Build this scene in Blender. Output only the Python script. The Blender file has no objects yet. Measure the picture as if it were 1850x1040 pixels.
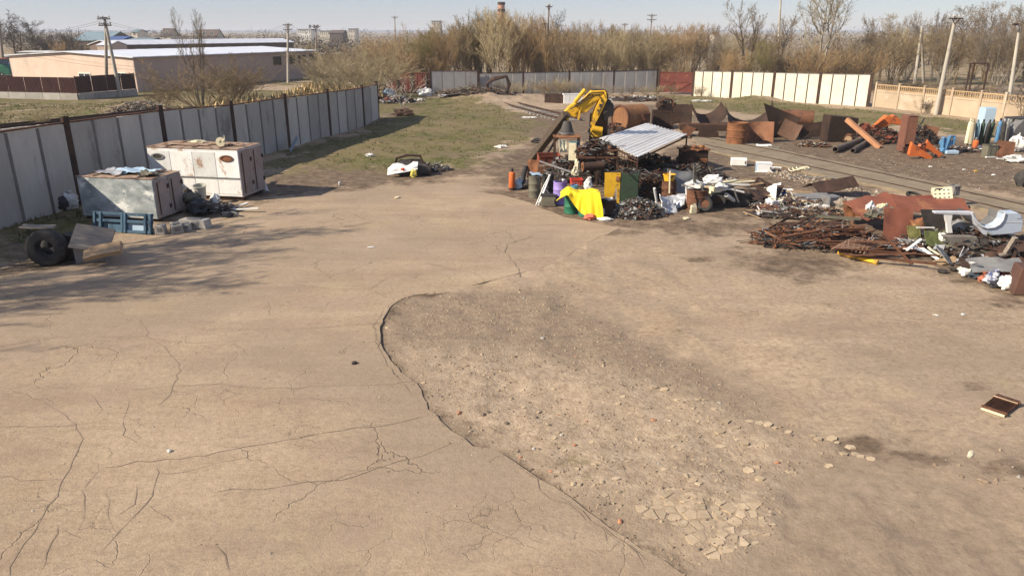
import bpy, bmesh, math, random
import numpy as np
from mathutils import Vector, Matrix, Euler, noise
R = math.radians
rnd = random.Random(7)
scene = bpy.context.scene
COL = scene.collection

# ------------------------------------------------------------------ camera, sky, sun, exposure
F, PITCH, CAMH = 1336.0, R(19.1), 7.0          # focal length in photograph pixels, tilt, height of the roof we stand on
cd = bpy.data.cameras.new('camera'); cam = bpy.data.objects.new('camera', cd); COL.objects.link(cam)
cam.location = (0, 0, CAMH); cam.rotation_euler = (R(90) - PITCH, 0, 0)
cd.sensor_width = 36; cd.lens = 36 * F / 1850; cd.clip_end = 9000; cd.clip_start = .1
scene.camera = cam
SUN_AZ, SUN_EL = R(22), R(34.5)                  # shadows run to +X and a little away from the camera
world = bpy.data.worlds.new('World'); scene.world = world; world.use_nodes = True
wn = world.node_tree.nodes; wl = world.node_tree.links
sky = wn.new('ShaderNodeTexSky'); sky.sky_type = 'NISHITA'; sky.sun_disc = False
sky.sun_elevation = SUN_EL; sky.sun_rotation = R(270) - SUN_AZ
sky.altitude = 100; sky.air_density = 1.0; sky.dust_density = 0; sky.ozone_density = 2.2
bg = wn['Background']; bg.inputs[1].default_value = .085
tint = wn.new('ShaderNodeMixRGB'); tint.inputs[0].default_value = .62; tint.inputs[2].default_value = (2.8, 3.15, 4.6, 1)      # thin high haze over the clear sky
wl.new(sky.outputs[0], tint.inputs[1]); wl.new(tint.outputs[0], bg.inputs[0])
sd = bpy.data.lights.new('sun', 'SUN'); sd.energy = 5.0; sd.angle = R(.55); sd.color = (1, .885, .72)
sun = bpy.data.objects.new('sun', sd); COL.objects.link(sun)
sdir = Vector((-math.cos(SUN_AZ) * math.cos(SUN_EL), -math.sin(SUN_AZ) * math.cos(SUN_EL), math.sin(SUN_EL)))
sun.rotation_euler = sdir.to_track_quat('Z', 'Y').to_euler(); sun.location = (-30, -10, 40)
vs = scene.view_settings
vs.view_transform = 'Standard'; vs.look = 'None'; vs.gamma = 1; vs.use_curve_mapping = False; vs.exposure = .66
scene.cycles.max_bounces = 5; scene.cycles.diffuse_bounces = 3; scene.cycles.volume_bounces = 0

# ------------------------------------------------------------------ surveying: where a spot of the photograph stands on the ground
CP, SP = math.cos(PITCH), math.sin(PITCH)
def P(x, y, z=0.0):
    u = (x - 925) / F; v = (y - 520) / F
    t = (z - CAMH) / (-SP - v * CP)
    return Vector((u * t, (CP - v * SP) * t, z))
def PY(x, y, Y):                                # the same at a known distance Y
    u = (x - 925) / F; v = (y - 520) / F
    t = Y / (CP - v * SP)
    return Vector((u * t, Y, CAMH + t * (-SP - v * CP)))
def px(p):                                      # metres one photograph pixel covers at p
    return (p[1] * CP + (CAMH - p[2]) * SP) / F
def hgt(x, yb, yt):
    return PY(x, yt, P(x, yb)[1])[2]

# ------------------------------------------------------------------ naming
def tag(o, label=None, cat=None, group=None, kind=None):
    if label: o['label'] = label
    if cat: o['category'] = cat
    if group: o['group'] = group
    if kind: o['kind'] = kind
    return o
def thing(name, label, cat, loc=(0, 0, 0), rz=0.0, group=None, rot=None):
    o = bpy.data.objects.new(name, None); COL.objects.link(o); o.empty_display_size = .2
    o.location = loc; o.rotation_euler = rot if rot else (0, 0, rz)
    return tag(o, label, cat, group)
def copy_tree(o, parent=None):
    c = o.copy(); COL.objects.link(c); c.parent = parent
    for ch in KIDS.get(o.name, []): copy_tree(ch, c)
    return c
KIDS = {}
def place(o, loc, rz=0.0, label=None, scale=None, rot=None):
    o.location = loc; o.rotation_euler = rot if rot else (0, 0, rz)
    if label: o['label'] = label
    if scale: o.scale = (scale,) * 3 if not hasattr(scale, '__len__') else scale
    return o

# ------------------------------------------------------------------ mesh builder
class MB:
    def __init__(s): s.v = []; s.f = []; s.mi = []; s.M = Matrix(); s.k = 0
    def at(s, loc=(0, 0, 0), rot=(0, 0, 0)):
        s.M = Matrix.Translation(loc) @ Euler(rot).to_matrix().to_4x4(); return s
    def add(s, vs, fs):
        n = len(s.v); M = s.M
        s.v += [tuple(M @ Vector(p)) for p in vs]
        s.f += [tuple(i + n for i in f) for f in fs]; s.mi += [s.k] * len(fs); return s
    def box(s, c, d, r=(0, 0, 0)):
        E_ = Euler(r).to_matrix(); c = Vector(c); hx, hy, hz = d[0] / 2, d[1] / 2, d[2] / 2
        vs = [c + E_ @ Vector((x, y, z)) for x in (-hx, hx) for y in (-hy, hy) for z in (-hz, hz)]
        return s.add(vs, [(0, 1, 3, 2), (4, 6, 7, 5), (0, 4, 5, 1), (2, 3, 7, 6), (0, 2, 6, 4), (1, 5, 7, 3)])
    def bar(s, p0, p1, w, h=None, roll=0):       # a square bar between two points
        p0, p1 = Vector(p0), Vector(p1); h = h or w; d = p1 - p0
        q = d.to_track_quat('Z', 'Y').to_matrix() @ Matrix.Rotation(roll, 3, 'Z')
        vs = [p + q @ Vector((x, y, 0)) for p in (p0, p1) for (x, y) in ((-w/2, -h/2), (w/2, -h/2), (w/2, h/2), (-w/2, h/2))]
        return s.add(vs, [(3, 2, 1, 0), (4, 5, 6, 7), (0, 1, 5, 4), (1, 2, 6, 5), (2, 3, 7, 6), (3, 0, 4, 7)])
    def angle(s, p0, p1, w, t=.012, roll=0):     # an L section
        p0, p1 = Vector(p0), Vector(p1)
        q = (p1 - p0).to_track_quat('Z', 'Y').to_matrix() @ Matrix.Rotation(roll, 3, 'Z')
        pr = [(0, 0), (w, 0), (w, t), (t, t), (t, w), (0, w)]
        vs = [p + q @ Vector((x, y, 0)) for p in (p0, p1) for (x, y) in pr]
        return s.add(vs, [(5, 4, 3, 2, 1, 0), (6, 7, 8, 9, 10, 11)] + [(i, (i + 1) % 6, (i + 1) % 6 + 6, i + 6) for i in range(6)])
    def tube(s, pts, r, n=8, r2=None, cap=True):
        pts = [Vector(p) for p in pts]; L = len(pts); vs = []; fs = []; up = None
        for i, p in enumerate(pts):
            d = (pts[min(i + 1, L - 1)] - pts[max(i - 1, 0)])
            if d.length < 1e-6: d = Vector((0, 0, 1))
            d.normalize()
            if up is None: up = d.orthogonal().normalized()
            up = (up - d * up.dot(d)); up = up.normalized() if up.length > 1e-5 else d.orthogonal().normalized()
            sd_ = d.cross(up); rr = r if r2 is None else r + (r2 - r) * i / (L - 1)
            if hasattr(r, '__len__'): rr = r[i]
            vs += [p + (up * math.cos(a) + sd_ * math.sin(a)) * rr for a in (2 * math.pi * j / n for j in range(n))]
        for i in range(L - 1):
            fs += [(i*n + j, i*n + (j+1) % n, (i+1)*n + (j+1) % n, (i+1)*n + j) for j in range(n)]
        if cap: fs += [tuple(range(n))[::-1], tuple(range((L-1)*n, L*n))]
        return s.add(vs, fs)
    def lathe(s, prof, n=20, axis=None, c=(0, 0, 0), arc=2 * math.pi, a0=0.0, wob=0):
        full = arc > 6.28; m = n if full else n + 1; vs = []; fs = []
        Mx = axis.to_track_quat('Z', 'Y').to_matrix() if axis else Matrix.Identity(3)
        for (r, z) in prof:
            for j in range(m):
                a = a0 + arc * j / n
                rr = r * (1 + wob * noise.noise(Vector((math.cos(a) * 2, math.sin(a) * 2, z * 2 + 9))))
                vs.append(Vector(c) + Mx @ Vector((rr * math.cos(a), rr * math.sin(a), z)))
        for i in range(len(prof) - 1):
            fs += [(i*m + j, i*m + (j+1) % m, (i+1)*m + (j+1) % m, (i+1)*m + j) for j in range(n)]
        return s.add(vs, fs)
    def prism(s, poly, z0, z1, top=None):        # polygon in XY raised from z0 to z1
        n = len(poly); top = top or poly
        vs = [(p[0], p[1], z0) for p in poly] + [(p[0], p[1], z1) for p in top]
        return s.add(vs, [tuple(range(n))[::-1], tuple(range(n, 2*n))] + [(i, (i+1) % n, (i+1) % n + n, i + n) for i in range(n)])
    def side(s, poly, y0, y1):                   # polygon in XZ pulled from y0 to y1
        n = len(poly)
        vs = [(p[0], y0, p[1]) for p in poly] + [(p[0], y1, p[1]) for p in poly]
        return s.add(vs, [tuple(range(n)), tuple(range(n, 2*n))[::-1]] + [(i, i + n, (i+1) % n + n, (i+1) % n) for i in range(n)])
    def grid(s, nx, ny, fn, t=0.0):              # fn(u,v)->point ; thickness t along -normal
        vs = [Vector(fn(i / nx, j / ny)) for j in range(ny + 1) for i in range(nx + 1)]
        fs = [(j*(nx+1)+i, j*(nx+1)+i+1, (j+1)*(nx+1)+i+1, (j+1)*(nx+1)+i) for j in range(ny) for i in range(nx)]
        if t:
            N = len(vs); nr = [Vector() for _ in vs]
            for f in fs:
                a, b, c_, d = (vs[i] for i in f); q = (c_ - a).cross(d - b)
                for i in f: nr[i] += q
            vs += [v - (n_.normalized() if n_.length else Vector((0, 0, 1))) * t for v, n_ in zip(vs, nr)]
            fs += [tuple(i + N for i in f[::-1]) for f in fs]
            W = nx + 1
            edge = [i for i in range(nx + 1)] + [j*W + nx for j in range(1, ny + 1)] + [ny*W + i for i in range(nx - 1, -1, -1)] + [j*W for j in range(ny - 1, 0, -1)]
            fs += [(edge[i], edge[i] + N, edge[(i+1) % len(edge)] + N, edge[(i+1) % len(edge)]) for i in range(len(edge))]
        return s.add(vs, fs)
    def blob(s, c, d, seed=0, amp=.25, fr=1.6, n=10, flat=None):
        vs = []; fs = []; m = n * 2; c = Vector(c)
        for i in range(n + 1):
            th = math.pi * i / n
            for j in range(m):
                a = 2 * math.pi * j / m
                v = Vector((math.sin(th) * math.cos(a), math.sin(th) * math.sin(a), math.cos(th)))
                k = 1 + amp * noise.noise(v * fr + Vector((seed * 7.3, seed * 3.1, 0))) + amp * .5 * noise.noise(v * fr * 2.7 + Vector((0, seed * 5.7, 3)))
                v = Vector((v.x * d[0] / 2 * k, v.y * d[1] / 2 * k, v.z * d[2] / 2 * k))
                if flat is not None and v.z < -flat: v.z = -flat
                vs.append(c + v)
        for i in range(n):
            fs += [(i*m + j, (i+1)*m + j, (i+1)*m + (j+1) % m, i*m + (j+1) % m) for j in range(m)]
        return s.add(vs, fs)
    def rock(s, c, d, seed):                     # an angular lump of 12 corners
        g = random.Random(seed); f = (1 + 5 ** .5) / 2
        raw = [(-1, f, 0), (1, f, 0), (-1, -f, 0), (1, -f, 0), (0, -1, f), (0, 1, f), (0, -1, -f), (0, 1, -f), (f, 0, -1), (f, 0, 1), (-f, 0, -1), (-f, 0, 1)]
        tri = [(0,11,5),(0,5,1),(0,1,7),(0,7,10),(0,10,11),(1,5,9),(5,11,4),(11,10,2),(10,7,6),(7,1,8),(3,9,4),(3,4,2),(3,2,6),(3,6,8),(3,8,9),(4,9,5),(2,4,11),(6,2,10),(8,6,7),(9,8,1)]
        rot = Euler((g.random() * 6, g.random() * 6, g.random() * 6)).to_matrix()
        vs = []
        for p in raw:
            v = rot @ (Vector(p).normalized() * g.uniform(.72, 1.15))
            vs.append((c[0] + v.x * d[0] / 2, c[1] + v.y * d[1] / 2, c[2] + v.z * d[2] / 2))
        return s.add(vs, tri)
    def obj(s, name, mats, parent=None, smooth=False, bev=0, loc=None, rot=None):
        me = bpy.data.meshes.new(name); me.from_pydata(s.v, [], s.f)
        for m_ in (mats if isinstance(mats, (list, tuple)) else [mats]): me.materials.append(m_)
        if any(s.mi): me.polygons.foreach_set('material_index', s.mi)
        bm = bmesh.new(); bm.from_mesh(me); bmesh.ops.recalc_face_normals(bm, faces=bm.faces); bm.to_mesh(me); bm.free()
        if smooth:
            me.shade_smooth(); me.set_sharp_from_angle(angle=R(38))
        o = bpy.data.objects.new(name, me); COL.objects.link(o)
        if parent: o.parent = parent; KIDS.setdefault(parent.name, []).append(o)
        if loc is not None: o.location = loc
        if rot is not None: o.rotation_euler = rot
        if bev:
            b = o.modifiers.new('edge', 'BEVEL'); b.width = bev; b.segments = 1; b.limit_method = 'ANGLE'
        return o
def solo(m, name, mats, label, cat, loc=(0, 0, 0), rz=0.0, group=None, smooth=False, bev=0, rot=None, kind=None):
    o = m.obj(name, mats, None, smooth, bev, loc, rot if rot else (0, 0, rz))
    return tag(o, label, cat, group, kind)
def share(o, parent=None, loc=None, rot=None, scale=None):   # another piece with the same mesh
    c = o.copy(); COL.objects.link(c)
    if parent: c.parent = parent; KIDS.setdefault(parent.name, []).append(c)
    if loc is not None: c.location = loc
    if rot is not None: c.rotation_euler = rot
    if scale is not None: c.scale = scale
    return c

# ------------------------------------------------------------------ materials
MATS = {}
def mat(name, c1, c2=None, c3=None, sc=2.5, rough=.85, metal=0.0, bump=.25, t3=.62, stretch=(1, 1, 1), fine=14.0, vary=.12, spec=.3, edge=.5):
    """weathered surface: two tones mixed by cloudy noise, a third in patches, value varying a little from object to object"""
    m = bpy.data.materials.new(name); m.use_nodes = True; nt = m.node_tree; N = nt.nodes; L = nt.links
    b = N['Principled BSDF']; b.inputs['Roughness'].default_value = rough; b.inputs['Metallic'].default_value = metal
    b.inputs['Specular IOR Level'].default_value = spec
    tc = N.new('ShaderNodeTexCoord'); oi = N.new('ShaderNodeObjectInfo')
    mp = N.new('ShaderNodeMapping'); mp.inputs['Scale'].default_value = stretch; L.new(tc.outputs['Object'], mp.inputs[0])
    ad = N.new('ShaderNodeVectorMath'); ad.operation = 'ADD'; L.new(mp.outputs[0], ad.inputs[0])
    ml = N.new('ShaderNodeMath'); ml.operation = 'MULTIPLY'; ml.inputs[1].default_value = 61; L.new(oi.outputs['Random'], ml.inputs[0])
    L.new(ml.outputs[0], ad.inputs[1])
    n1 = N.new('ShaderNodeTexNoise'); n1.inputs['Scale'].default_value = sc; n1.inputs['Detail'].default_value = 6; n1.inputs['Roughness'].default_value = .62
    L.new(ad.outputs[0], n1.inputs['Vector'])
    r1 = N.new('ShaderNodeValToRGB'); r1.color_ramp.elements[0].position = .5 - edge * .3; r1.color_ramp.elements[1].position = .5 + edge * .3
    c2 = c2 or tuple(x * .75 for x in c1)
    r1.color_ramp.elements[0].color = (*c1, 1); r1.color_ramp.elements[1].color = (*c2, 1); L.new(n1.outputs[0], r1.inputs[0])
    out = r1.outputs[0]
    n2 = N.new('ShaderNodeTexNoise'); n2.inputs['Scale'].default_value = sc * fine / 4; n2.inputs['Detail'].default_value = 5; n2.inputs['Roughness'].default_value = .7
    L.new(ad.outputs[0], n2.inputs['Vector'])
    if c3:
        n3 = N.new('ShaderNodeTexNoise'); n3.inputs['Scale'].default_value = sc * .8; n3.inputs['Detail'].default_value = 8; n3.inputs['Roughness'].default_value = .68
        a2 = N.new('ShaderNodeVectorMath'); a2.operation = 'ADD'; a2.inputs[1].default_value = (17, 5, 9); L.new(ad.outputs[0], a2.inputs[0]); L.new(a2.outputs[0], n3.inputs['Vector'])
        r3 = N.new('ShaderNodeValToRGB'); r3.color_ramp.elements[0].position = t3 - .04; r3.color_ramp.elements[1].position = t3 + .05; L.new(n3.outputs[0], r3.inputs[0])
        mx = N.new('ShaderNodeMixRGB'); L.new(r3.outputs[0], mx.inputs[0]); L.new(out, mx.inputs[1]); mx.inputs[2].default_value = (*c3, 1); out = mx.outputs[0]
    hv = N.new('ShaderNodeHueSaturation'); L.new(out, hv.inputs['Color'])
    mr = N.new('ShaderNodeMapRange'); mr.inputs[3].default_value = 1 - vary; mr.inputs[4].default_value = 1 + vary; L.new(oi.outputs['Random'], mr.inputs[0])
    mr2 = N.new('ShaderNodeMapRange'); mr2.inputs[3].default_value = .86; mr2.inputs[4].default_value = 1.12; L.new(n2.outputs[0], mr2.inputs[0])
    mm = N.new('ShaderNodeMath'); mm.operation = 'MULTIPLY'; L.new(mr.outputs[0], mm.inputs[0]); L.new(mr2.outputs[0], mm.inputs[1])
    L.new(mm.outputs[0], hv.inputs['Value']); L.new(hv.outputs[0], b.inputs['Base Color'])
    if bump:
        bp = N.new('ShaderNodeBump'); bp.inputs['Strength'].default_value = bump; bp.inputs['Distance'].default_value = .02
        L.new(n2.outputs[0], bp.inputs['Height']); L.new(bp.outputs[0], b.inputs['Normal'])
    MATS[name] = m
    return m
RUST = mat('rust', (.085, .040, .025), (.155, .068, .036), (.05, .028, .02), sc=1.8, rough=.9)
RUSTD = mat('dark_rust', (.036, .022, .017), (.075, .040, .026), (.022, .016, .014), sc=1.6, rough=.85)
RUSTO = mat('orange_rust', (.27, .115, .05), (.14, .06, .03), (.36, .20, .09), sc=2.2, rough=.92)
RUSTR = mat('red_primer', (.235, .062, .034), (.17, .05, .03), (.11, .05, .034), sc=1.2, rough=.85, t3=.64)
WHITE = mat('white_paint', (.72, .71, .67), (.62, .61, .56), (.30, .15, .08), sc=1.4, rough=.55, t3=.68)
PLAST = mat('white_plastic', (.74, .74, .72), (.66, .65, .62), sc=2, rough=.45, bump=.05)
CREAM = mat('cream_paint', (.68, .62, .43), (.56, .50, .34), (.33, .2, .1), sc=2, rough=.6, t3=.68)
GREY = mat('grey_steel', (.24, .235, .225), (.17, .165, .16), (.13, .09, .07), sc=2, rough=.55, metal=.3)
SILVER = mat('bright_sheet', (.50, .51, .52), (.40, .41, .42), (.3, .29, .27), sc=2, rough=.42, metal=.5)
BLACK = mat('black_rubber', (.022, .021, .02), (.05, .046, .042), (.12, .10, .08), sc=3, rough=.85, t3=.64)
DARK = mat('oily_dark', (.028, .025, .023), (.06, .05, .045), (.11, .07, .045), sc=3, rough=.7)
YEL = mat('yellow_paint', (.72, .42, .022), (.56, .31, .02), (.13, .075, .04), sc=2.2, rough=.6, t3=.6)
YTARP = mat('yellow_tarp', (.80, .58, .012), (.70, .50, .012), sc=2, rough=.6, bump=.1)
ORANGE = mat('orange_paint', (.60, .15, .035), (.48, .115, .03), (.17, .06, .035), sc=2.4, rough=.65, t3=.57)
BLUE = mat('blue_paint', (.10, .25, .44), (.08, .20, .35), (.15, .11, .08), sc=2.4, rough=.6, t3=.60)
LBLUE = mat('pale_blue_paint', (.40, .52, .62), (.34, .46, .57), (.33, .27, .22), sc=1.5, rough=.4, t3=.7)
PURPLE = mat('violet_plastic', (.34, .26, .60), (.28, .21, .50), sc=2, rough=.5, bump=.05)
GREEN = mat('green_paint', (.025, .16, .09), (.02, .11, .065), (.12, .08, .05), sc=2, rough=.55, t3=.68)
DGREEN = mat('dark_green_paint', (.035, .06, .035), (.028, .045, .028), (.10, .06, .04), sc=2, rough=.6, t3=.66)
OLIVE = mat('olive_paint', (.15, .14, .10), (.11, .10, .075), (.13, .08, .05), sc=2, rough=.7, t3=.64)
REDP = mat('red_plastic', (.55, .06, .03), (.45, .05, .03), sc=2, rough=.5, bump=.05)
WOOD = mat('old_wood', (.42, .29, .17), (.30, .20, .115), (.52, .40, .26), sc=2, rough=.9, stretch=(1, 7, 7))
WOODG = mat('grey_wood', (.28, .235, .19), (.20, .165, .13), (.35, .29, .22), sc=2, rough=.92, stretch=(1, 7, 7))
CONC = mat('concrete', (.40, .375, .33), (.32, .295, .26), (.25, .22, .19), sc=1.6, rough=.95, t3=.62)
POLEC = mat('pole_concrete', (.45, .41, .34), (.37, .335, .28), (.30, .26, .2), sc=.9, rough=.95)
STONE = mat('limestone', (.43, .335, .225), (.34, .26, .17), (.50, .41, .29), sc=5, rough=.95, vary=.2)
SACK = mat('white_sack', (.66, .65, .62), (.55, .54, .5), (.35, .3, .24), sc=4, rough=.8, t3=.66)
BSACK = mat('black_sack', (.02, .02, .024), (.035, .035, .04), sc=4, rough=.4, bump=.4)
GLASS = mat('dark_glass', (.02, .025, .03), (.035, .04, .045), sc=1, rough=.08, bump=0, spec=.6)
# ------------------------------------------------------------------ ground
def wallpt(A, B, x, y):                         # where the sight line through (x,y) meets the upright plane over A-B
    u = (x - 925) / F; v = (y - 520) / F
    d = Vector((u, CP - v * SP, -SP - v * CP)); o = Vector((0, 0, CAMH))
    n = Vector((B[1] - A[1], A[0] - B[0], 0)); t = (Vector((A[0], A[1], 0)) - o).dot(n) / d.dot(n)
    return o + d * t
def pxpoly(pts): return np.array([P(*p)[:2] for p in pts])
def seg_dist(X, Y, pl, closed=False):
    d = np.full(X.shape, 1e9); n = len(pl)
    for i in range(n if closed else n - 1):
        a = pl[i]; b = pl[(i + 1) % n]; e = b - a; l2 = max((e * e).sum(), 1e-9)
        t = np.clip(((X - a[0]) * e[0] + (Y - a[1]) * e[1]) / l2, 0, 1)
        d = np.minimum(d, np.hypot(X - a[0] - t * e[0], Y - a[1] - t * e[1]))
    return d
def inside(X, Y, pl):
    r = np.zeros(X.shape, bool); n = len(pl); j = n - 1
    for i in range(n):
        c = ((pl[i][1] > Y) != (pl[j][1] > Y)) & (X < (pl[j][0] - pl[i][0]) * (Y - pl[i][1]) / (pl[j][1] - pl[i][1] + 1e-12) + pl[i][0])
        r ^= c; j = i
    return r
def sdist(X, Y, pl): return np.where(inside(X, Y, pl), 1, -1) * seg_dist(X, Y, pl, True)
def vnoise(X, Y, s, seed):
    g = np.random.RandomState(seed).rand(64, 64); x = X * s; y = Y * s
    xi = np.floor(x).astype(int); yi = np.floor(y).astype(int); fx = x - xi; fy = y - yi
    fx = fx * fx * (3 - 2 * fx); fy = fy * fy * (3 - 2 * fy)
    G = lambda a, b: g[a % 64, b % 64]
    return (G(xi, yi) * (1 - fx) + G(xi + 1, yi) * fx) * (1 - fy) + (G(xi, yi + 1) * (1 - fx) + G(xi + 1, yi + 1) * fx) * fy - .5

EDGE_PX = [(800, 529), (745, 533), (712, 546), (693, 570), (687, 596), (692, 622), (705, 650), (727, 672), (752, 692), (766, 716), (778, 738), (802, 759), (818, 776), (836, 792), (858, 803), (884, 811), (905, 819), (930, 833), (952, 851), (976, 867), (1004, 883), (1034, 900), (1062, 922), (1084, 937), (1105, 953), (1130, 970), (1160, 990), (1195, 1012), (1240, 1042)]
def jag(pts, amp, step, seed):                   # ragged line through surveyed points
    g = random.Random(seed); w = [P(*p) for p in pts]; out = []
    for a, b in zip(w, w[1:]):
        n = max(1, int((b - a).length / step)); nr = Vector((a.y - b.y, b.x - a.x, 0)).normalized()
        out += [a + (b - a) * (i / n) + nr * g.gauss(0, amp) for i in range(n)]
    return out + [w[-1]]
edge_w = jag(EDGE_PX, .03, .24, 3)
far_px = [(985, 480), (1060, 440), (1120, 412), (1020, 392), (955, 366), (905, 352), (840, 344), (760, 338), (650, 346), (560, 352), (480, 368), (380, 396), (300, 420), (215, 440), (120, 482), (40, 500), (-60, 520), (-260, 640)]
far_w = jag(far_px, .05, .5, 5)
slab_poly = [Vector((p.x, p.y, 0)) for p in edge_w[::-1]] + [Vector((p.x, p.y, 0)) for p in far_w] + [Vector((-16, 6, 0)), Vector((-14, 3.5, 0)), Vector((3.4, 3.5, 0)), Vector((3.2, 8.2, 0))]
slab_np = np.array([p[:2] for p in slab_poly]); edge_np = np.array([p[:2] for p in edge_w])

def axis_lines(segs):
    out = []
    for a, b, s in segs: out += list(np.arange(a, b, s))
    return np.array(out + [segs[-1][1]])
def geo(a, b, s, k):
    o = [a]
    while o[-1] < b: o.append(o[-1] + s); s *= k
    return o
gx = np.array([-v for v in geo(34, 6000, 2, 1.3)][::-1] + list(np.arange(-33.5, 50, .5)) + geo(50, 6000, 1.5, 1.3))
gx = np.unique(np.concatenate([gx, np.arange(-6, 9, .16)]))
gy = np.array([-v for v in geo(3, 3000, 3, 1.4)][::-1] + list(np.arange(-2, 8, 1.)) + list(np.arange(8, 24, .16)) + list(np.arange(24, 50, .3)) + list(np.arange(50, 101, .5)) + geo(101.5, 7000, 2, 1.25))
GX, GY = np.meshgrid(gx, gy)
sds = sdist(GX, GY, slab_np); de = seg_dist(GX, GY, edge_np)
out_edge = sds < .02
GZ = np.zeros_like(GX)
GZ -= np.where(GY < 26, (.018 * np.exp(-np.maximum(de, 0) / 1.1) + .012 * np.exp(-de / 3.2)) * (1 + 1.5 * vnoise(GX, GY, .6, 14)) * (1 + 1.1 * np.exp(-((GY - 12.2) / 1.9) ** 2)) * np.clip((20.0 - GY) / 2.2, 0, 1), 0)
away = np.clip((-sds - .3) / 1.5, 0, 1)
GZ += away * (vnoise(GX, GY, .45, 1) * .09 + vnoise(GX, GY, 1.7, 2) * .035) * np.clip(1.25 - GY / 300, 0, 1)
GZ += np.where((sds < 0) & (de < 7), vnoise(GX, GY, 3.1, 3) * .05 + vnoise(GX, GY, 1.3, 8) * .06, 0) * np.clip(de / .5, 0, 1)
GZ = np.where(sds > .35, -.16, GZ)
def mound(x, y, wpx, hm, asp=.5):
    global GZ
    c = P(x, y); w = wpx * px(c) / 2
    GZ = GZ + hm * np.exp(-(((GX - c.x) / w) ** 2 + ((GY - c.y) / (w * asp * 2)) ** 2)) * (1 + .5 * vnoise(GX, GY, .9, 4) + .3 * vnoise(GX, GY, 2.1, 6))
for a in [(880, 184, 130, .75), (830, 180, 80, .4), (960, 180, 90, .5), (1370, 183, 90, .55), (245, 200, 90, .8), (850, 292, 90, .16), (905, 288, 60, .2), (560, 300, 60, .12), (1690, 225, 120, .35), (1600, 210, 90, .2)]: mound(*a)
GZ += np.clip((GY - 250) / 900, 0, 8) * 1.2 * (.6 + .7 * vnoise(GX, GY, .0035, 11))
# where grass, dark oily soil and pale rubble lie
def zone(polys, soft=1.2):
    m = np.zeros_like(GX)
    for p in polys: m = np.maximum(m, np.clip(.5 + sdist(GX, GY, pxpoly(p)) / (2 * soft), 0, 1))
    return m
grass = zone([[(488, 318), (492, 290), (522, 270), (597, 249), (658, 232), (690, 215), (770, 178), (880, 188), (960, 212), (955, 250), (900, 272), (830, 300), (700, 312), (600, 306)],
              [(1180, 172), (1300, 176), (1570, 200), (1690, 215), (1850, 234), (1900, 250), (1800, 246), (1700, 238), (1640, 226), (1500, 226), (1340, 205), (1180, 190)],
              [(640, 170), (770, 160), (770, 180), (700, 210), (660, 230)],
              [(-30, 402), (140, 373), (165, 420), (60, 440), (-30, 500)]], 2.2)
field = ((GX < -14 - (60 - GY) * .22) & (GY < 97)) * 1.0 * (GX < -13)
rail_np = pxpoly([(-80, 249), (318, 206)])
rail_side = np.clip(1 - seg_dist(GX, GY, rail_np) / 2.4, 0, 1)
grass = np.maximum(grass, np.where(GY > 104, np.where(GY > 128, .5, .62), 0)); grass = np.maximum(grass, field * (.78 - .9 * rail_side))
soil = zone([[(1060, 300), (1250, 262), (1290, 262), (1500, 322), (1640, 360), (1560, 420), (1420, 400), (1300, 392), (1120, 398), (1000, 372), (950, 340)],
             [(1230, 205), (1500, 232), (1640, 240), (1850, 262), (1850, 352), (1640, 322), (1460, 292), (1290, 250)],
             [(850, 208), (960, 205), (1090, 190), (1230, 190), (1200, 250), (960, 258), (930, 240)],
             [(1390, 400), (1640, 470), (1850, 545), (1850, 400), (1600, 380)],
             [(470, 318), (560, 300), (700, 304), (790, 300), (860, 306), (800, 326), (700, 334), (600, 346), (480, 356)], [(880, 296), (960, 262), (1010, 262), (960, 345), (900, 335)], [(860, 345), (980, 350), (1100, 400), (1300, 398), (1380, 410), (1250, 420), (1050, 412), (940, 372)], [(1340, 462), (1420, 446), (1530, 470), (1440, 505), (1410, 490)], [(690, 200), (760, 176), (775, 190), (720, 225), (690, 228)], [(300, 402), (440, 372), (470, 390), (330, 425)],
             [(0, 395), (140, 372), (180, 420), (180, 470), (0, 500)]], 1.9)
soil = np.maximum(soil, rail_side * field)
spots = [(1755, 698, 40, 12), (1830, 850, 70, 22), (1560, 800, 60, 20), (1450, 490, 60, 10), (1270, 470, 40, 8), (840, 353, 50, 6), (130, 1005, 90, 30), (1640, 830, 90, 22)]
for (x, y, wx, wy) in spots:
    c = P(x, y); k = px(c); ky = abs(P(x, y + wy)[1] - c.y)
    soil = np.maximum(soil, np.clip(1.1 - .9 * np.hypot((GX - c.x) / (wx * k), (GY - c.y) / ky), 0, .56))
soil = np.maximum(soil, np.where((sds < .1) & (GY < 26), .62 * np.exp(-de / .3), 0))
rub = np.where(sds < .1, 1, 0) * zone([[(690, 540), (760, 528), (1000, 520), (1120, 590), (1240, 660), (1420, 760), (1500, 810), (1420, 900), (1400, 1000), (1290, 1040), (1240, 1040), (1000, 885), (880, 812), (760, 710), (690, 620)]], .8)
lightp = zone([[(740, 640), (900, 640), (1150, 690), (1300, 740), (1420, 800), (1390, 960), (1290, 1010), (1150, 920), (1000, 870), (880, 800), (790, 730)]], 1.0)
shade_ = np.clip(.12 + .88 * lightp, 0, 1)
dull = zone([[(1400, 830), (1560, 770), (1700, 800), (1900, 800), (1900, 1100), (1280, 1060), (1330, 1000), (1400, 960)], [(1060, 560), (1130, 590), (1250, 655), (1420, 750), (1500, 800), (1400, 790), (1200, 690), (1080, 610)]], 1.2)
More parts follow.
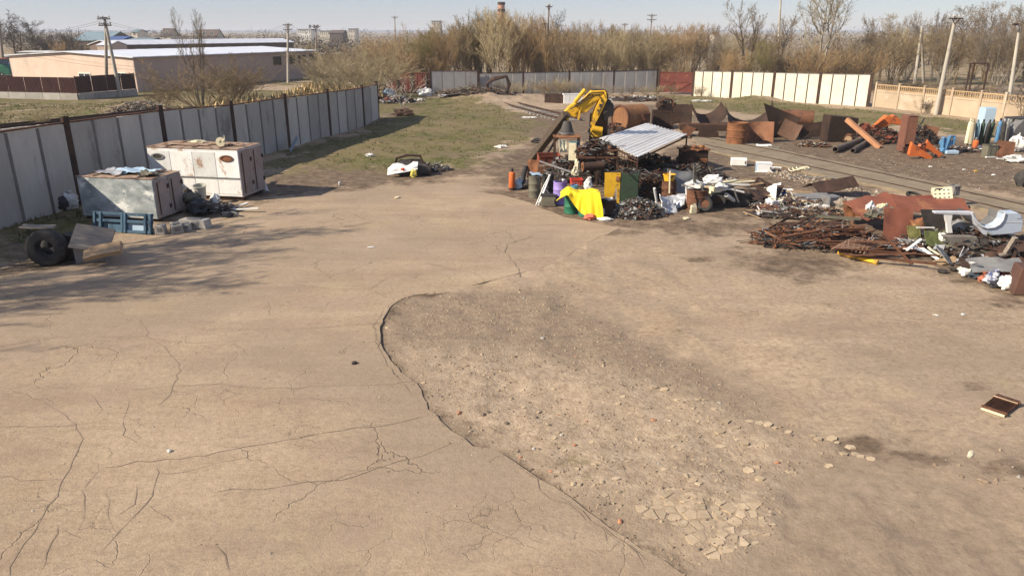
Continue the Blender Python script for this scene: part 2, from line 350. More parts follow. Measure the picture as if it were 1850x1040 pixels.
def fast_mesh(name, V, Fc, k):
    me = bpy.data.meshes.new(name); n = len(Fc)
    me.vertices.add(len(V)); me.vertices.foreach_set('co', np.asarray(V, np.float32).ravel())
    me.loops.add(n * k); me.loops.foreach_set('vertex_index', np.asarray(Fc, np.int32).ravel())
    me.polygons.add(n); me.polygons.foreach_set('loop_start', np.arange(0, n * k, k, dtype=np.int32))
    me.update(calc_edges=True); return me
ny_, nx_ = GX.shape; ii = np.arange(ny_ * nx_).reshape(ny_, nx_)
quads = np.stack([ii[:-1, :-1], ii[:-1, 1:], ii[1:, 1:], ii[1:, :-1]], -1).reshape(-1, 4)
gme = fast_mesh('ground', np.stack([GX, GY, GZ], -1).reshape(-1, 3), quads, 4)
at_ = gme.color_attributes.new('zone', 'FLOAT_COLOR', 'POINT')
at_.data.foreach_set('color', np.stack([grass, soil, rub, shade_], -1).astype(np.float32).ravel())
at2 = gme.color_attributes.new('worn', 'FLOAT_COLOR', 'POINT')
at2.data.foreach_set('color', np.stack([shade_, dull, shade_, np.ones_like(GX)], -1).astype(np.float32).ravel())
gme.polygons.foreach_set('use_smooth', np.ones(len(quads), bool))
def ground_z(x, y):
    i = min(max(np.searchsorted(gy, y) - 1, 0), ny_ - 2); j = min(max(np.searchsorted(gx, x) - 1, 0), nx_ - 2)
    fx = (x - gx[j]) / (gx[j+1] - gx[j]); fy = (y - gy[i]) / (gy[i+1] - gy[i])
    z = (GZ[i, j] * (1-fx) + GZ[i, j+1] * fx) * (1-fy) + (GZ[i+1, j] * (1-fx) + GZ[i+1, j+1] * fx) * fy
    sd_ = (sds[i, j] * (1-fx) + sds[i, j+1] * fx) * (1-fy) + (sds[i+1, j] * (1-fx) + sds[i+1, j+1] * fx) * fy
    return max(z, .006) if sd_ > 0 else z
def G(x, y, dz=0.0):                             # ground spot under a photograph pixel, on the real surface
    p = P(x, y); z = ground_z(p.x, p.y); return Vector((p.x, p.y, z + dz))

def earth(name, zones):
    m = bpy.data.materials.new(name); m.use_nodes = True; N = m.node_tree.nodes; L = m.node_tree.links
    b = N['Principled BSDF']; b.inputs['Roughness'].default_value = .95; b.inputs['Specular IOR Level'].default_value = .15
    tc = N.new('ShaderNodeTexCoord')
    def nz(sc, det=6, ro=.6, st=None, off=0):
        mp = N.new('ShaderNodeMapping'); mp.inputs['Scale'].default_value = st or (1, 1, 1); mp.inputs['Location'].default_value = (off, off * 2, 0)
        L.new(tc.outputs['Object'], mp.inputs[0]); n = N.new('ShaderNodeTexNoise'); n.inputs['Scale'].default_value = sc
        n.inputs['Detail'].default_value = det; n.inputs['Roughness'].default_value = ro; L.new(mp.outputs[0], n.inputs['Vector']); return n.outputs[0]
    def ramp(i, stops):
        r = N.new('ShaderNodeValToRGB'); e = r.color_ramp.elements
        while len(e) < len(stops): e.new(.5)
        for k, (p, c) in enumerate(stops): e[k].position = p; e[k].color = (*c, 1) if hasattr(c, '__len__') else (c, c, c, 1)
        L.new(i, r.inputs[0]); return r.outputs[0]
    def mix(f, a, c, t='MIX'):
        x = N.new('ShaderNodeMixRGB'); x.blend_type = t
        for k, q in enumerate((f, a, c)):
            if isinstance(q, (int, float)): x.inputs[k].default_value = q if k == 0 else (q, q, q, 1)
            elif isinstance(q, tuple): x.inputs[k].default_value = (*q, 1)
            else: L.new(q, x.inputs[k])
        return x.outputs[0]
    def math_(op, a, c):
        x = N.new('ShaderNodeMath'); x.operation = op
        for k, q in enumerate((a, c)):
            if isinstance(q, (int, float)): x.inputs[k].default_value = q
            else: L.new(q, x.inputs[k])
        return x.outputs[0]
    big, mid, sm, gr = nz(.22, 5), nz(.9, 6, .65, None, 3), nz(6, 6, .7, None, 5), nz(38, 4, .7)
    base = ramp(big, [(.3, (.310, .235, .158)), (.55, (.372, .283, .192)), (.75, (.425, .327, .222))])
    base = mix(ramp(mid, [(.42, 0.), (.7, .55)]), base, (.285, .205, .14))
    drift = nz(1.1, 5, .6, (.18, 1, 1), 9)                         # dust swept along by traffic
    base = mix(ramp(drift, [(.5, 0.), (.72, .45)]), base, (.45, .345, .24))
    base = mix(ramp(nz(2.2, 6, .7, (.35, 1, 1), 13), [(.56, 0.), (.74, .6)]), base, (.225, .16, .11))
    base = mix(ramp(nz(.5, 4, .5, None, 21), [(.6, 0.), (.78, .35)]), base, (.38, .26, .155))
    base = mix(.75 if zones else .4, base, ramp(sm, [(.25, .5), (.5, 1.), (.8, 1.3)]), 'MULTIPLY')
    base = mix(.7 if zones else .5, base, ramp(nz(17, 6, .75, (.5, 1, 1), 33), [(.3, .55), (.5, 1.), (.75, 1.25)]), 'MULTIPLY')
    base = mix(.6, base, ramp(gr, [(.25, .5), (.5, 1.), (.8, 1.4)]), 'MULTIPLY')
    vo = N.new('ShaderNodeTexVoronoi'); vo.inputs['Scale'].default_value = 5.5; L.new(tc.outputs['Object'], vo.inputs['Vector'])
    lit = math_('MULTIPLY', ramp(vo.outputs['Distance'], [(.035, 1.), (.075, 0.)]), ramp(nz(1.3, 3, .5, None, 31), [(.5, 0.), (.6, .8)]))
    base = mix(lit, base, (.10, .07, .05))                          # crumbs of dark litter trodden in
    base = mix(ramp(nz(.75, 7, .72, (.3, 1, 1), 101), [(.48, 0.), (.68, .7)]), base, (.25, .18, .125))     # worn, oil darkened drifts
    base = mix(ramp(nz(.13, 6, .6, None, 151), [(.46, 0.), (.62, .5)]), base, (.25, .192, .14))
    base = mix(ramp(nz(.33, 5, .65, None, 111), [(.52, 0.), (.72, .45)]), base, (.36, .27, .205))
    base = mix(ramp(nz(.42, 5, .65, None, 121), [(.56, 0.), (.75, .35)]), base, (.40, .32, .18))
    height = math_('ADD', math_('MULTIPLY', sm, 1.0), math_('MULTIPLY', gr, .35))
    if not zones:
        wv = N.new('ShaderNodeVectorMath'); wv.operation = 'SCALE'; wv.inputs['Scale'].default_value = .9; wc = N.new('ShaderNodeTexNoise'); wc.inputs['Scale'].default_value = 1.4; wc.inputs['Detail'].default_value = 6; L.new(tc.outputs['Object'], wc.inputs['Vector']); L.new(wc.outputs['Color'], wv.inputs[0])
        wa = N.new('ShaderNodeVectorMath'); wa.operation = 'ADD'; L.new(wv.outputs[0], wa.inputs[0]); L.new(tc.outputs['Object'], wa.inputs[1])
        for sc_, th, of, st in ((.42, .0045, 131, [(.48, 0.), (.6, .6)]), (1.5, .009, 141, [(.56, 0.), (.68, .5)])):
            vc = N.new('ShaderNodeTexVoronoi'); vc.feature = 'DISTANCE_TO_EDGE'; vc.inputs['Scale'].default_value = sc_; L.new(wa.outputs[0], vc.inputs['Vector'])
            f_ = math_('MULTIPLY', ramp(vc.outputs['Distance'], [(th * .4, 1.), (th * 1.6, 0.)]), ramp(nz(.28, 4, .6, None, of), st))
            base = mix(f_, base, (.17, .125, .088)); height = math_('SUBTRACT', height, math_('MULTIPLY', f_, 1.5))
    if zones:
        zc = N.new('ShaderNodeVertexColor'); zc.layer_name = 'zone'; sp = N.new('ShaderNodeSeparateColor'); L.new(zc.outputs[0], sp.inputs[0])
        zd = N.new('ShaderNodeVertexColor'); zd.layer_name = 'worn'; sq = N.new('ShaderNodeSeparateColor'); L.new(zd.outputs[0], sq.inputs[0])
        jit = math_('MULTIPLY', math_('SUBTRACT', nz(.35, 10, .72, None, 41), .5), 3.2)
        jit2 = math_('MULTIPLY', math_('SUBTRACT', nz(.55, 10, .75, None, 43), .5), 3.4)
        rubc = ramp(nz(3.5, 8, .75, None, 55), [(.3, (.20, .148, .103)), (.45, (.34, .255, .175)), (.6, (.45, .35, .245)), (.75, (.58, .46, .33))])
        darkc = ramp(nz(4.5, 8, .78, None, 57), [(.3, (.15, .113, .08)), (.5, (.235, .178, .126)), (.7, (.34, .26, .183))])
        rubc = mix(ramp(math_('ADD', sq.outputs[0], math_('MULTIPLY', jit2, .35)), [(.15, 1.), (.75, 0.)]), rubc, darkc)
        base = mix(ramp(math_('ADD', sq.outputs[1], math_('MULTIPLY', jit2, .5)), [(.3, 0.), (.7, .6)]), base, darkc)
        rubc = mix(ramp(nz(.7, 4, .6, None, 77), [(.46, 0.), (.62, .55)]), rubc, mix(.5, (.25, .185, .13), rubc))
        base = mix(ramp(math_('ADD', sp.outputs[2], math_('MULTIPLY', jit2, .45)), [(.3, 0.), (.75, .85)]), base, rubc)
        soilc = ramp(nz(2.2, 8, .75, None, 61), [(.3, (.052, .038, .027)), (.46, (.115, .082, .056)), (.6, (.195, .142, .097)), (.76, (.31, .235, .165))])
        base = mix(ramp(math_('ADD', sp.outputs[1], math_('MULTIPLY', jit2, .75)), [(.3, 0.), (.62, .95)]), base, soilc)
        gc = ramp(nz(1.1, 9, .8, None, 71), [(.3, (.035, .036, .012)), (.43, (.075, .078, .024)), (.54, (.13, .12, .045)), (.68, (.24, .19, .11))])
        gc = mix(ramp(nz(.55, 7, .7, None, 181), [(.45, 0.), (.62, .85)]), gc, (.175, .125, .085))
        gc = mix(ramp(nz(.12, 4, .6, None, 81), [(.42, 0.), (.6, .8)]), gc, mix(.35, (.20, .15, .08), gc))
        base = mix(ramp(math_('ADD', sp.outputs[0], math_('MULTIPLY', jit, 1.0)), [(.38, 0.), (.66, 1.)]), base, gc)
        height = math_('ADD', height, math_('MULTIPLY', sp.outputs[2], math_('MULTIPLY', nz(9, 5, .7, None, 91), 1.6)))
    L.new(base, b.inputs['Base Color'])
    bp = N.new('ShaderNodeBump'); bp.inputs['Strength'].default_value = .8 if zones else .6; bp.inputs['Distance'].default_value = .03
    L.new(height, bp.inputs['Height']); L.new(bp.outputs[0], b.inputs['Normal'])
    return m
EARTH = earth('yard_earth', True); SLAB = earth('dusty_concrete', False)
gme.materials.append(EARTH); ground = bpy.data.objects.new('ground', gme); COL.objects.link(ground); tag(ground, kind='structure')
m = MB(); m.prism([(p.x, p.y) for p in slab_poly], -.13, .006)
slab = m.obj('concrete_slab', SLAB); tag(slab, kind='structure')

# cracks in the slab, filled with dark grit (width in metres)
CRACK = mat('crack_grit', (.19, .142, .103), (.25, .19, .14), sc=9, bump=.5)
CR = [([(253, 578), (269, 600), (264, 608), (286, 618), (305, 635), (311, 648), (325, 657), (318, 692), (306, 712), (286, 733)], .022),
 ([(178, 610), (264, 608), (293, 615), (354, 620), (417, 616), (448, 642)], .012),
 ([(236, 706), (290, 699), (401, 693), (438, 699), (478, 702), (600, 697), (690, 695), (745, 690)], .02),
 ([(0, 699), (44, 712), (98, 738), (135, 766), (151, 793), (143, 817), (127, 847), (111, 871), (104, 897), (89, 914), (60, 961), (30, 1006), (18, 1040)], .024),
 ([(232, 719), (232, 736), (220, 759), (224, 786), (250, 800), (290, 812)], .016),
 ([(190, 843), (214, 842), (248, 834), (302, 829), (372, 824), (419, 812), (516, 795), (600, 780), (701, 768), (782, 748)], .02),
 ([(285, 856), (335, 852), (419, 832), (466, 819)], .012), ([(516, 795), (560, 786), (620, 776), (700, 766)], .012),
 ([(385, 891), (416, 887), (476, 886), (550, 872), (620, 866), (700, 841), (767, 823), (821, 799)], .02),
 ([(0, 861), (20, 861), (34, 871), (80, 869), (111, 866)], .02), ([(285, 844), (288, 854), (268, 911), (248, 928), (180, 1000)], .016),
 ([(250, 874), (241, 911), (208, 934)], .014), ([(151, 884), (154, 924), (141, 958), (170, 950)], .014), ([(104, 948), (90, 998), (70, 1040)], .014),
 ([(67, 880), (64, 900), (90, 908)], .011), ([(175, 835), (178, 850), (160, 872), (150, 884)], .013), ([(196, 808), (200, 820), (192, 832)], .011),
 ([(0, 770), (60, 772), (130, 768), (165, 764), (185, 740), (170, 722), (165, 712)], .012), ([(0, 716), (80, 700), (140, 702)], .01),
 ([(938, 842), (973, 865), (975, 885), (998, 899), (1048, 927), (1057, 941), (1085, 952), (1110, 975)], .017), ([(1085, 952), (1096, 968), (1098, 985)], .01),
 ([(749, 468), (786, 480), (858, 494), (876, 507), (862, 520)], .02), ([(714, 497), (691, 507), (670, 523), (699, 539)], .024), ([(525, 513), (600, 523), (670, 523)], .02),
 ([(967, 426), (935, 435), (914, 442), (914, 457), (933, 479), (938, 502)], .03), ([(392, 981), (402, 1005), (415, 1035)], .012),
 ([(430, 596), (520, 596), (600, 590), (690, 584)], .016), ([(268, 911), (300, 935), (312, 946)], .01), ([(501, 712), (508, 718), (502, 735), (512, 755)], .012),
 ([(30, 905), (80, 905), (120, 912), (150, 905)], .01), ([(60, 961), (110, 960), (150, 975)], .01), ([(180, 880), (200, 905), (190, 930), (205, 960)], .011),
 ([(678, 600), (688, 640), (704, 668), (728, 692), (748, 718)], .014), ([(694, 560), (676, 590), (684, 630)], .014), ([(1010, 895), (1050, 925), (1090, 955), (1140, 990), (1170, 1015)], .014), ([(1120, 970), (1150, 1000), (1165, 1030)], .012)]
def ribbon(pts, w, name, m_, parent, z=.0102, seed=0, kids=True):
    g = random.Random(seed); L_ = jag(pts, .022, .2, seed); vs = []
    for i, p in enumerate(L_):
        d = (L_[min(i+1, len(L_)-1)] - L_[max(i-1, 0)]).normalized(); nr = Vector((-d.y, d.x, 0))
        ww = w * .8 * g.uniform(.3, 1.25) * (.25 if i in (0, len(L_)-1) else 1) / 2
        vs += [(p.x + nr.x * ww, p.y + nr.y * ww, z), (p.x - nr.x * ww, p.y - nr.y * ww, z)]
    b = MB(); b.add(vs, [(2*i, 2*i+1, 2*i+3, 2*i+2) for i in range(len(L_)-1)])
    return b.obj(name, m_, parent)
for i, (pts, w) in enumerate(CR): ribbon(pts, w, 'crack', CRACK, slab, z=.0102 + .0003 * i, seed=i)

# stones of the old paving laid bare in the hollow
g = random.Random(11)
PAVE = []
tile_poly = [(1150, 912), (1180, 893), (1225, 880), (1262, 905), (1300, 900), (1330, 890), (1372, 900), (1395, 945), (1388, 965), (1345, 985), (1300, 1008), (1278, 1004), (1250, 975), (1205, 950), (1160, 930)]
tp = pxpoly(tile_poly); x0, y0 = tp.min(0); x1, y1 = tp.max(0)
cell = .19; seeds = []
for j in range(int((y1 - y0) / cell) + 3):
    for i in range(int((x1 - x0) / cell) + 3):
        seeds.append((x0 - cell + (i + (j % 2) * .5) * cell + g.uniform(-.075, .075), y0 - cell + j * cell + g.uniform(-.075, .075)))
def cut(poly, px_, py_, nx2, ny2):
    out = []
    for i in range(len(poly)):
        a, b = poly[i], poly[(i+1) % len(poly)]
        da = (a[0]-px_)*nx2 + (a[1]-py_)*ny2; db = (b[0]-px_)*nx2 + (b[1]-py_)*ny2
        if da <= 0: out.append(a)
        if (da < 0) != (db < 0): t = da / (da - db); out.append((a[0]+(b[0]-a[0])*t, a[1]+(b[1]-a[1])*t))
    return out
def flag(c, poly, th, tilt):
    b = MB(); n = len(poly); k = .9
    b.prism([(p[0]-c[0], p[1]-c[1]) for p in poly], -.08, th, [((p[0]-c[0])*k, (p[1]-c[1])*k) for p in poly])
    return b.obj('paving_stone', STONE, ground, loc=(c[0], c[1], ground_z(c[0], c[1])), rot=(g.gauss(0, tilt), g.gauss(0, tilt), 0))
for c in seeds:
    if not inside(np.array([c[0]]), np.array([c[1]]), tp)[0] or g.random() < .1: continue
    poly = [(c[0]-.2, c[1]-.2), (c[0]+.2, c[1]-.2), (c[0]+.2, c[1]+.2), (c[0]-.2, c[1]+.2)]
    for q in seeds:
        dx, dy = q[0]-c[0], q[1]-c[1]; dd = math.hypot(dx, dy)
        if 0 < dd < .5: poly = cut(poly, c[0]+dx*.5-dx/dd*.011, c[1]+dy*.5-dy/dd*.011, dx, dy)
        if len(poly) < 3: break
    if len(poly) >= 3: flag(c, poly, g.uniform(-.004, .014), .025)
for (x, y) in [(1492, 788), (1503, 791), (1512, 798), (1536, 804), (1525, 818), (1545, 815), (1556, 820), (1575, 826), (1498, 838), (1470, 785), (1478, 792), (1388, 765), (1372, 762), (1330, 770), (1300, 778), (1302, 800), (1250, 868), (1262, 872), (1296, 925), (1304, 937), (1400, 770), (1425, 778), (1180, 700), (1200, 705), (1310, 760), (1344, 797), (1352, 845), (1372, 862)]:
    c = P(x, y); n = g.randint(5, 7); r = g.uniform(.07, .12); a0 = g.random() * 6
    flag((c.x, c.y), [(c.x + r * g.uniform(.7, 1.15) * math.cos(a0 + 6.28 * k / n), c.y + r * g.uniform(.55, .9) * math.sin(a0 + 6.28 * k / n)) for k in range(n)], g.uniform(.005, .03), .08)
# bigger broken stones, a few shapes shared
BRICKR = mat('brick_red', (.42, .16, .08), (.36, .2, .12), sc=6); DKST = mat('dark_lump', (.13, .10, .075), (.2, .15, .11), sc=6)
protos = []
for k in range(7):
    b = MB(); b.rock((0, 0, .1), (1, .8, .55), 50 + k); o = b.obj('stone', [STONE, STONE, STONE, DKST, DKST, CONC, BRICKR][k], ground); protos.append(o); o.location = G(900 + k * 23, 700 + k * 17); o.scale = (.09,) * 3
rock_px = [(872, 747), (880, 742), (974, 740), (985, 738), (1008, 745), (936, 812), (965, 806), (975, 808), (940, 822), (1035, 872), (1048, 874), (995, 850), (1118, 886), (1088, 870), (915, 760), (1040, 640), (1090, 660), (800, 576), (790, 600), (830, 598), (765, 690), (842, 660), (930, 640), (1150, 790), (1230, 740), (1260, 725), (1300, 730), (1100, 720), (1060, 760), (1010, 780), (1190, 835), (1240, 860), (1120, 940), (700, 590), (1300, 695), (830, 745), (820, 760), (850, 775), (1125, 700), (1180, 760), (1380, 800), (1405, 830), (1165, 870), (1080, 700), (1000, 700), (945, 700), (905, 668), (870, 640), (980, 610), (1050, 600), (1120, 620)]
for i, (x, y) in enumerate(rock_px):
    s_ = g.uniform(.06, .15); share(protos[g.choice([0, 1, 2, 2, 3, 4, 5, 6])], ground, G(x, y, -.01), (0, 0, g.random() * 6.3), (s_, s_ * g.uniform(.7, 1.1), s_))
# finer rubble, past counting
def scatter(name, polys, n, smin, smax, mats, seed, label, mode='rock', zfn=None):
    g = random.Random(seed); b = MB(); pl = [pxpoly(p) for p in polys]; ar = []
    for q in pl: ar.append(abs(sum(q[i][0]*q[i-1][1]-q[i-1][0]*q[i][1] for i in range(len(q)))) / 2)
    for q, a in zip(pl, ar):
        lo, hi = q.min(0), q.max(0); k = 0; want = int(n * a / sum(ar)); pts = np.stack([np.random.RandomState(seed).uniform(lo[0], hi[0], want * 6), np.random.RandomState(seed + 1).uniform(lo[1], hi[1], want * 6)], 1)
        ok = inside(pts[:, 0], pts[:, 1], q)
        for (x, y) in pts[ok][:want]:
            s_ = smin * (smax / smin) ** (g.random() ** 2); z = ground_z(x, y); b.k = g.randrange(len(mats))
            if mode == 'rock':
                an = g.random() * 6.3; vs = [(x + s_*.6*math.cos(an + t) * g.uniform(.6, 1.1), y + s_*.6*math.sin(an + t) * g.uniform(.6, 1.1), z - .01) for t in (0, 2.1, 4.2)] + [(x + g.uniform(-.2, .2)*s_, y + g.uniform(-.2, .2)*s_, z + s_*g.uniform(.3, .7))]
                b.add(vs, [(0, 1, 3), (1, 2, 3), (2, 0, 3)])
            elif mode == 'grass':
                if noise.noise(Vector((x * .5, y * .5, 3))) + .6 * noise.noise(Vector((x * 1.7, y * 1.7, 8))) < -.05: continue
                for q_ in range(3):
                    an = g.random() * 6.3; h_ = s_ * g.uniform(.6, 1.2); dx, dy = math.cos(an) * s_ * .22, math.sin(an) * s_ * .22; lx, ly = g.gauss(0, .35) * h_, g.gauss(0, .35) * h_
                    ox, oy = g.uniform(-.5, .5) * s_, g.uniform(-.5, .5) * s_
                    b.add([(x+ox-dx, y+oy-dy, z-.02), (x+ox+dx, y+oy+dy, z-.02), (x+ox+lx, y+oy+ly, z+h_)], [(0, 1, 2)])
    me = fast_mesh(name, b.v, b.f, 3)
    for m_ in mats: me.materials.append(m_)
    me.polygons.foreach_set('material_index', np.array(b.mi, np.int32))
    o = bpy.data.objects.new(name, me); COL.objects.link(o); return tag(o, label, kind='stuff')
hollow = [(694, 600), (720, 552), (800, 532), (1000, 522), (1130, 590), (1240, 650), (1420, 760), (1520, 810), (1420, 900), (1400, 1010), (1290, 1036), (1240, 1030), (1000, 880), (880, 810), (770, 710)]
EC = mat('earth_crumb', (.33, .245, .165), (.25, .18, .12), sc=5)
ge = random.Random(5); b = MB()
for p in edge_w:
    for _ in range(5):
        s_ = .02 * (4 ** (ge.random() ** 2)); b.k = ge.choice([0, 0, 1]); x, y = p.x + ge.gauss(.05, .09), p.y + ge.gauss(.02, .09); b.rock((x, y, ground_z(x, y) + s_ * .1), (s_, s_ * .8, s_ * .5), ge.randrange(999))
tag(b.obj('rubble', [EC, DKST]), 'crumbled bits broken off along the curved slab edge', kind='stuff')
scatter('rubble', [hollow], 5200, .018, .085, [STONE, STONE, EC, EC, EC, EC, DKST], 21, 'fine pale rubble and grit strewn across the broken hollow in the slab')
gr = random.Random(91); hp = pxpoly([(930, 770), (1060, 715), (1250, 715), (1420, 785), (1440, 840), (1400, 960), (1300, 1012), (1160, 935), (1000, 862)]); lo, hi = hp.min(0), hp.max(0); k = 0
while k < 165:
    x, y = gr.uniform(lo[0], hi[0]), gr.uniform(lo[1], hi[1])
    if not inside(np.array([x]), np.array([y]), hp)[0]: continue
    n = gr.randint(4, 6); r = gr.uniform(.035, .10); a0 = gr.random() * 6; k += 1
    flag((x, y), [(x + r * gr.uniform(.6, 1.2) * math.cos(a0 + 6.28 * q / n), y + r * gr.uniform(.5, .95) * math.sin(a0 + 6.28 * q / n)) for q in range(n)], gr.uniform(-.006, .014), .09)
CHIP = mat('pale_chip', (.52, .46, .37), (.40, .35, .28), sc=5)
scatter('gravel', [[(1375, 298), (1480, 322), (1640, 358), (1650, 368), (1480, 340), (1390, 318)]], 700, .06, .24, [CHIP, CHIP, EC, STONE, DKST], 27, 'pale pebbles and slag along the near edge of the lane')
scatter('litter', [[(-50, 1040), (0, 520), (480, 385), (900, 350), (1100, 420), (1400, 410), (1720, 520), (1900, 600), (1900, 1040)]], 1500, .015, .06, [DKST, EC, DKST, WOODG, CHIP], 29, 'tiny crumbs, chips and twigs strewn over the whole yard')
scatter('gravel', [[(1300, 270), (1480, 318), (1640, 352), (1660, 372), (1540, 352), (1400, 340), (1300, 300)], [(1500, 262), (1850, 300), (1850, 352), (1480, 300)], [(1640, 820), (1850, 800), (1850, 900), (1700, 880)], [(900, 520), (1060, 515), (1060, 545), (900, 540)]], 3000, .02, .10, [EC, EC, EC, DKST, CONC, RUSTD, STONE], 23, 'loose gravel and crumbs of slag lying beside the sunken track')
# ------------------------------------------------------------------ fences
JOINT = mat('joint_shade', (.14, .13, .115), (.19, .175, .155), sc=3)  # dark tone painted in for the shade of the recessed panel joints
FPANEL = mat('fence_concrete', (.44, .41, .36), (.375, .35, .305), (.26, .24, .21), sc=.9, rough=.92, t3=.62, stretch=(1, 1, .4), vary=.2)
WPANEL = mat('white_panel', (.72, .66, .53), (.63, .57, .44), (.46, .36, .25), sc=.8, rough=.85, t3=.66, vary=.05)
GPANEL = mat('grey_sheet', (.31, .30, .29), (.24, .235, .23), (.22, .17, .13), sc=.8, rough=.7, t3=.62, stretch=(1, 1, .4))
OCHRE = mat('ochre_concrete', (.46, .315, .17), (.39, .27, .15), (.33, .24, .16), sc=.9, rough=.95, t3=.6)
OCHREP = mat('ochre_pale', (.45, .35, .245), (.38, .295, .205), (.5, .41, .31), sc=.7, rough=.95, t3=.58)
MAROON = mat('maroon_sheet', (.075, .028, .022), (.055, .022, .02), sc=1, rough=.5, vary=.05)
REDGATE = mat('red_gate', (.15, .038, .026), (.11, .032, .024), (.20, .075, .045), sc=1.3, rough=.8, t3=.6)
def fence_panel(b, A, B, h, t=.10, depth=.05, z0=-.05, chamfer=.13):
    """one upright slab: thick, its long edges sloping back to the joint"""
    A = Vector((A[0], A[1], 0)); B = Vector((B[0], B[1], 0)); d = (B - A); L_ = d.length; d.normalize(); nr = Vector((d.y, -d.x, 0))
    if nr.dot(Vector((0, 0, 0)) - A) < 0: nr = -nr               # faces the yard
    pr = [(0.01, -t/2), (L_-.01, -t/2), (L_-.01, t/2-depth), (L_-chamfer, t/2), (chamfer, t/2), (.01, t/2-depth)]
    vs = [A + d*s_ + nr*q + Vector((0, 0, z)) for z in (z0, h) for (s_, q) in pr]
    return b.add(vs, [(0,1,2,3,4,5), (11,10,9,8,7,6)] + [(i, (i+1) % 6, (i+1) % 6 + 6, i+6) for i in range(6)])
def fence(name, label, posts, hs, nsub, pm, postm, post_w=.2, post_up=.28, rail=RUST, t=.1, depth=.05, chamfer=.13, lean=0, skip=(), jw=0, jm=None):
    T = thing(name, label, 'fence', (posts[0][0], posts[0][1], 0)); O = Vector((posts[0][0], posts[0][1], 0))
    for i, p in enumerate(posts):
        b = MB(); w = post_w
        b.box((0, 0, (hs[i]+post_up)/2 - .2), (w, w*.45, hs[i]+post_up+.4)); b.box((0, w*.2, (hs[i]+post_up)/2 - .2), (w*.34, w*.5, hs[i]+post_up+.39))
        q = posts[min(i+1, len(posts)-1)] - posts[max(i-1, 0)]
        b.obj('post', postm, T, loc=Vector((p[0], p[1], 0)) - O, rot=(0, lean, math.atan2(q[1], q[0])))
    for i in range(len(posts) - 1):
        if i in skip: continue
        A, B = posts[i], posts[i+1]; n = nsub if isinstance(nsub, int) else nsub[i]
        for k in range(n):
            f0, f1 = (k + .0) / n, (k + 1.) / n
            a = A + (B - A) * f0 - O.to_2d(); c = A + (B - A) * f1 - O.to_2d(); b = MB()
            h0 = hs[i] + (hs[i+1] - hs[i]) * (f0 + f1) / 2 + rnd.uniform(-.03, .02)
            # builder wants world side of camera: shift frame
            b2 = MB(); fence_panel(b2, (a + O.to_2d()), (c + O.to_2d()), h0, t, depth, chamfer=chamfer); b2.v = [(v[0]-O.x, v[1]-O.y, v[2]) for v in b2.v]
            b2.obj('panel', pm, T)
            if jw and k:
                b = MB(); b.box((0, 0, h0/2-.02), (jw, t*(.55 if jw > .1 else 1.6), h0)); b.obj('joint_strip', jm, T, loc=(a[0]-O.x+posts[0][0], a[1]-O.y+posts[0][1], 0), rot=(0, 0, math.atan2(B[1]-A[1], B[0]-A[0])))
        if rail:
            b = MB(); d = (B - A).normalized(); a = Vector((A[0]-O.x, A[1]-O.y, hs[i]+.035)); c = Vector((B[0]-O.x, B[1]-O.y, hs[i+1]+.035))
            b.bar(a, c, .13, .06); b.obj('top_rail', rail, T)
    return T
V2 = lambda p: Vector((p[0], p[1]))
f0, f5 = P(147, 372), P(658, 228)
lp = [V2(f0 + (f5 - f0) * (k / 5)) for k in (-3, -2, -1, 0, 1, 2, 3, 4, 5)]
lh = [3.45, 3.45, 3.45, 3.45, 3.38, 3.12, 3.06, 2.95, 2.86]
lp.append(V2(P(684, 214))); lh.append(2.8)
fence('panel_fence', 'long shaded concrete panel fence with dark rusty posts along the side of the yard', lp, lh, [4]*8 + [2], FPANEL, RUSTD, post_w=.3, t=.12, depth=.06, chamfer=.22, rail=RUST, jw=.13, jm=JOINT)  # dark joint strips stand in for shade between the panels
yA, yB = P(780, 172), P(1186, 167)
def along(A, B, x):                              # ground point of line A-B under picture column x
    w = wallpt(A, B, x, 160); return V2(w)
bx = [along(yA, yB, x) for x in (865, 945, 1028, 1108, 1186)]
fence('panel_fence', 'low weathered grey sheet fence across the back behind the scrap', bx, [2.42, 2.42, 2.5, 2.5, 2.62], [4, 4, 4, 4], GPANEL, RUSTD, post_w=.2, post_up=.2, rail=RUSTD, t=.06, depth=.03, chamfer=.1, jw=.12, jm=POLEC)
bx2 = [along(yA, yB, x) - Vector((0, .35)) for x in (779, 864)]
fence('panel_fence', 'taller grey sheet fence section beside the dark red gate', bx2, [2.72, 2.68], 4, GPANEL, RUSTD, post_w=.22, post_up=.2, rail=RUST, t=.06, depth=.03, chamfer=.07, jw=.12, jm=JOINT)
gA, gB = V2(P(1189, 169)), V2(P(1250, 171))
T = thing('metal_gate', 'rusty red sheet metal gate between the grey fence and the white fence', 'gate', (gA[0], gA[1], 0)); L_ = (gB - gA).length; T.rotation_euler[2] = math.atan2(gB[1]-gA[1], gB[0]-gA[0])
for k in range(2):
    b = MB(); b.box((L_*(k+.5)/2, 0, 1.36), (L_/2-.06, .05, 2.3)); b.box((L_*(k+.5)/2, -.045, 1.4), (L_/2-.1, .05, .09)); b.box((L_*(k+.5)/2, -.045, 2.46), (L_/2-.1, .05, .09)); b.bar((L_*k/2+.1, -.05, .3), (L_*(k+1)/2-.1, -.05, 1.36), .07); b.obj('gate_leaf', REDGATE, T)
b = MB(); b.box((0, .02, 1.35), (.18, .18, 2.9)); b.obj('post', RUSTD, T); b = MB(); b.box((L_, .02, 1.35), (.18, .18, 2.9)); b.obj('post', RUSTD, T)
wA, wB = P(1252, 174), P(1571, 193)
wx = [along(wA, wB, x) for x in (1252, 1321, 1397, 1480, 1572)]
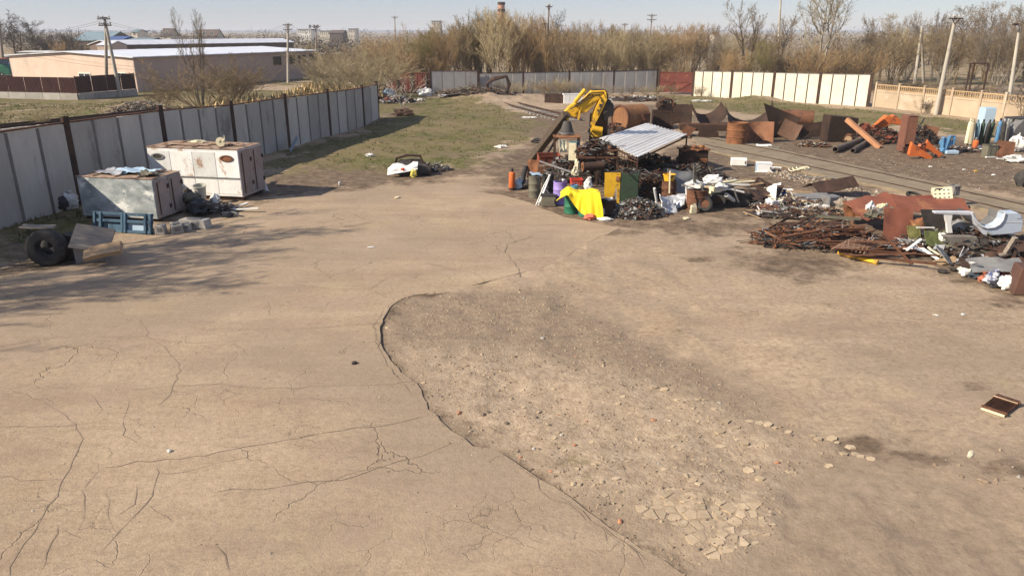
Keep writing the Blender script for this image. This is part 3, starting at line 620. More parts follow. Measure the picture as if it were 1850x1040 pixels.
fence('panel_fence', 'sunlit cream white fence of flat panels with black posts', wx, [2.72, 2.78, 2.85, 2.9, 2.98], 4, WPANEL, RUSTD, post_w=.3, post_up=.22, rail=GREY, t=.08, depth=.05, chamfer=.07, jw=.09, jm=DARK)
# ornamental concrete fence with a row of balusters
oA, oB = P(1584, 194), P(1822, 222)
ox = [along(oA, oB, x) for x in (1584, 1626, 1672, 1724, 1777, 1822, 1880, 1945)]
T = thing('concrete_fence', 'ochre concrete fence topped by a row of small balusters', 'fence', (ox[0][0], ox[0][1], 0)); T.rotation_euler[2] = math.atan2(ox[-1][1]-ox[0][1], ox[-1][0]-ox[0][0])
D = [(p - ox[0]).length for p in ox]; bal = None
for i, s_ in enumerate(D):
    b = MB(); b.box((s_, -.02, 1.1), (.2, .24, 2.4)); b.box((s_, -.02, 2.33), (.25, .29, .08)); b.obj('post', OCHREP, T, bev=.02)
    if i == len(D) - 1: break
    s0, s1 = s_ + .1, D[i+1] - .1; w = s1 - s0; c = (s0 + s1) / 2
    b = MB(); b.box((c, 0, .8), (w, .09, 1.7)); b.box((c, -.06, 1.52), (w-.05, .06, .1)); b.box((c, -.06, .12), (w-.05, .06, .16)); b.obj('panel', OCHREP, T)
    b = MB(); b.box((c, 0, 1.69), (w, .13, .07)); b.box((c, 0, 2.14), (w, .13, .09)); b.obj('rail', OCHRE, T)
    n = max(3, int(w / .21))
    for k in range(n):
        x = s0 + w * (k + .5) / n
        if bal is None:
            b = MB(); b.lathe([(.035, 0), (.055, .09), (.03, .19), (.055, .29), (.035, .38)], 8); bal = b.obj('baluster', OCHRE, T, loc=(x, 0, 1.72))
        else: share(bal, T, (x, 0, 1.72))
# dark red gate and sheds of tin in the far corner
a_, c_ = V2(P(690, 168)), V2(P(777, 170))
T = thing('metal_gate', 'dark red ribbed metal gate in the shaded far corner behind the small bare tree', 'gate', (a_[0], a_[1], 0)); L_ = (c_-a_).length; T.rotation_euler[2] = math.atan2(c_[1]-a_[1], c_[0]-a_[0])
for k in range(10):
    b = MB(); b.box((L_*(k+.5)/10, 0, 1.25), (L_/10-.03, .05, 2.2)); b.box((L_*(k+.5)/10, -.04, 1.25), (.08, .05, 2.2)); b.obj('panel', REDGATE if k % 3 else RUSTD, T)
b = MB(); b.box((L_/2, 0, 2.41), (L_, .14, .1)); b.obj('top_rail', RUST, T)
b = MB(); b.box((L_+.05, 0, 1.5), (.16, .16, 3.1)); b.obj('post', RUSTD, T)
# brown yard fence on white plinth blocks
q0, q1, q2 = V2(P(-70, 176)), V2(P(143, 181)), V2(P(248, 172))
T = thing('sheet_fence', 'dark brown ribbed sheet fence on a pale plinth before the long shed', 'fence', (q0[0], q0[1], 0)); O = q0
for (A, B, n, h_) in ((q0, q1, 7, 2.35), (q1, q2, 4, 2.45)):
    d = (B - A); Ls = d.length; an = math.atan2(d[1], d[0])
    for k in range(n):
        c = A + d * ((k + .5) / n) - O; w = Ls / n
        b = MB(); b.box((0, 0, .3), (w - .04, .3, .8)); b.obj('plinth_block', CONC, T, loc=(c[0], c[1], 0), rot=(0, 0, an))
        b = MB(); nr = 12
        b.grid(nr * 2, 1, lambda u, v: ((u - .5) * (w - .03), (-.025 if int(u * nr * 2 + .5) % 2 else .025), .72 + v * (h_ - .72)), t=.012); b.obj('sheet', MAROON, T, loc=(c[0], c[1], 0), rot=(0, 0, an))
    for p in (A, B):
        b = MB(); b.box((0, .08, h_/2), (.1, .1, h_ + .1)); b.obj('post', MAROON, T, loc=(p[0]-O[0], p[1]-O[1], 0), rot=(0, 0, an))

# ------------------------------------------------------------------ buildings
GABLE = mat('peach_plaster', (.58, .445, .355), (.53, .405, .32), (.46, .37, .30), sc=.4, rough=.95, bump=.1)
LILAC = mat('lilac_plaster', (.53, .405, .34), (.47, .36, .30), (.40, .31, .26), sc=.35, rough=.95, bump=.1)
ROOFW = mat('white_roof', (.60, .62, .66), (.52, .54, .59), sc=.3, rough=.5, bump=.05)
DKWALL = mat('brown_wall', (.16, .11, .09), (.12, .09, .075), sc=.4, rough=.9)
BROOF = mat('blue_roof', (.06, .10, .25), (.07, .12, .29), sc=.3, rough=.5)
def house(name, label, A, B, depth, h, roofm, wallm, rise=.6, over=.25, wins=(), winm=None, cat='building', gab=None, roofth=.12, ridge_along=True):
    """A-B is the front edge on the ground; depth goes to the left of A->B; windows (s,z,w,h) on the front, s in metres from A"""
    d = (B - A); L_ = d.length; T = thing(name, label, cat, (A[0], A[1], 0), math.atan2(d[1], d[0]))
    b = MB(); b.box((L_/2, .1, h/2 - .1), (L_, .2, h + .2)); b.obj('wall', wallm, T); b = MB(); b.box((L_/2, depth-.1, h/2-.1), (L_, .2, h+.2)); b.obj('wall', wallm, T)
    hr = h + rise
    for x in (.1, L_-.1):
        b = MB(); b.add([(x-.1 if x < 1 else x+.1, y, z) for (y, z) in ((.2, -.2), (depth-.2, -.2), (depth-.2, h), (depth/2, hr-.02), (.2, h))] , [(0,1,2,3,4)]); b.obj('gable_wall', gab or wallm, T)
    for s_ in (0, 1):
        b = MB(); y0, y1 = (-over, depth/2) if s_ == 0 else (depth+over, depth/2); z0 = h - rise*over/(depth/2)
        n = max(2, int(L_/1.2))
        b.grid(n, 1, lambda u, v: (-over + u*(L_+2*over), y0+(y1-y0)*v, z0+.03+(hr-z0)*v + (.02 if int(u*n+.5) % 2 else 0)), t=-roofth if s_ == 0 else roofth); b.obj('roof', roofm, T)
    for (s_, z, w, hh) in wins:
        fr = MB(); 
        for (cx, cz, dx, dz) in ((s_, z+hh, w+.16, .09), (s_, z, w+.2, .09), (s_-w/2, z+hh/2, .09, hh), (s_+w/2, z+hh/2, .09, hh), (s_, z+hh/2, .06, hh), (s_, z+hh*.6, w, .06)): fr.box((cx, -.02, cz), (dx, .1, dz))
        fo = fr.obj('window', winm or WOODG, T)
        b = MB(); b.box((s_, .0, z+hh/2), (w-.02, .03, hh-.02)); b.obj('pane', GLASS, fo)
    return T
sA, sB, sC = V2(P(250, 167)), V2(P(573, 139)), V2(P(116, 152))
dl = (sB - sA); ss = lambda x, y: ((V2(wallpt(sA, sB, x, y)) - sA).length, wallpt(sA, sB, x, y).z)
wn_ = []
for (x, y0, y1) in ((500, 103, 117), (525, 101, 115), (545, 100, 113), (564, 98, 110)):
    s_, zt = ss(x, y0); _, zb = ss(x, y1); wn_.append((s_, zb, 1.7, zt - zb))
dep = abs((sC - sA).cross(dl.normalized()) if False else (sC - sA)[0]*dl.normalized()[1] - (sC - sA)[1]*dl.normalized()[0])
shed = house('warehouse', 'long low warehouse with white roof, lilac long side and peach gable', sA, sB, dep, 4.0, ROOFW, LILAC, .55, .35, wn_, RUSTD, gab=GABLE)
# gable windows
inv = shed.matrix_basis.inverted()
gA_ = sA; nrm = Vector((-dl.normalized()[1], dl.normalized()[0])); gB_ = sA + nrm * dep
for (x0, x1, y0, y1) in ((145, 163, 133, 147), (213, 227, 132, 142)):
    a = inv @ wallpt(gA_, gB_, x0, y1); c = inv @ wallpt(gA_, gB_, x1, y0); ya, yb = sorted((a.y, c.y))
    za, zb = a.z, c.z; b = MB()
    for k in range(3): b.box((-.03, ya + (yb-ya)*k/2, (za+zb)/2), (.1, .1, zb-za))
    for k in range(3): b.box((-.03, (ya+yb)/2, za + (zb-za)*k/2), (.1, yb-ya, .09))
    fo = b.obj('window', WHITE, shed); b = MB(); b.box((-.01, (ya+yb)/2, (za+zb)/2), (.03, yb-ya, zb-za)); b.obj('pane', GLASS, fo)
d1 = dl.normalized(); s2 = sA + nrm * (dep + 12) + d1 * 1
house('warehouse', 'second white roofed warehouse just behind the long one, brown walls', V2(PY(205, 80, 169)), V2(PY(530, 77, 214)), 9, 4.2, ROOFW, DKWALL, .9, .3)
house('warehouse_annex', 'small peach gabled annex rising over the near end of the white roof', V2(PY(177, 95, 152)), V2(PY(199, 95, 152)), 7, 4.4, ROOFW, GABLE, .7, .1)
hA, hB = PY(40, 118, 150), PY(92, 118, 150)
house('brick_hut', 'small grey brick hut with two dark openings near the farm machines', V2(hA), V2(hB), 5, 3.2, WHITE, CONC, .1, .2, [(2.4, .9, 1.0, 1.2), (4.6, .3, 1.5, 2.0)], RUSTD)
def far_house(label, x0, x1, y0, y1, Y, roofm, wallm, rise, nwin, name='house', depth=10, floors=1):
    A, B = PY(x0, y1, Y), PY(x1, y1, Y); top = PY(x0, y0, Y).z; L_ = B.x - A.x; h = top
    w = [(L_*(k+.5)/nwin, h - 2.2 - 3*f_, L_/nwin*.4, 1.5) for k in range(nwin) for f_ in range(floors)] if nwin else []
    return house(name, label, V2(A), V2(B), depth, h - rise, roofm, wallm, rise, .3, w, WHITE)
BLUEW = mat('blue_wall', (.05, .09, .30), (.06, .11, .36), sc=.2, rough=.7); PINKW = mat('pink_wall', (.52, .16, .17), (.46, .14, .15), sc=.3); PALEW = mat('pale_far_wall', (.62, .55, .44), (.55, .5, .42), sc=.2); TEALR = mat('teal_roof', (.17, .24, .27), (.15, .21, .24), sc=.2); BRNR = mat('brown_roof', (.11, .08, .07), (.09, .07, .06), sc=.2)
far_house('blue sheet workshop far off behind the white roofs, by the A shaped pole', 190, 222, 67, 80, 230, BROOF, BLUEW, .8, 0, 'workshop')
far_house('bright pink sheet kiosk row between two blue workshops', 231, 270, 70, 80, 225, TEALR, PINKW, .5, 0, 'kiosk')
far_house('blue sheet workshop directly beside the pink kiosk row', 271, 300, 73, 80, 228, BROOF, BLUEW, .5, 0, 'workshop')
far_house('longest blue sheet workshop, stretching behind the bare upright tree', 340, 475, 73, 82, 228, BROOF, BLUEW, .6, 0, 'workshop')
far_house('far hangar with pale teal roof near the A shaped pole', 130, 190, 58, 70, 300, TEALR, DKWALL, 3.2, 0, 'hangar', 24)
far_house('far cream house with brown roof left of the bare upright tree', 289, 308, 52, 70, 330, BRNR, PALEW, 3, 2)
far_house('far long house with dark hipped looking roof behind the bare upright tree', 350, 390, 54, 68, 340, BRNR, PALEW, 3.4, 3)
far_house('far pale house just beside the trees on the horizon', 238, 248, 54, 64, 340, TEALR, PALEW, 1, 1)
far_house('far white apartment block, the widest on the horizon', 539, 562, 53, 72, 480, GREY, WHITE, .2, 6, 'apartment_block', 12, 3)
far_house('far cream apartment block behind the transformer pole', 578, 596, 56, 72, 470, GREY, PALEW, .2, 5, 'apartment_block', 12, 3)
far_house('far dark roofed building between the cream blocks on the horizon', 596, 620, 55, 70, 460, BRNR, BRNR, 1.5, 0, 'building', 12)
far_house('far narrow pale tower block between thicket tops on the horizon', 630, 642, 52, 70, 490, GREY, PALEW, .2, 3, 'apartment_block', 12, 3)
far_house('far cream block showing over the golden thicket edge', 780, 796, 38, 70, 500, GREY, PALEW, .2, 4, 'apartment_block', 12, 4)
for i, (x0, x1, y0) in enumerate(((1244, 1256, 60), (1262, 1272, 62), (1290, 1300, 59))):
    far_house(['tiny far pale house left of the dark rounded bare tree', 'tiny far pale house behind the dark rounded bare tree', 'tiny far pale house right of the dark rounded bare tree'][i], x0, x1, y0, 76, 420, BRNR, PALEW, 2, 1)
# brick chimney on the horizon
c = PY(906, 60, 330); top = PY(906, 4, 330).z
T = thing('factory_chimney', 'tall brick factory chimney with dark bands rising behind the golden thicket', 'chimney', (c.x, c.y, 0))
CHIM = mat('chimney_brick', (.40, .21, .15), (.34, .17, .12), sc=.5)
b = MB(); b.lathe([(2.0, -1), (1.35, top)], 18); b.obj('shaft', CHIM, T, smooth=True)
for z in (top - .7, top - 3.4): b = MB(); b.lathe([(1.38, z-.5), (1.62, z-.2), (1.62, z+.5), (1.38, z+.7), (1.2, z+.7)], 18); b.obj('band', RUSTD, T)

# ------------------------------------------------------------------ poles and wires
WIRE = mat('wire', (.03, .03, .03), sc=1, bump=0); INS = mat('insulator', (.55, .55, .52), sc=5, bump=0)
def pole(label, x, yb, yt, lean=None, r=(.2, .11), arms=1, Y=None, mats=POLEC, xt=None, name='utility_pole', square=False, armdir=0.0, aw=1.6):
    b0 = P(x, yb) if Y is None else Vector((PY(x, yb, Y).x, Y, 0)); b0.z = 0
    t0 = PY(xt if xt is not None else x, yt, b0.y)
    T = thing(name, label, 'pole', b0); d = t0 - b0; b = MB()
    b.tube([(0, 0, -.6), d * .5, d], [r[0]*1.02, (r[0]+r[1])/2, r[1]], 4 if square else 10); b.obj('shaft', mats, T, smooth=not square)
    for k in range(arms):
        z = d * (1 - .03 - k * .075); ca, sa = math.cos(armdir), math.sin(armdir); b = MB()
        b.bar(z + Vector((-aw/2*ca, -aw/2*sa - .12, 0)), z + Vector((aw/2*ca, aw/2*sa - .12, 0)), .1); b.bar(z + Vector((-aw*.3*ca, -aw*.3*sa-.12, 0)), z + Vector((0, -.12, -.5)), .05); b.bar(z + Vector((aw*.3*ca, aw*.3*sa-.12, 0)), z + Vector((0, -.12, -.5)), .05)
        ar = b.obj('crossarm', RUSTD, T)
        for s_ in (-.48, -.2, .2, .48):
            b = MB(); b.lathe([(.02, 0), (.02, .08), (.06, .1), (.07, .16), (.04, .24), (0, .25)], 7, c=z + Vector((s_*aw*ca, s_*aw*sa - .12, .05))); b.obj('insulator', INS, ar)
    return T
def Aframe(label, xt, yt, legs, Yl=None, m_=POLEC, kit=True):
    p0 = P(*legs[1]); top = PY(xt, yt, p0.y); T = thing('braced_pole', label, 'pole', (p0.x, p0.y, 0))
    loc = top - Vector((p0.x, p0.y, 0))
    b = MB(); b.tube([(0, 0, -.4), loc * .5, loc], [.23, .19, .14], 10); b.obj('shaft', m_, T, smooth=True)
    q = PY(legs[0][0], legs[0][1], p0.y + .0); q = Vector((q.x, p0.y + 2.2, -.3)) - Vector((p0.x, p0.y, 0))
    b = MB(); b.tube([q, loc * .93], [.22, .14], 10); b.obj('brace', m_, T, smooth=True)
    if kit:
        for k, s_ in enumerate((.99, .91)):
            b = MB(); z = loc * s_; b.bar(z + Vector((-.7, -.2, .1)), z + Vector((.7, -.2, .1)), .12); b.bar(z + Vector((-.1, -.8, .25)), z + Vector((-.1, .8, .25)), .1); ar = b.obj('crossarm', RUSTD, T)
            for dx in (-.6, -.1, .6): b = MB(); b.lathe([(.03, 0), (.08, .1), (.09, .25), (.03, .32)], 8, c=z + Vector((dx, -.2, .15))); b.obj('insulator', INS, ar)
    return T
pA = Aframe('A shaped concrete power pole standing before the warehouse gable', 189, 35, [(168, 142), (218, 175)])
pA2 = Aframe('pale A shaped pole beyond the ochre fence, under the bare trees', 1666, 48, [(1687, 136), (1652, 152)], kit=False)
pole('slim concrete pole beside the far end of the warehouse', 520, 150, 42, r=(.2, .12), arms=2, aw=1.3)
T = pole('wooden transformer pole with a cluster of gear behind the warehouse end', 571, 135, 46, r=(.17, .11), arms=2, aw=1.7, mats=WOODG, Y=150)
tl = PY(567, 49, 150) - Vector(T.location)
for dx in (-.7, .1, .8): b = MB(); b.lathe([(.16, 0), (.2, .1), (.2, .5), (.12, .6), (0, .62)], 10, c=tl + Vector((dx, -.3, -.2))); b.obj('transformer', GREY, T)
Tp = pole('tall dark wooden pole, taller of the joined pair behind the grey fence', 985, 140, 8, r=(.17, .11), arms=1, mats=WOODG, Y=104, xt=992, aw=.9)
pole('short stub pole strapped beside the tall dark wooden pole', 981, 140, 40, r=(.17, .13), arms=1, mats=WOODG, Y=103.6, xt=985, aw=.7)
pole('dark wooden pole with two crossarms rising from the thicket', 1173, 75, 25, r=(.16, .11), arms=2, mats=WOODG, Y=150, xt=1178, aw=1.8)
pole('thin distant pole beside the golden thicket left of the tall pair', 713, 60, 29, r=(.16, .1), arms=1, Y=190, mats=WOODG)
pole('thin distant pole stub poking from the thicket before the open sky', 1129, 65, 42, r=(.16, .12), arms=1, Y=170, mats=WOODG)
pole('tall bare grey pole standing behind the two tall bare trees', 1403, 140, -8, r=(.2, .13), arms=0, Y=120, xt=1411)
pole('leaning pale concrete pole in front of the ochre fence', 1690, 208, 28, r=(.2, .12), arms=1, xt=1727, aw=1.2)
T = pole('pale concrete lamp pole right at the gas bottles', 1818, 216, 49, r=(.18, .10), arms=0, xt=1842, name='lamp_pole')
tp_ = PY(1842, 49, T.location.y) - Vector(T.location); b = MB(); b.tube([tp_ + Vector((0, 0, -.2)), tp_ + Vector((-.15, -.1, .1)), tp_ + Vector((-.5, -.3, .18))], .03, 6); b.obj('arm', GREY, T)
b = MB(); b.blob(tp_ + Vector((-.6, -.35, .2)), (.55, .28, .2), 3, .1); b.obj('lamp_head', RUSTD, T, smooth=True)
pole('dark leaning pole cut by the edge beside the big dark tree', 3, 120, 28, r=(.24, .16), arms=0, Y=115, xt=-3, mats=WOODG)
def wires(label, A, B, sag, n=12, r=.012):
    b = MB()
    for off in (-.5, .5):
        pts = [A + (B - A) * (k / n) + Vector((off, 0, -sag * 4 * (k/n) * (1 - k/n))) for k in range(n + 1)]; b.tube(pts, r, 4)
    o = b.obj('power_line', WIRE); tag(o, label, 'wire')
wires('thin power line running from the A shaped pole to the slim pole', PY(189, 40, P(218, 175).y), PY(520, 46, P(520, 150).y), 1.6)
wires('thin power line leaving the A shaped pole towards the big dark tree', PY(-140, 60, 110), PY(189, 38, P(218, 175).y), 1.2)
wires('thin power line from the slim pole to the transformer pole', PY(520, 46, P(520, 150).y), PY(568, 48, 150), .8)
# rusty frame behind the ochre fence
fA = PY(1745, 160, 82); T = thing('gantry', 'rusty steel goal shaped frame beyond the ochre fence', 'frame', (fA.x, 82, 0)); h_ = PY(1745, 115, 82).z
for (x, y) in ((0, 0), (1.35, 1.6), (1.9, 0)): b = MB(); b.box((x, y, h_/2), (.14, .14, h_)); b.obj('upright', RUSTD, T)
b = MB(); b.bar((0, 0, h_), (1.9, 0, h_), .12); b.bar((0, 0, h_), (1.35, 1.6, h_), .12); b.bar((1.35, 1.6, h_), (1.9, 0, h_), .12); b.obj('crossbar', RUSTD, T)

# ------------------------------------------------------------------ rails
def track(name, label, A, B, gauge, n, slm, railm, sl=2.5, z=.03):
    d = B - A; L_ = d.length; T = thing(name, label, 'railway track', (A[0], A[1], 0), math.atan2(d[1], d[0])); first = None
    for k in range(n):
        x = L_ * (k + .5) / n
        if first is None: b = MB(); b.box((0, 0, 0), (.24, sl, .18)); first = b.obj('sleeper', slm, T, loc=(x, 0, z), bev=.02)
        else: share(first, T, (x, rnd.uniform(-.05, .05), z + rnd.uniform(-.02, .02)), (0, 0, rnd.gauss(0, .03)))
    for y in (-gauge/2, gauge/2):
        b = MB(); b.side([(0, 0), (L_, 0), (L_, .03), (0, .03)], y-.07, y+.07); b.side([(0, .03), (L_, .03), (L_, .13), (0, .13)], y-.012, y+.012); b.side([(0, .13), (L_, .13), (L_, .17), (0, .17)], y-.036, y+.036)
        for v in range(len(b.v)): b.v[v] = (b.v[v][0], b.v[v][1], b.v[v][2] + z + .09)
        b.obj('rail', railm, T)
    return T
dF = (lp[8] - lp[0]).normalized(); nF = Vector((-dF[1], dF[0]))
track('railway_track', 'railway track on concrete sleepers just outside the shaded panel fence', V2(P(-80, 249)), V2(P(318, 206)), 1.52, 78, CONC, RUSTD, z=.3)
b = MB(); a, c = V2(P(-80, 249)), V2(P(318, 206)); L_ = (c - a).length
b.side([(0, -.1), (L_, -.1), (L_, .27), (0, .27)], -1.2, 1.2); b.side([(0, -.1), (L_, -.1), (L_, .05), (0, .05)], -1.9, 1.9)
bed = b.obj('track_bed', EC, loc=(a[0], a[1], 0), rot=(0, 0, math.atan2(c[1]-a[1], c[0]-a[0]))); tag(bed, kind='structure')
r0, r1 = V2(P(880, 178)), V2(P(1035, 219))
track('railway_track', 'overgrown yard track of pale sleepers running towards the yellow boom', r0, r1, 1.52, 26, CONC, RUSTD, z=-.02)
# sunken lane with two rails crossing the scrapyard
PATH = mat('packed_clay', (.25, .20, .135), (.195, .155, .105), (.15, .118, .08), sc=1.4, rough=.95, t3=.6)
pa = jag([(1240, 240), (1290, 250), (1400, 270), (1480, 288), (1650, 324), (1850, 368), (2000, 402)], .08, .8, 31); pb = jag([(1270, 272), (1330, 285), (1400, 299), (1480, 319), (1600, 341), (1750, 374), (1850, 400), (1960, 430)], .08, .8, 32)[::-1]
b = MB(); b.prism([(p.x, p.y) for p in pa + pb], -.1, .1); lane = b.obj('lane', PATH); tag(lane, kind='structure')
for nm, pts in (('a', [(1250, 247), (1410, 277), (1660, 332), (1990, 406)]), ('b', [(1272, 264), (1410, 293), (1600, 334), (1780, 374), (1950, 416)])):
    w_ = [P(*q) for q in pts]; b = MB()
    for p, q in zip(w_, w_[1:]): b.bar(p + Vector((0, 0, .11)), q + Vector((0, 0, .11)), .08, .05)
    o = b.obj('rail', RUSTD, lane)
# ------------------------------------------------------------------ bare trees and thickets
def tubes_mesh(name, segs):
    S = np.array(segs, np.float64); p0, p1, r0, r1 = S[:, 0:3], S[:, 3:6], S[:, 6], S[:, 7]; n = len(S)
    d = p1 - p0; d /= np.linalg.norm(d, axis=1, keepdims=True) + 1e-9
    ref = np.where(np.abs(d[:, 2:3]) > .9, np.array([[1., 0, 0]]), np.array([[0, 0, 1.]])); u = np.cross(d, ref); u /= np.linalg.norm(u, axis=1, keepdims=True); w = np.cross(d, u)
    V = np.zeros((n, 6, 3))
    for k in range(3):
        a = 2 * math.pi * k / 3; o = u * math.cos(a) + w * math.sin(a)
        V[:, k] = p0 + o * r0[:, None]; V[:, k + 3] = p1 + o * r1[:, None]
    base = (np.arange(n) * 6)[:, None, None]; q = np.array([[0, 1, 4, 3], [1, 2, 5, 4], [2, 0, 3, 5]])[None]
    return fast_mesh(name, V.reshape(-1, 3), (base + q).reshape(-1, 4), 4)
def grow(g, p, d, L_, r, lvl, cfg, limbs, twigs):
    n = cfg['steps'][lvl]; up = cfg['up'][lvl]; jit = cfg['jit'][lvl]; last = lvl == len(cfg['steps']) - 1; rr = r
    pos = []
    for i in range(n):
        d2 = Vector((d.x + g.gauss(0, jit), d.y + g.gauss(0, jit), d.z + g.gauss(0, jit) * .6 + up)).normalized()
        q = p + d2 * (L_ / n); r2 = max(r * (1 - .82 * (i + 1) / n), cfg.get('rmin', .0105))
        (limbs if lvl < cfg['limb'] else twigs).append((*p, *q, rr, r2)); pos.append((q, d2, r2, (i + 1) / n)); p, d, rr = q, d2, r2
    if last: return
    nc = cfg['kids'][lvl]; st = cfg['start'][lvl]
    for k in range(nc):
        t = st + (1 - st) * (k + g.random()) / nc; q, dq, rq, _ = pos[min(int(t * n), n - 1)]
        o = dq.orthogonal().normalized(); o.rotate(Matrix.Rotation(g.random() * 6.283, 3, dq)); an = cfg['ang'][lvl] * g.uniform(.6, 1.3)
        d3 = (dq * math.cos(an) + o * math.sin(an)).normalized()
        grow(g, q, d3, L_ * cfg['len'][lvl] * g.uniform(.6, 1.15) * (1.15 - .6 * t * cfg.get('top', 1)), min(rq * .75, r * cfg['rad'][lvl]), lvl + 1, cfg, limbs, twigs)
CFG = dict(
 willow=dict(stems=19, spread=.42, L=(5.2, 8), r=.07, steps=[6, 4, 3, 2], up=[.06, .10, .12, .1], jit=[.07, .12, .16, .2], kids=[9, 7, 5], start=[.25, .2, .15], ang=[.45, .5, .5], len=[.42, .5, .5], rad=[.5, .5, .6], limb=1, base=.5),
 brush=dict(stems=22, spread=.75, L=(2.4, 4.6), r=.04, steps=[5, 4, 2], up=[.03, .06, .08], jit=[.12, .16, .2], kids=[10, 7], start=[.2, .15], ang=[.55, .55], len=[.45, .5], rad=[.5, .6], limb=1, base=.6),
 pale=dict(stems=26, spread=.95, L=(4.5, 7.5), r=.055, steps=[6, 4, 3, 2], up=[.02, .05, .06, .05], jit=[.10, .15, .2, .2], kids=[9, 6, 4], start=[.25, .2, .2], ang=[.5, .55, .55], len=[.40, .5, .5], rad=[.5, .55, .6], limb=1, base=.9),
 poplar=dict(stems=2, spread=.12, L=(11, 13.5), r=.24, steps=[9, 6, 4, 3, 2], up=[.05, .16, .10, .08, .05], jit=[.04, .09, .14, .18, .2], kids=[15, 9, 6, 4], start=[.2, .2, .2, .2], ang=[.75, .55, .5, .5], len=[.52, .42, .45, .5], rad=[.42, .5, .55, .6], limb=2, base=0),
 round=dict(stems=2, spread=.1, L=(8.5, 9.5), r=.22, steps=[7, 6, 4, 3, 2], up=[.03, .04, .05, .04, .03], jit=[.07, .14, .18, .2, .2], kids=[12, 8, 6, 5], start=[.28, .2, .2, .2], ang=[.85, .65, .6, .6], len=[.55, .5, .48, .5], rad=[.45, .5, .55, .6], limb=2, base=.15),
 twin=dict(stems=7, spread=.34, L=(9.5, 13), r=.11, steps=[9, 5, 3, 2], up=[.07, .12, .1, .08], jit=[.05, .10, .16, .2], kids=[13, 6, 4], start=[.35, .2, .2], ang=[.40, .45, .5], len=[.24, .5, .5], rad=[.45, .5, .6], limb=1, base=.35),
 small=dict(stems=5, spread=.6, L=(2.4, 3.4), r=.05, steps=[5, 4, 3], up=[.05, .04, .04], jit=[.10, .15, .2], kids=[7, 5], start=[.25, .2], ang=[.7, .6], len=[.5, .5], rad=[.5, .6], limb=1, base=.05))
def bark(name, c1, c2): return mat(name, c1, c2, sc=1.2, rough=.95, bump=0, vary=.22)
BK = dict(gold=bark('gold_twigs', (.37, .25, .125), (.28, .19, .10)), brown=bark('brown_twigs', (.235, .175, .10), (.18, .13, .078)), pale=bark('pale_twigs', (.40, .325, .19), (.32, .255, .15)),
          grey=bark('grey_bark', (.26, .22, .175), (.19, .16, .125)), dark=bark('dark_bark', (.085, .066, .052), (.06, .048, .04)), green=bark('greening_twigs', (.22, .185, .07), (.17, .14, .055)), white=bark('white_bark', (.50, .45, .37), (.40, .35, .28)))
PROTO = {}
def tree_meshes(kind, var):
    key = (kind, var)
    if key in PROTO: return PROTO[key]
    c = CFG[kind]; g = random.Random(hash_(kind) + var * 97); limbs = []; twigs = []
    for s_ in range(c['stems']):
        a = g.random() * 6.283; lean = c['spread'] * math.sqrt(g.random()); b0 = c['base'] * math.sqrt(g.random())
        d = Vector((math.cos(a) * math.sin(lean), math.sin(a) * math.sin(lean), math.cos(lean)))
        grow(g, Vector((math.cos(a) * b0, math.sin(a) * b0, -.15)), d, g.uniform(*c['L']), c['r'] * g.uniform(.7, 1.1), 0, c, limbs, twigs)
    S = np.array(limbs + twigs); top = S[:, 5].max()
    PROTO[key] = (tubes_mesh('trunk', limbs), tubes_mesh('crown', twigs), top); return PROTO[key]
def hash_(s): return sum(ord(ch) * (i + 3) for i, ch in enumerate(s))
MESHM = {}
def tree(name, kind, var, loc, h, label, cat, group=None, tm='grey', cm='brown', wide=1.0, rz=None, thick=1.0):
    t, c, top = tree_meshes(kind, var); k = h / top
    T = thing(name, label, cat, loc, rnd.random() * 6.28 if rz is None else rz, group); T.scale = (k * wide, k * wide, k)
    for nm, me, mm in (('trunk', t, tm), ('crown', c, cm)):
        kk = (me.name, mm)
        if kk not in MESHM: q = me.copy(); q.materials.append(BK[mm]); MESHM[kk] = q
        o = bpy.data.objects.new(nm, MESHM[kk]); COL.objects.link(o); o.parent = T
    return T
def ptree(name, kind, var, x, yt, Y, label, cat='tree', **kw):
    b0 = PY(x, 150, Y); h = PY(x, yt, Y).z; return tree(name, kind, var, (b0.x, Y, 0), h, label, cat, **kw)
# single trees one can point to
ptree('tree', 'round', 0, 42, 16, 175, 'big dark rounded bare tree above the farm machines', tm='dark', cm='dark', wide=1.6)
ptree('tree', 'round', 1, 78, 36, 168, 'lower dark bare tree leaning against the big rounded one', tm='dark', cm='dark', wide=1.1)
ptree('tree', 'round', 1, 8, 28, 190, 'dark bare tree cut by the picture edge beside the leaning pole', tm='dark', cm='brown')
b_ = P(372, 196)
tree('bush', 'pale', 1, (b_.x + 1.2, b_.y + 3.5, 0), 5.2, 'second brown bush standing just behind the thin upright tree', 'bush', tm='brown', cm='brown', wide=1.35)
tree('bush', 'brush', 1, (b_.x - 3.5, b_.y - 1, 0), 3.0, 'low brown brush left of the thin upright tree', 'bush', tm='brown', cm='brown', wide=1.5)
tree('tree', 'twin', 0, (b_.x - .6, b_.y + .5, 0), hgt(335, 196, 12), 'tall bare tree with several thin upright stems before the warehouse', 'tree', tm='grey', cm='brown', wide=.85)
tree('bush', 'pale', 0, (b_.x - .3, b_.y, 0), hgt(372, 196, 100), 'broad brown bare bush at the foot of the thin upright tree', 'bush', tm='brown', cm='brown', wide=1.8)
tree('bush', 'pale', 1, (P(425, 178).x, P(425, 178).y, 0), 3.6, 'low bare bush between the upright tree and the dry reeds', 'bush', tm='brown', cm='brown', wide=1.4)
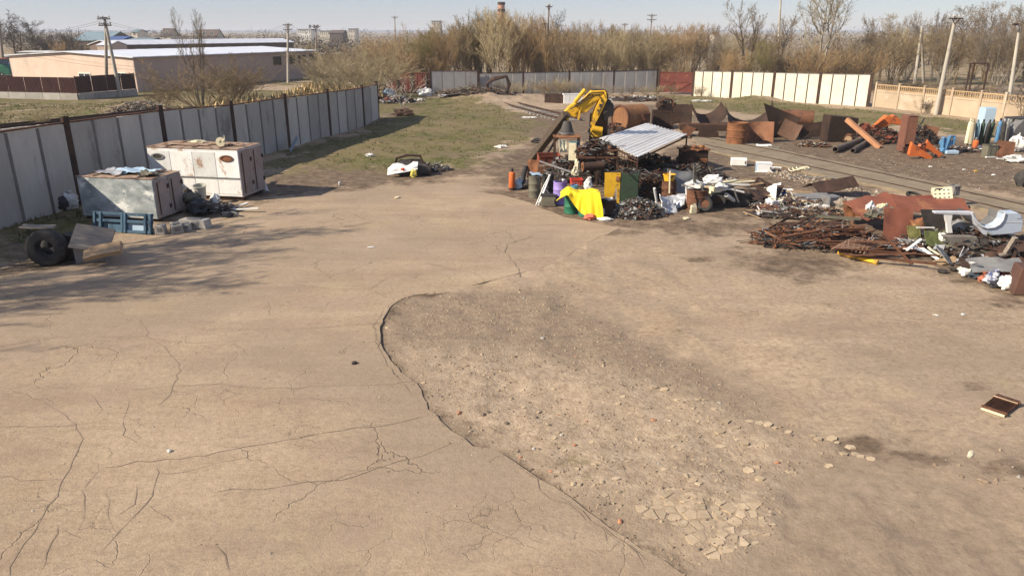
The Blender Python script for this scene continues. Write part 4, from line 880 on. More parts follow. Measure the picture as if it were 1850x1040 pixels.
for i, (x, yb, yt, w) in enumerate(((635, 180, 66, 1.5), (597, 172, 92, 1.1), (672, 174, 84, 1.15))):
    c = P(x, yb); tree('bush', 'pale', i % 2, (c.x, c.y, 0), hgt(x, yb, yt), ['largest pale straw coloured bush behind the end of the panel fence', 'pale bush between the warehouse end and the largest straw coloured bush', 'pale bush between the largest straw coloured bush and the dark red gate'][i], 'bush', tm='pale', cm='pale', wide=w)
ptree('tree', 'twin', 1, 722, 38, 108, 'slim yellowish bare tree rising behind the dark red gate', tm='grey', cm='gold', wide=1.0)
c = P(727, 190); tree('tree', 'small', 0, (c.x, c.y, 0), hgt(727, 190, 137), 'small white barked bare tree in front of the dark red gate', 'tree', tm='white', cm='white', wide=1.3)
ptree('tree', 'round', 2, 1016, 14, 118, 'dark knobbly bare tree right beside the tall wooden pole', tm='dark', cm='dark', wide=.7)
ptree('tree', 'round', 0, 1262, 62, 104, 'low dark rounded bare tree behind the red metal gate', tm='dark', cm='dark', wide=1.1)
ptree('tree', 'round', 1, 1296, 60, 106, 'greyish bare tree just right of the low dark rounded one', tm='dark', cm='grey', wide=.7)
ptree('tree', 'poplar', 0, 1348, -6, 104, 'tall brown bare tree above the start of the white fence', tm='dark', cm='brown', wide=1.15)
ptree('tree', 'poplar', 1, 1402, 18, 112, 'brown bare tree beside the tall grey pole', tm='dark', cm='brown', wide=1.1)
ptree('tree', 'poplar', 2, 1478, -95, 108, 'great pale poplar with white limbs above the white fence', tm='white', cm='pale', wide=1.25)
ptree('tree', 'twin', 2, 1452, 52, 101, 'thin white birch like trunk at the foot of the great poplar', tm='white', cm='pale', wide=.6)
# thickets: shrubs that read alike
def row(xs, yts, Ys, kinds, tms, cms, label, group, name='shrub', wide=1.15, step=26, seed=1, cat='shrub', jy=5):
    g = random.Random(seed); x = xs[0]; k = 0
    TONE = dict(gold='golden', brown='brown', green='greenish', grey='grey', pale='straw pale', dark='dark')
    MARK = [(640, 'above the warehouse end'), (700, 'above the pale bush'), (765, 'above the dark red gate'), (825, 'above the taller grey fence section'), (875, 'just left of the brick chimney'), (935, 'under the brick chimney'), (975, 'left of the tall wooden pole'), (1030, 'by the knobbly tree and tall pole'), (1075, 'right of the knobbly tree'), (1120, 'above the middle of the grey fence'), (1190, 'at the right end of the grey fence'), (1250, 'above the red metal gate'), (1320, 'above the first white fence bay'), (1397, 'above the second white fence bay'), (1480, 'above the third white fence bay'), (1575, 'above the last white fence bay'), (1640, 'at the start of the ochre fence'), (1700, 'at the pale A shaped pole'), (1740, 'by the leaning pale pole'), (1790, 'by the rusty gantry'), (1990, 'by the lamp pole')]
    while x <= xs[1]:
        f = (x - xs[0]) / (xs[1] - xs[0] + 1e-6) * (len(yts) - 1); i = min(int(f), len(yts) - 2); yt = yts[i] + (yts[i+1] - yts[i]) * (f - i) + g.gauss(0, jy)
        Y = g.uniform(*Ys); cm_ = g.choice(cms); yt -= 6 if Ys[1] > 95 else 0; ptree(name, g.choice(kinds), g.randrange(2), x, yt, Y, TONE[cm_] + ' ' + label + ' ' + next(t for q, t in MARK if x < q), cat, group=group, tm=g.choice(tms), cm=cm_, wide=wide * g.uniform(.85, 1.2)); x += step * g.uniform(.75, 1.25); k += 1
row((765, 1000), (58, 38, 24, 20, 26, 44), (100, 107), ['willow'], ['brown', 'gold', 'grey'], ['gold', 'gold', 'pale', 'green'], 'tall willow in the front of the thicket,', 'golden willows behind the grey fence', seed=3, wide=1.05, step=24)
row((740, 1000), (66, 42, 34, 30, 50), (112, 130), ['willow'], ['brown'], ['gold', 'pale', 'brown', 'green'], 'willow in the thicket depth,', 'golden willows in the second rank', seed=4, step=28)
row((1000, 1235), (62, 50, 46, 56), (100, 108), ['willow', 'willow', 'brush'], ['brown', 'grey'], ['brown', 'gold', 'pale'], 'bare shrub behind the fence,', 'brown shrubs behind the grey fence', seed=5, step=24, jy=7)
row((1000, 1330), (58, 46, 50, 52, 58), (118, 150), ['willow'], ['brown'], ['brown', 'brown', 'pale', 'gold'], 'bare shrub of the second rank,', 'brown shrubs of the second rank', seed=6, step=26)
row((1300, 1560), (90, 75, 78, 70), (97, 104), ['willow', 'brush'], ['grey', 'brown'], ['brown', 'green', 'grey', 'gold'], 'bare shrub behind the white fence,', 'shrubs behind the white fence', seed=7, step=24)
row((1540, 1870), (62, 50, 48, 36), (100, 125), ['willow', 'round'], ['grey', 'brown'], ['brown', 'grey', 'brown', 'pale'], 'bare growth beyond the ochre fence,', 'shrubs beyond the ochre fence', seed=8, step=24)
row((1560, 1880), (34, 20, 12, 8, 4), (150, 175), ['round', 'poplar'], ['dark', 'grey'], ['brown', 'grey', 'brown', 'pale'], 'tall bare tree on the rise,', 'bare trees of the wood on the rise', name='tree', cat='tree', seed=9, step=27, wide=1.0)
row((1590, 1860), (138, 140, 150, 150), (82, 90), ['brush', 'brush'], ['brown', 'dark'], ['brown', 'grey', 'dark'], 'low scrub hugging the ochre fence,', 'scrub behind the ochre fence', seed=10, step=22)
row((690, 800), (100, 88, 84, 96), (98, 104), ['brush', 'willow'], ['brown'], ['brown', 'gold'], 'bush behind the far corner,', 'bushes behind the dark red gate', name='bush', cat='bush', seed=12, step=20)
row((560, 790), (84, 76, 70, 66), (130, 170), ['willow', 'brush'], ['brown'], ['brown', 'gold', 'pale'], 'shrub in the far brushland', 'shrubs of the far brushland', seed=13, step=22)
row((60, 190), (74, 68, 66, 74), (185, 215), ['willow', 'brush'], ['brown', 'dark'], ['brown', 'gold', 'dark'], 'shrub before the far hangar,', 'shrubs before the far hangar', seed=14, step=17)
# weeds and brush right along the foot of the grey fence
row((870, 1190), (140, 138, 146, 150), (88.5, 91), ['brush'], ['brown'], ['brown', 'grey', 'pale'], 'weedy brush at the fence foot', 'brush along the grey fence', name='bush', cat='bush', seed=15, step=21, wide=1.3, jy=4)
for i, (x, yb, yt, cm) in enumerate(((1262, 176, 150, 'brown'), (1215, 172, 148, 'brown'), (1668, 205, 172, 'dark'), (1845, 232, 140, 'dark'), (75, 232, 188, 'pale'), (820, 180, 158, 'brown'))):
    c = P(x, yb); tree('bush', 'brush' if i != 3 else 'small', i % 2 if i != 3 else 0, (c.x, c.y, 0), hgt(x, yb, yt), ['dry brush before the end of the white fence', 'dry brush in front of the red metal gate', 'dark leafless bush against the ochre fence', 'dark leafless sapling at the picture edge behind the lamp pole', 'pale dry weed stems beside the outer railway track', 'brown brush heap before the taller grey fence section'][i], 'bush', tm='brown', cm=cm)
# bare trees beyond the fence, out of the picture to the side, whose shade stripes the slab
for i, (x, y, h_, v) in enumerate(((-24.3, 19.2, 13.5, 0), (-25.6, 16.6, 13.5, 1), (-26.5, 13.8, 12.5, 2), (-27.5, 11.3, 12, 1))):
    tree('tree', 'poplar' if i % 2 else 'round', v, (x, y, 0), h_, 'bare tree beyond the panel fence casting the striped shade', 'tree', group='bare trees beside the panel fence', tm='grey', cm='brown')
# far wood on the horizon: a mass of small crowns
g = random.Random(77); b_v = []; b_f = []; b_m = []
def clump(x, Y, w, h, n, mi, z0=0):
    for _ in range(n):
        a = g.random() * 6.283; rr = math.sqrt(g.random()); cx = x + math.cos(a) * rr * w; cy = Y + math.sin(a) * rr * w; cz = z0 + h * g.random() ** .8 * (1 - rr * .35); s_ = g.uniform(.35, 1.0) * w * .13
        k = len(b_v); d1 = Vector((g.gauss(0, 1), g.gauss(0, 1), g.gauss(0, 1))).normalized() * s_; d2 = d1.orthogonal().normalized() * s_
        c = Vector((cx, cy, cz)); b_v.extend([tuple(c + d1), tuple(c - d1 * .5 + d2), tuple(c - d1 * .5 - d2)]); b_f.append((k, k+1, k+2)); b_m.append(mi)
for (xa, xb, Y, hm, step) in ((-20, 640, 390, 6, 5), (40, 760, 300, 5, 8), (-20, 900, 560, 9, 5), (1000, 1400, 300, 4.5, 9), (1050, 1350, 520, 6.5, 7), (1340, 1900, 320, 9, 6), (80, 300, 235, 4, 9), (560, 800, 230, 4, 9), (1000, 1340, 210, 3.5, 11)):
    x = xa
    while x < xb:
        YY = Y * g.uniform(.92, 1.08); w = g.uniform(1.8, 4.2); clump(PY(x, 60, YY).x, YY, w, hm * g.uniform(.5, 1.25), 60, g.choice([0, 0, 0, 1, 1, 2])); x += step * g.uniform(.6, 1.3)
me = fast_mesh('far_woods', b_v, b_f, 3)
BK['far'] = bark('far_twigs', (.13, .10, .07), (.10, .08, .055)); BK['far2'] = bark('far_green', (.085, .085, .045), (.11, .10, .06))
for k in ('far', 'dark', 'far2'): me.materials.append(BK[k])
me.polygons.foreach_set('material_index', np.array(b_m, np.int32)); o = bpy.data.objects.new('far_woods', me); COL.objects.link(o); tag(o, 'hazy belt of leafless woods along the horizon', kind='stuff')
# distant blue ridge
b = MB(); n = 90
b.grid(n, 4, lambda u, v: (-3800 + 8200 * u, 3300 + 900 * v, math.sin(v * math.pi * .5) * (9 + 15 * (vnoise(np.array([u * 7.]), np.array([.3]), 1, 5)[0] + .5)) - 3)); o = b.obj('hills', mat('far_hill', (.10, .115, .13), (.12, .13, .14), sc=.004, bump=0), smooth=True); tag(o, kind='structure')
# reeds, tufts
REED = mat('dry_reed', (.56, .42, .22), (.46, .33, .17), sc=3, bump=0); GR1 = mat('spring_grass', (.075, .105, .022), (.11, .125, .03), sc=.5, bump=0); GR2 = mat('old_grass', (.17, .145, .06), (.12, .11, .045), sc=.5, bump=0)
scatter('dry_grass', [[(470, 196), (560, 160), (690, 168), (680, 186), (600, 200), (480, 228)], [(330, 212), (470, 180), (480, 224), (360, 226)]], 5200, .4, 1.25, [REED, REED, GR2], 41, 'tall straw coloured dry grass between the panel fence and the warehouse', 'grass')
scatter('grass', [[(488, 318), (492, 292), (522, 272), (597, 251), (658, 234), (690, 217), (770, 178), (880, 188), (960, 212), (955, 250), (900, 272), (830, 300), (700, 312), (600, 306)]], 12000, .04, .14, [GR1, GR1, GR2], 43, 'patchy spring grass around the old sleepers by the panel fence', 'grass')
scatter('grass', [[(1190, 172), (1300, 176), (1570, 198), (1690, 210), (1850, 230), (1850, 246), (1700, 236), (1640, 226), (1500, 226), (1340, 205)]], 9000, .04, .15, [GR1, GR1, GR2], 44, 'green strip of short grass below the white and ochre fences', 'grass')
scatter('weeds', [[(-20, 402), (140, 376), (165, 415), (60, 430), (-20, 470)]], 900, .06, .22, [GR2, GR1, GR2, BK['dark']], 46, 'dark scrubby weeds in the shade at the foot of the panel fence by the tyre', 'grass')
scatter('grass', [[(-20, 186), (150, 188), (250, 182), (330, 200), (200, 215), (0, 235)]], 5000, .05, .2, [GR1, GR2, GR2], 45, 'rough field grass outside the panel fence by the brown fence', 'grass')
# ------------------------------------------------------------------ builders for the things lying about
def barrel(label, x, y, m_, r=.29, h=.9, lid=True, name='barrel', loc=None, rot=None, fill=None, rough=.015, cat='barrel', group=None, fillm=DARK):
    l = loc or G(x, y) + Vector((0, r * .8, 0)); T = thing(name, label, cat, l, rnd.random() * 6, group, rot)
    b = MB(); pr = [(r*.97, 0), (r*1.03, .015), (r*1.03, .04), (r, .06), (r, h*.32), (r*1.045, h*.34), (r*1.045, h*.36), (r, h*.38), (r, h*.64), (r*1.045, h*.66), (r*1.045, h*.68), (r, h*.7), (r, h-.06), (r*1.03, h-.03), (r*1.03, h), (r*.95, h), (r*.94, h-.03)]
    if not lid: pr += [(r*.93, h*.35)]
    b.lathe(pr, 22, wob=rough); b.obj('body', m_, T, smooth=True)
    b = MB(); b.lathe([(0, h-.025 if lid else h*.4), (r*.95, h-.03 if lid else h*.4)], 22)
    if lid: b.lathe([(0, h+.0), (.035, h), (.035, h-.03)], 8, c=(r*.55, .05, 0))
    b.obj('lid' if lid else 'bottom', m_ if lid else DARK, T)
    if fill:
        for k in range(fill):
            a = rnd.random() * 6.28; q = r * .6 * math.sqrt(rnd.random()); b = MB(); s_ = rnd.uniform(.12, .26)
            b.rock((q*math.cos(a), q*math.sin(a), h + s_ * .2), (s_, s_*.8, s_*.7), k + int(x)); o = b.obj('scrap_lump', fillm if hasattr(fillm, 'name') else fillm[k % len(fillm)], T)
    return T
def gasbottle(label, x, y, m_, h=1.45, r=.115, loc=None, rot=None, cap=None, group=None, valve=GREY):
    l = loc or G(x, y) + Vector((0, r, 0)); T = thing('gas_cylinder', label, 'gas cylinder', l, rnd.random() * 6, group, rot)
    b = MB(); b.lathe([(0, 0), (r*.9, 0), (r, .03), (r, h*.86), (r*.93, h*.91), (r*.66, h*.96), (r*.34, h*.985), (r*.34, h)], 18); b.obj('body', m_, T, smooth=True)
    b = MB(); b.lathe([(r*.42, h-.02), (r*.48, h), (r*.48, h+.1), (r*.36, h+.15), (0, h+.16)], 12); b.obj('valve_cap', cap or valve, T, smooth=True)
    b = MB(); b.lathe([(r*1.02, .03), (r*1.06, .03), (r*1.06, .12), (r*1.02, .12)], 18); b.obj('foot_ring', DARK, T)
    return T
def wheel(label, loc, r, w, rot, rim=RUSTD, hub=True, name='wheel', cat='tyre', tread=True, hole=.55):
    T = thing(name, label, cat, loc, rot=rot); n = 36 if tread else 28; b = MB(); q = r * hole
    b.lathe([(q, -w*.36), (q*1.06, -w*.44), (r*.82, -w*.5), (r*.95, -w*.42), (r, -w*.3), (r, w*.3), (r*.95, w*.42), (r*.82, w*.5), (q*1.06, w*.44), (q, w*.36), (q*.98, 0), (q, -w*.36)], n); b.obj('tyre', BLACK, T, smooth=True)
    if tread:
        lug = None
        for k in range(22):
            a = 6.283 * k / 22
            for s_ in (-1, 1):
                M_ = Euler((0, 0, a + s_ * .07)); p = Vector((r * 1.005 * math.cos(a + s_*.07), r * 1.005 * math.sin(a + s_*.07), s_ * w * .2))
                if lug is None: bb = MB(); bb.box((0, 0, 0), (r*.07, r*.12, w*.36), (.25, 0, 0)); lug = bb.obj('tread_lug', BLACK, T, loc=p, rot=M_)
                else: share(lug, T, p, M_)
    if hub:
        b = MB(); b.lathe([(q, -w*.3), (q*.9, -w*.34), (q*.82, -w*.12), (q*.45, -w*.05), (q*.4, -w*.16), (q*.18, -w*.18), (0, -w*.18)], 24); b.lathe([(q, w*.3), (q*.9, w*.34), (q*.82, w*.2), (q*.45, w*.2), (0, w*.2)], 24); b.obj('rim', rim, T, smooth=True)
    return T
def plate(label, loc, w, l, m_, rot=(0, 0, 0), curl=0.0, crump=.05, t=.015, seed=0, name='metal_sheet', cat='sheet', jagk=.0, group=None, n=12):
    b = MB()
    def fn(u, v):
        x = (u - .5) * w; y = (v - .5) * l; e = jagk * noise.noise(Vector((u * 5 + seed, v * 5, 3))); x *= 1 + e; y *= 1 + e
        z = crump * (noise.noise(Vector((u * 2.2 + seed * 3.7, v * 2.2, seed))) + .45 * noise.noise(Vector((u * 6 + seed, v * 6, 1))))
        if curl: a = curl * (u - .5); x = math.sin(a) * w / curl; z += (1 - math.cos(a)) * w / curl
        return (x, y, z)
    b.grid(n, n, fn, t); return solo(b, name, m_, label, cat, loc, group=group, rot=rot, smooth=crump > .02 or curl > 0)
def shell(label, loc, r, L_, arc, a0, rot, m_, t=.03, seed=0, jagk=.12, name='tank_section', cat='scrap', wave=.02):
    b = MB()
    def fn(u, v):
        a = a0 + arc * (u - .5); k = 1 + jagk * noise.noise(Vector((u * 3 + seed, 1.7, seed))); rr = r * (1 + wave * noise.noise(Vector((u * 4, v * 3, seed))))
        return (rr * math.sin(a), (v - .5) * L_ * (k if v in (0, 1) or True else 1), -rr * math.cos(a))
    b.grid(18, 8, fn, t); return solo(b, name, m_, label, cat, loc, rot=rot, smooth=True)
def pipe(label, p0, p1, r, m_, name='pipe', cat='pipe', hollow=True, n=14, group=None, kind=None):
    p0, p1 = Vector(p0), Vector(p1); d = p1 - p0; b = MB(); L_ = d.length
    if hollow: b.lathe([(r*.82, 0), (r, 0), (r, L_), (r*.82, L_), (r*.82, 0)], n, axis=d)
    else: b.tube([(0, 0, 0), d*.5, d], r, n)
    return solo(b, name, m_, label, cat, p0, smooth=True, group=group)
def beam(label, p0, p1, w, m_, name='steel_bar', cat='bar', prof='L', roll=0.0, group=None):
    p0, p1 = Vector(p0), Vector(p1); b = MB(); d = p1 - p0
    if prof == 'L': b.angle((0, 0, 0), d, w, max(.012, w * .16), roll)
    elif prof == 'I': b.bar((0, 0, 0), d, w * .18, w * .9, roll); b2 = d.to_track_quat('Z', 'Y').to_matrix() @ Matrix.Rotation(roll, 3, 'Z'); o = b2 @ Vector((0, w*.45, 0)); b.bar(o, d + o, w, w*.16, roll); b.bar(-o, d - o, w, w*.16, roll)
    else: b.bar((0, 0, 0), d, w, w * .35 if prof == 'flat' else w, roll)
    return solo(b, name, m_, label, cat, p0, group=group)
def board(label, loc, w, l, t, m_, rot, name='plank', cat='plank', group=None):
    b = MB(); k = rnd.uniform(-.02, .02); b.side([(-l/2, 0), (-l/4, k), (0, k*1.5), (l/4, k), (l/2, 0), (l/2-.02, t), (0, t + k*1.5), (-l/2+.015, t)], -w/2, w/2); return solo(b, name, m_, label, cat, loc, rot=rot, group=group)
def sack(label, loc, d, m_, seed, name='sack', cat='bag', rz=0.0, tie=True, amp=.45, rot=None):
    T = thing(name, label, cat, loc, rz, rot=rot); b = MB(); b.blob((0, 0, d[2]*.42), d, seed, amp, 1.9, 12, flat=d[2]*.4); b.obj('bag', m_, T, smooth=True)
    if tie: b = MB(); b.lathe([(.02, 0), (.035, .05), (.09, .14), (.05, .15), (0, .12)], 9, c=(d[0]*.12, 0, d[2]*.82), wob=.5); b.obj('tied_neck', m_, T, smooth=True)
    return T
def openbox(label, loc, d, m_, rz=0.0, name='crate', cat='crate', inner=DARK, rot=None, lip=.03, ribs=2, t=.02):
    T = thing(name, label, cat, loc, rz, rot=rot); w, l, h = d; b = MB()
    for (cx, cy, sx, sy) in ((0, -l/2, w, t), (0, l/2, w, t), (-w/2, 0, t, l - t), (w/2, 0, t, l - t)): b.box((cx, cy, h/2), (sx, sy, h))
    b.box((0, 0, t), (w - t, l - t, t)); b.obj('body', m_, T)
    b = MB()
    for (cx, cy, sx, sy) in ((0, -l/2-t, w+lip*2, lip), (0, l/2+t, w+lip*2, lip), (-w/2-t, 0, lip, l), (w/2+t, 0, lip, l)): b.box((cx, cy, h-.02), (sx, sy, .045))
    for k in range(ribs): b.box((w*((k+.5)/ribs-.5), -l/2-t*.8, h/2-.03), (.035, .02, h*.85))
    b.obj('rim', m_, T); return T
def cabinet(label, loc, d, m_, rz=0.0, name='cabinet', cat='cabinet', doorm=None, doors=1, rot=None, top=None, legs=0):
    T = thing(name, label, cat, loc, rz, rot=rot); w, l, h = d; b = MB(); b.box((0, 0, h/2 + legs), (w, l, h)); b.obj('body', m_, T, bev=.015)
    for k in range(doors):
        b = MB(); cx = w * ((k + .5) / doors - .5); b.box((cx, -l/2-.015, h/2 + legs), (w/doors - .04, .03, h - .06)); dr = b.obj('door', doorm or m_, T, bev=.008)
        b = MB(); b.box((cx + w/doors*.36, -l/2-.05, h*.55 + legs), (.03, .04, .14)); b.obj('handle', GREY, dr)
    if top: b = MB(); b.box((0, 0, h + legs + .015), (w + .04, l + .04, .03)); b.obj('top', top, T)
    if legs:
        for sx in (-1, 1):
            for sy in (-1, 1): b = MB(); b.box((sx*(w/2-.04), sy*(l/2-.04), legs/2), (.05, .05, legs)); b.obj('leg', m_, T)
    return T
def jug(label, loc, h, m_, rz=0.0, rot=None, name='canister', w=.26):
    T = thing(name, label, 'canister', loc, rz, rot=rot); b = MB(); q = w/2
    b.prism([(-q, -q*.6), (q, -q*.6), (q, q*.6), (-q, q*.6)], 0, h*.8); b.prism([(-q, -q*.6), (q, -q*.6), (q, q*.6), (-q, q*.6)], h*.8+.001, h*.92, [(-q*.5, -q*.4), (q*.5, -q*.4), (q*.5, q*.4), (-q*.5, q*.4)]); b.obj('body', m_, T, bev=.02)
    b = MB(); b.lathe([(.03, h*.9), (.04, h*.92), (.04, h), (0, h)], 10, c=(-q*.3, 0, 0)); b.obj('cap', DARK, T)
    b = MB(); b.tube([(-q*.1, 0, h*.9), (0, 0, h*1.02), (q*.6, 0, h*1.0), (q*.8, 0, h*.8)], .018, 6); b.obj('handle', m_, T, smooth=True); return T
HEAPB = mat('heap_dirt', (.028, .023, .02), (.055, .042, .034), (.10, .075, .055), sc=4)
def heap(name, label, c, w, l, h, n, mats, seed, smin=.08, smax=.3, mix=(.35, .3, .35), rods=(.4, 1.2), rz=0.0, kind='stuff'):
    g = random.Random(seed); b = MB(); b.M = Matrix.Rotation(rz, 4, 'Z')
    b.k = len(mats); b.blob((0, 0, 0), (w*.9, l*.9, h*1.25), seed, .3, 2.2, 10, flat=.02)
    for i in range(n):
        a = g.random() * 6.283; q = math.sqrt(g.random()); x, y = math.cos(a)*q*w/2, math.sin(a)*q*l/2; z = h * max(0, 1 - q*q) * g.uniform(.75, 1.05) + .02
        b.k = g.randrange(len(mats)); s_ = smin * (smax/smin) ** (g.random() ** 1.5); t_ = g.random(); e = (g.gauss(0, .5), g.gauss(0, .5), g.random() * 6.3)
        if t_ < mix[0]: b.box((x, y, z), (s_, s_*g.uniform(.4, .9), s_*g.uniform(.03, .12)), e)
        elif t_ < mix[0] + mix[1]:
            L_ = g.uniform(*rods); d = Euler(e).to_matrix() @ Vector((L_, 0, 0)); d.z *= .5; p = Vector((x, y, z)); b.bar(p - d/2, p + d/2, g.uniform(.012, .04))
        else: b.rock((x, y, z), (s_*.8, s_*g.uniform(.4, .8), s_*g.uniform(.3, .6)), g.randrange(9999))
    o = b.obj(name, list(mats) + [HEAPB], loc=c); return tag(o, label, kind=kind)
def frame3(A, B):                                # rz of the ground line A-B
    return math.atan2(B[1] - A[1], B[0] - A[0])

# ------------------------------------------------------------------ left side of the yard: two box bodies and what lies round them
WCONT = mat('chalky_white_panel', (.78, .775, .745), (.66, .65, .61), (.36, .21, .13), sc=1.6, rough=.6, t3=.60, stretch=(1, 1, .6))
RTOP = mat('rusted_roof', (.20, .10, .055), (.42, .33, .25), (.12, .065, .045), sc=2.6, rough=.9, t3=.58)
GCONT = mat('dappled_grey_green', (.46, .48, .465), (.20, .23, .23), (.68, .68, .64), sc=2.6, rough=.7, t3=.57, stretch=(.55, .55, .8))  # strong mottling paints dappled branch shade into the grey green
PEEL = mat('peeling_side', (.32, .27, .25), (.26, .21, .19), (.22, .12, .07), sc=1.6, rough=.85)
def bodybox(name, label, B, rz, w, l, h, front, side_, topm, doors, lift=.18):
    """B is the near right bottom corner; the front runs to the left of it"""
    T = thing(name, label, 'container', (B[0], B[1], 0), rz); b = MB(); b.box((-w/2, l/2, lift + h/2), (w, l, h)); b.obj('body', front, T, bev=.03)
    for s_ in range(doors):
        b = MB(); y = l * (s_ + .5) / doors; b.box((.018, y, lift + h/2), (.036, l/doors - .07, h - .1)); d = b.obj('end_door', side_, T, bev=.01)
        b = MB(); b.tube([(.06, y - l/doors*.3, lift + .15), (.06, y - l/doors*.3, lift + h - .15)], .02, 6); b.obj('lock_bar', RUSTD, d)
        for z in (.25, .75): b = MB(); b.box((.06, y + l/doors*.42, lift + h*z), (.04, .1, .16)); b.obj('hinge', RUSTD, d)
    b = MB(); b.box((-w/2, l/2, lift + h + .016), (w + .04, l + .04, .03)); rf = b.obj('roof', topm, T)
    for k in range(3): b = MB(); b.box((-w*(k+.7)/3.4, l/2, lift + h + .07), (.07, l*.96, .04)); b.obj('roof_rib', topm, rf)
    for y in (.2, l - .2): b = MB(); b.box((-w/2, y, lift/2), (w - .1, .16, lift)); b.obj('skid', RUSTD, T)
    return T
hW = 2.05
A_, B_ = P(272, 281, hW + .1), P(428, 277, hW + .1); Wrz = frame3(A_, B_)
ww = 4.35; Wrz = R(-11)
Bc = P(440, 364)
W = bodybox('truck_box', 'white rust streaked metal box body, the larger of the two containers', Bc, Wrz, ww, 1.95, hW, WCONT, PEEL, RTOP, 2)
b = MB(); b.box((-ww/2, -.012, .98), (ww - .06, .024, .06)); b.obj('belt_strip', GREY, W)
for k in range(4):
    for z0, z1 in ((.3, .93), (1.02, 2.1)): b = MB(); b.box((-ww*(k+.5)/4, -.006, (z0+z1)/2), (ww/4 - .03, .014, z1 - z0)); b.obj('side_panel', WCONT, W, bev=.005)
for x in (-ww + .5, -.55):
    b = MB(); b.lathe([(.19, 0), (.19, .03), (.13, .035), (.12, .01)], 20, axis=Vector((0, -1, 0)), c=(0, 0, 0)); o = b.obj('hatch_rim', GREY if x < -1 else RUST, W, loc=(x, -.014, 1.85)); o.scale = (1.7, 1, .75)
    b = MB(); b.lathe([(0, .012), (.12, .012)], 20, axis=Vector((0, -1, 0))); o2 = b.obj('hatch_cover', DARK if x < -1 else RUSTO, W, loc=(x, -.014, 1.85)); o2.scale = (1.7, 1, .75)
zt = hW + .18 + .05
def onW(u, v, dz=0): return W.matrix_basis @ Vector((-ww * (1 - u), 1.95 * v, zt + dz))
T = thing('cable_reel', 'white plastic reel standing on the rusty roof of the white box body', 'reel', onW(.76, .25, .2), Wrz + .5, rot=(R(80), 0, Wrz + .3))
b = MB(); b.lathe([(.0, -.05), (.2, -.05), (.2, -.03), (.1, -.03), (.1, .03), (.2, .03), (.2, .05), (.06, .05), (.06, .01), (0, .01)], 20); b.obj('spool', CREAM, T, smooth=True)
b = MB(); b.tube([(.1, 0, .05), (.2, .1, .08), (.18, .28, .06)], .02, 6); b.obj('arm', CREAM, T)
sack('pale flat bag lying on the rusty roof of the white box body', onW(.4, .6), (.75, .35, .16), CREAM, 5, tie=False)
sack('small dark bundle on the rusty roof beside the pale flat bag', onW(.58, .75), (.4, .3, .14), DARK, 6, name='bundle', cat='bundle', tie=False)
for k, (u, v, l) in enumerate(((.35, .3, 2.4), (.5, .5, 3.1), (.72, .62, 1.6), (.85, .4, 1.1))): board(['longest rusty slat lying over the roof of the white box body', 'second rusty slat, further back on the roof of the white box body', 'short rusty slat behind the white reel on the box roof', 'shortest rusty slat at the right end of the white box roof'][k], onW(u, v, .04), .16, l, .03, RTOP, (0, 0, Wrz + rnd.uniform(-.15, .15)), 'roof_slat', 'slat')
# small grey green box
Bg = P(287, 403); Ag = P(152, 410); Cg = P(328, 387); Grz = R(-11); gw = 3.3
Gb = bodybox('metal_box', 'grey green dented metal box, the smaller of the two containers', Bg, Grz, gw, 1.75, 1.55, GCONT, PEEL, RTOP, 2, .14)
gl = 1.75
def onG(u, v, dz=0): return Gb.matrix_basis @ Vector((-gw * (1 - u), gl * v, 1.74 + dz))
for k, (u, v, w, l, m_, s_) in enumerate(((.62, .55, 1.5, .9, LBLUE, 3), (.35, .4, 1.1, .7, SILVER, 4), (.85, .3, .7, .6, OLIVE, 5))):
    plate(['large pale blue crumpled sheet thrown over the grey green box', 'silvery crumpled sheet at the left of the grey green box top', 'greenish rag of sheet hanging at the corner of the grey green box top'][k], onG(u, v, .09), w, l, m_, (.03, .02, Grz), 0, .16, seed=s_)
# blue pallet frame leaning in front
T = thing('steel_pallet', 'blue steel pallet frame leaning before the grey green box', 'pallet', G(223, 421), Grz, rot=(R(-14), 0, Grz))
LB = mat('faded_blue', (.045, .10, .15), (.035, .075, .12), (.12, .17, .18), sc=2.4, rough=.7, t3=.6)
for (x0, x1, z) in ((-1.2, 1.2, .05), (-1.2, 1.2, .68), (-1.2, 1.2, .42)): b = MB(); b.box(((x0+x1)/2, 0, z), (x1-x0, .12, .11)); b.obj('rail', LB, T, bev=.01)
for x in (-1.15, -.9, 0, .12, .95, 1.15): b = MB(); b.box((x, -.03, .36), (.1, .14, .72)); b.obj('upright', LB, T, bev=.01)
for x in (-.5, .55): b = MB(); b.box((x, .06, .2), (.85, .02, .4)); b.obj('panel', LB if x < 0 else LBLUE, T)
# tractor tyre and boards
tl = G(82, 482); wheel('big worn tractor tyre standing in the shade before the panel fence', tl + Vector((0, .28, .56)), .58, .5, (R(86), 0, R(8)), name='tractor_tyre', hub=False, hole=.46, tread=False)
wheel('second worn tyre lying behind the big tractor tyre', tl + Vector((-.1, .95, .3)), .5, .4, (R(35), R(10), R(40)), name='tractor_tyre', hub=False, tread=False)
cabinet('open grey metal box under boards beside the big tractor tyre', tl + Vector((1.15, .75, 0)), (.9, .7, .62), GREY, .2, 'metal_box', 'box')
board('wide grey wooden board tilted across the metal box by the tyre', tl + Vector((1.35, .5, .78)), .95, 1.15, .05, WOODG, (R(38), R(14), .25), 'board', 'board')
board('yellow edged board lying low in front of the tilted one by the tyre', tl + Vector((1.85, .15, .42)), .45, 1.15, .16, WOOD, (R(30), R(-10), .2), 'board', 'board')
board('grey plank lying on top of the big tractor tyre', tl + Vector((-.3, .5, 1.17)), .4, .95, .04, WOODG, (0, R(4), .2))
sack('heap of dark rags behind the big tractor tyre', tl + Vector((.5, 1.0, .0)), (1.3, .7, .95), DARK, 9, name='rag_heap', cat='rags', tie=False)
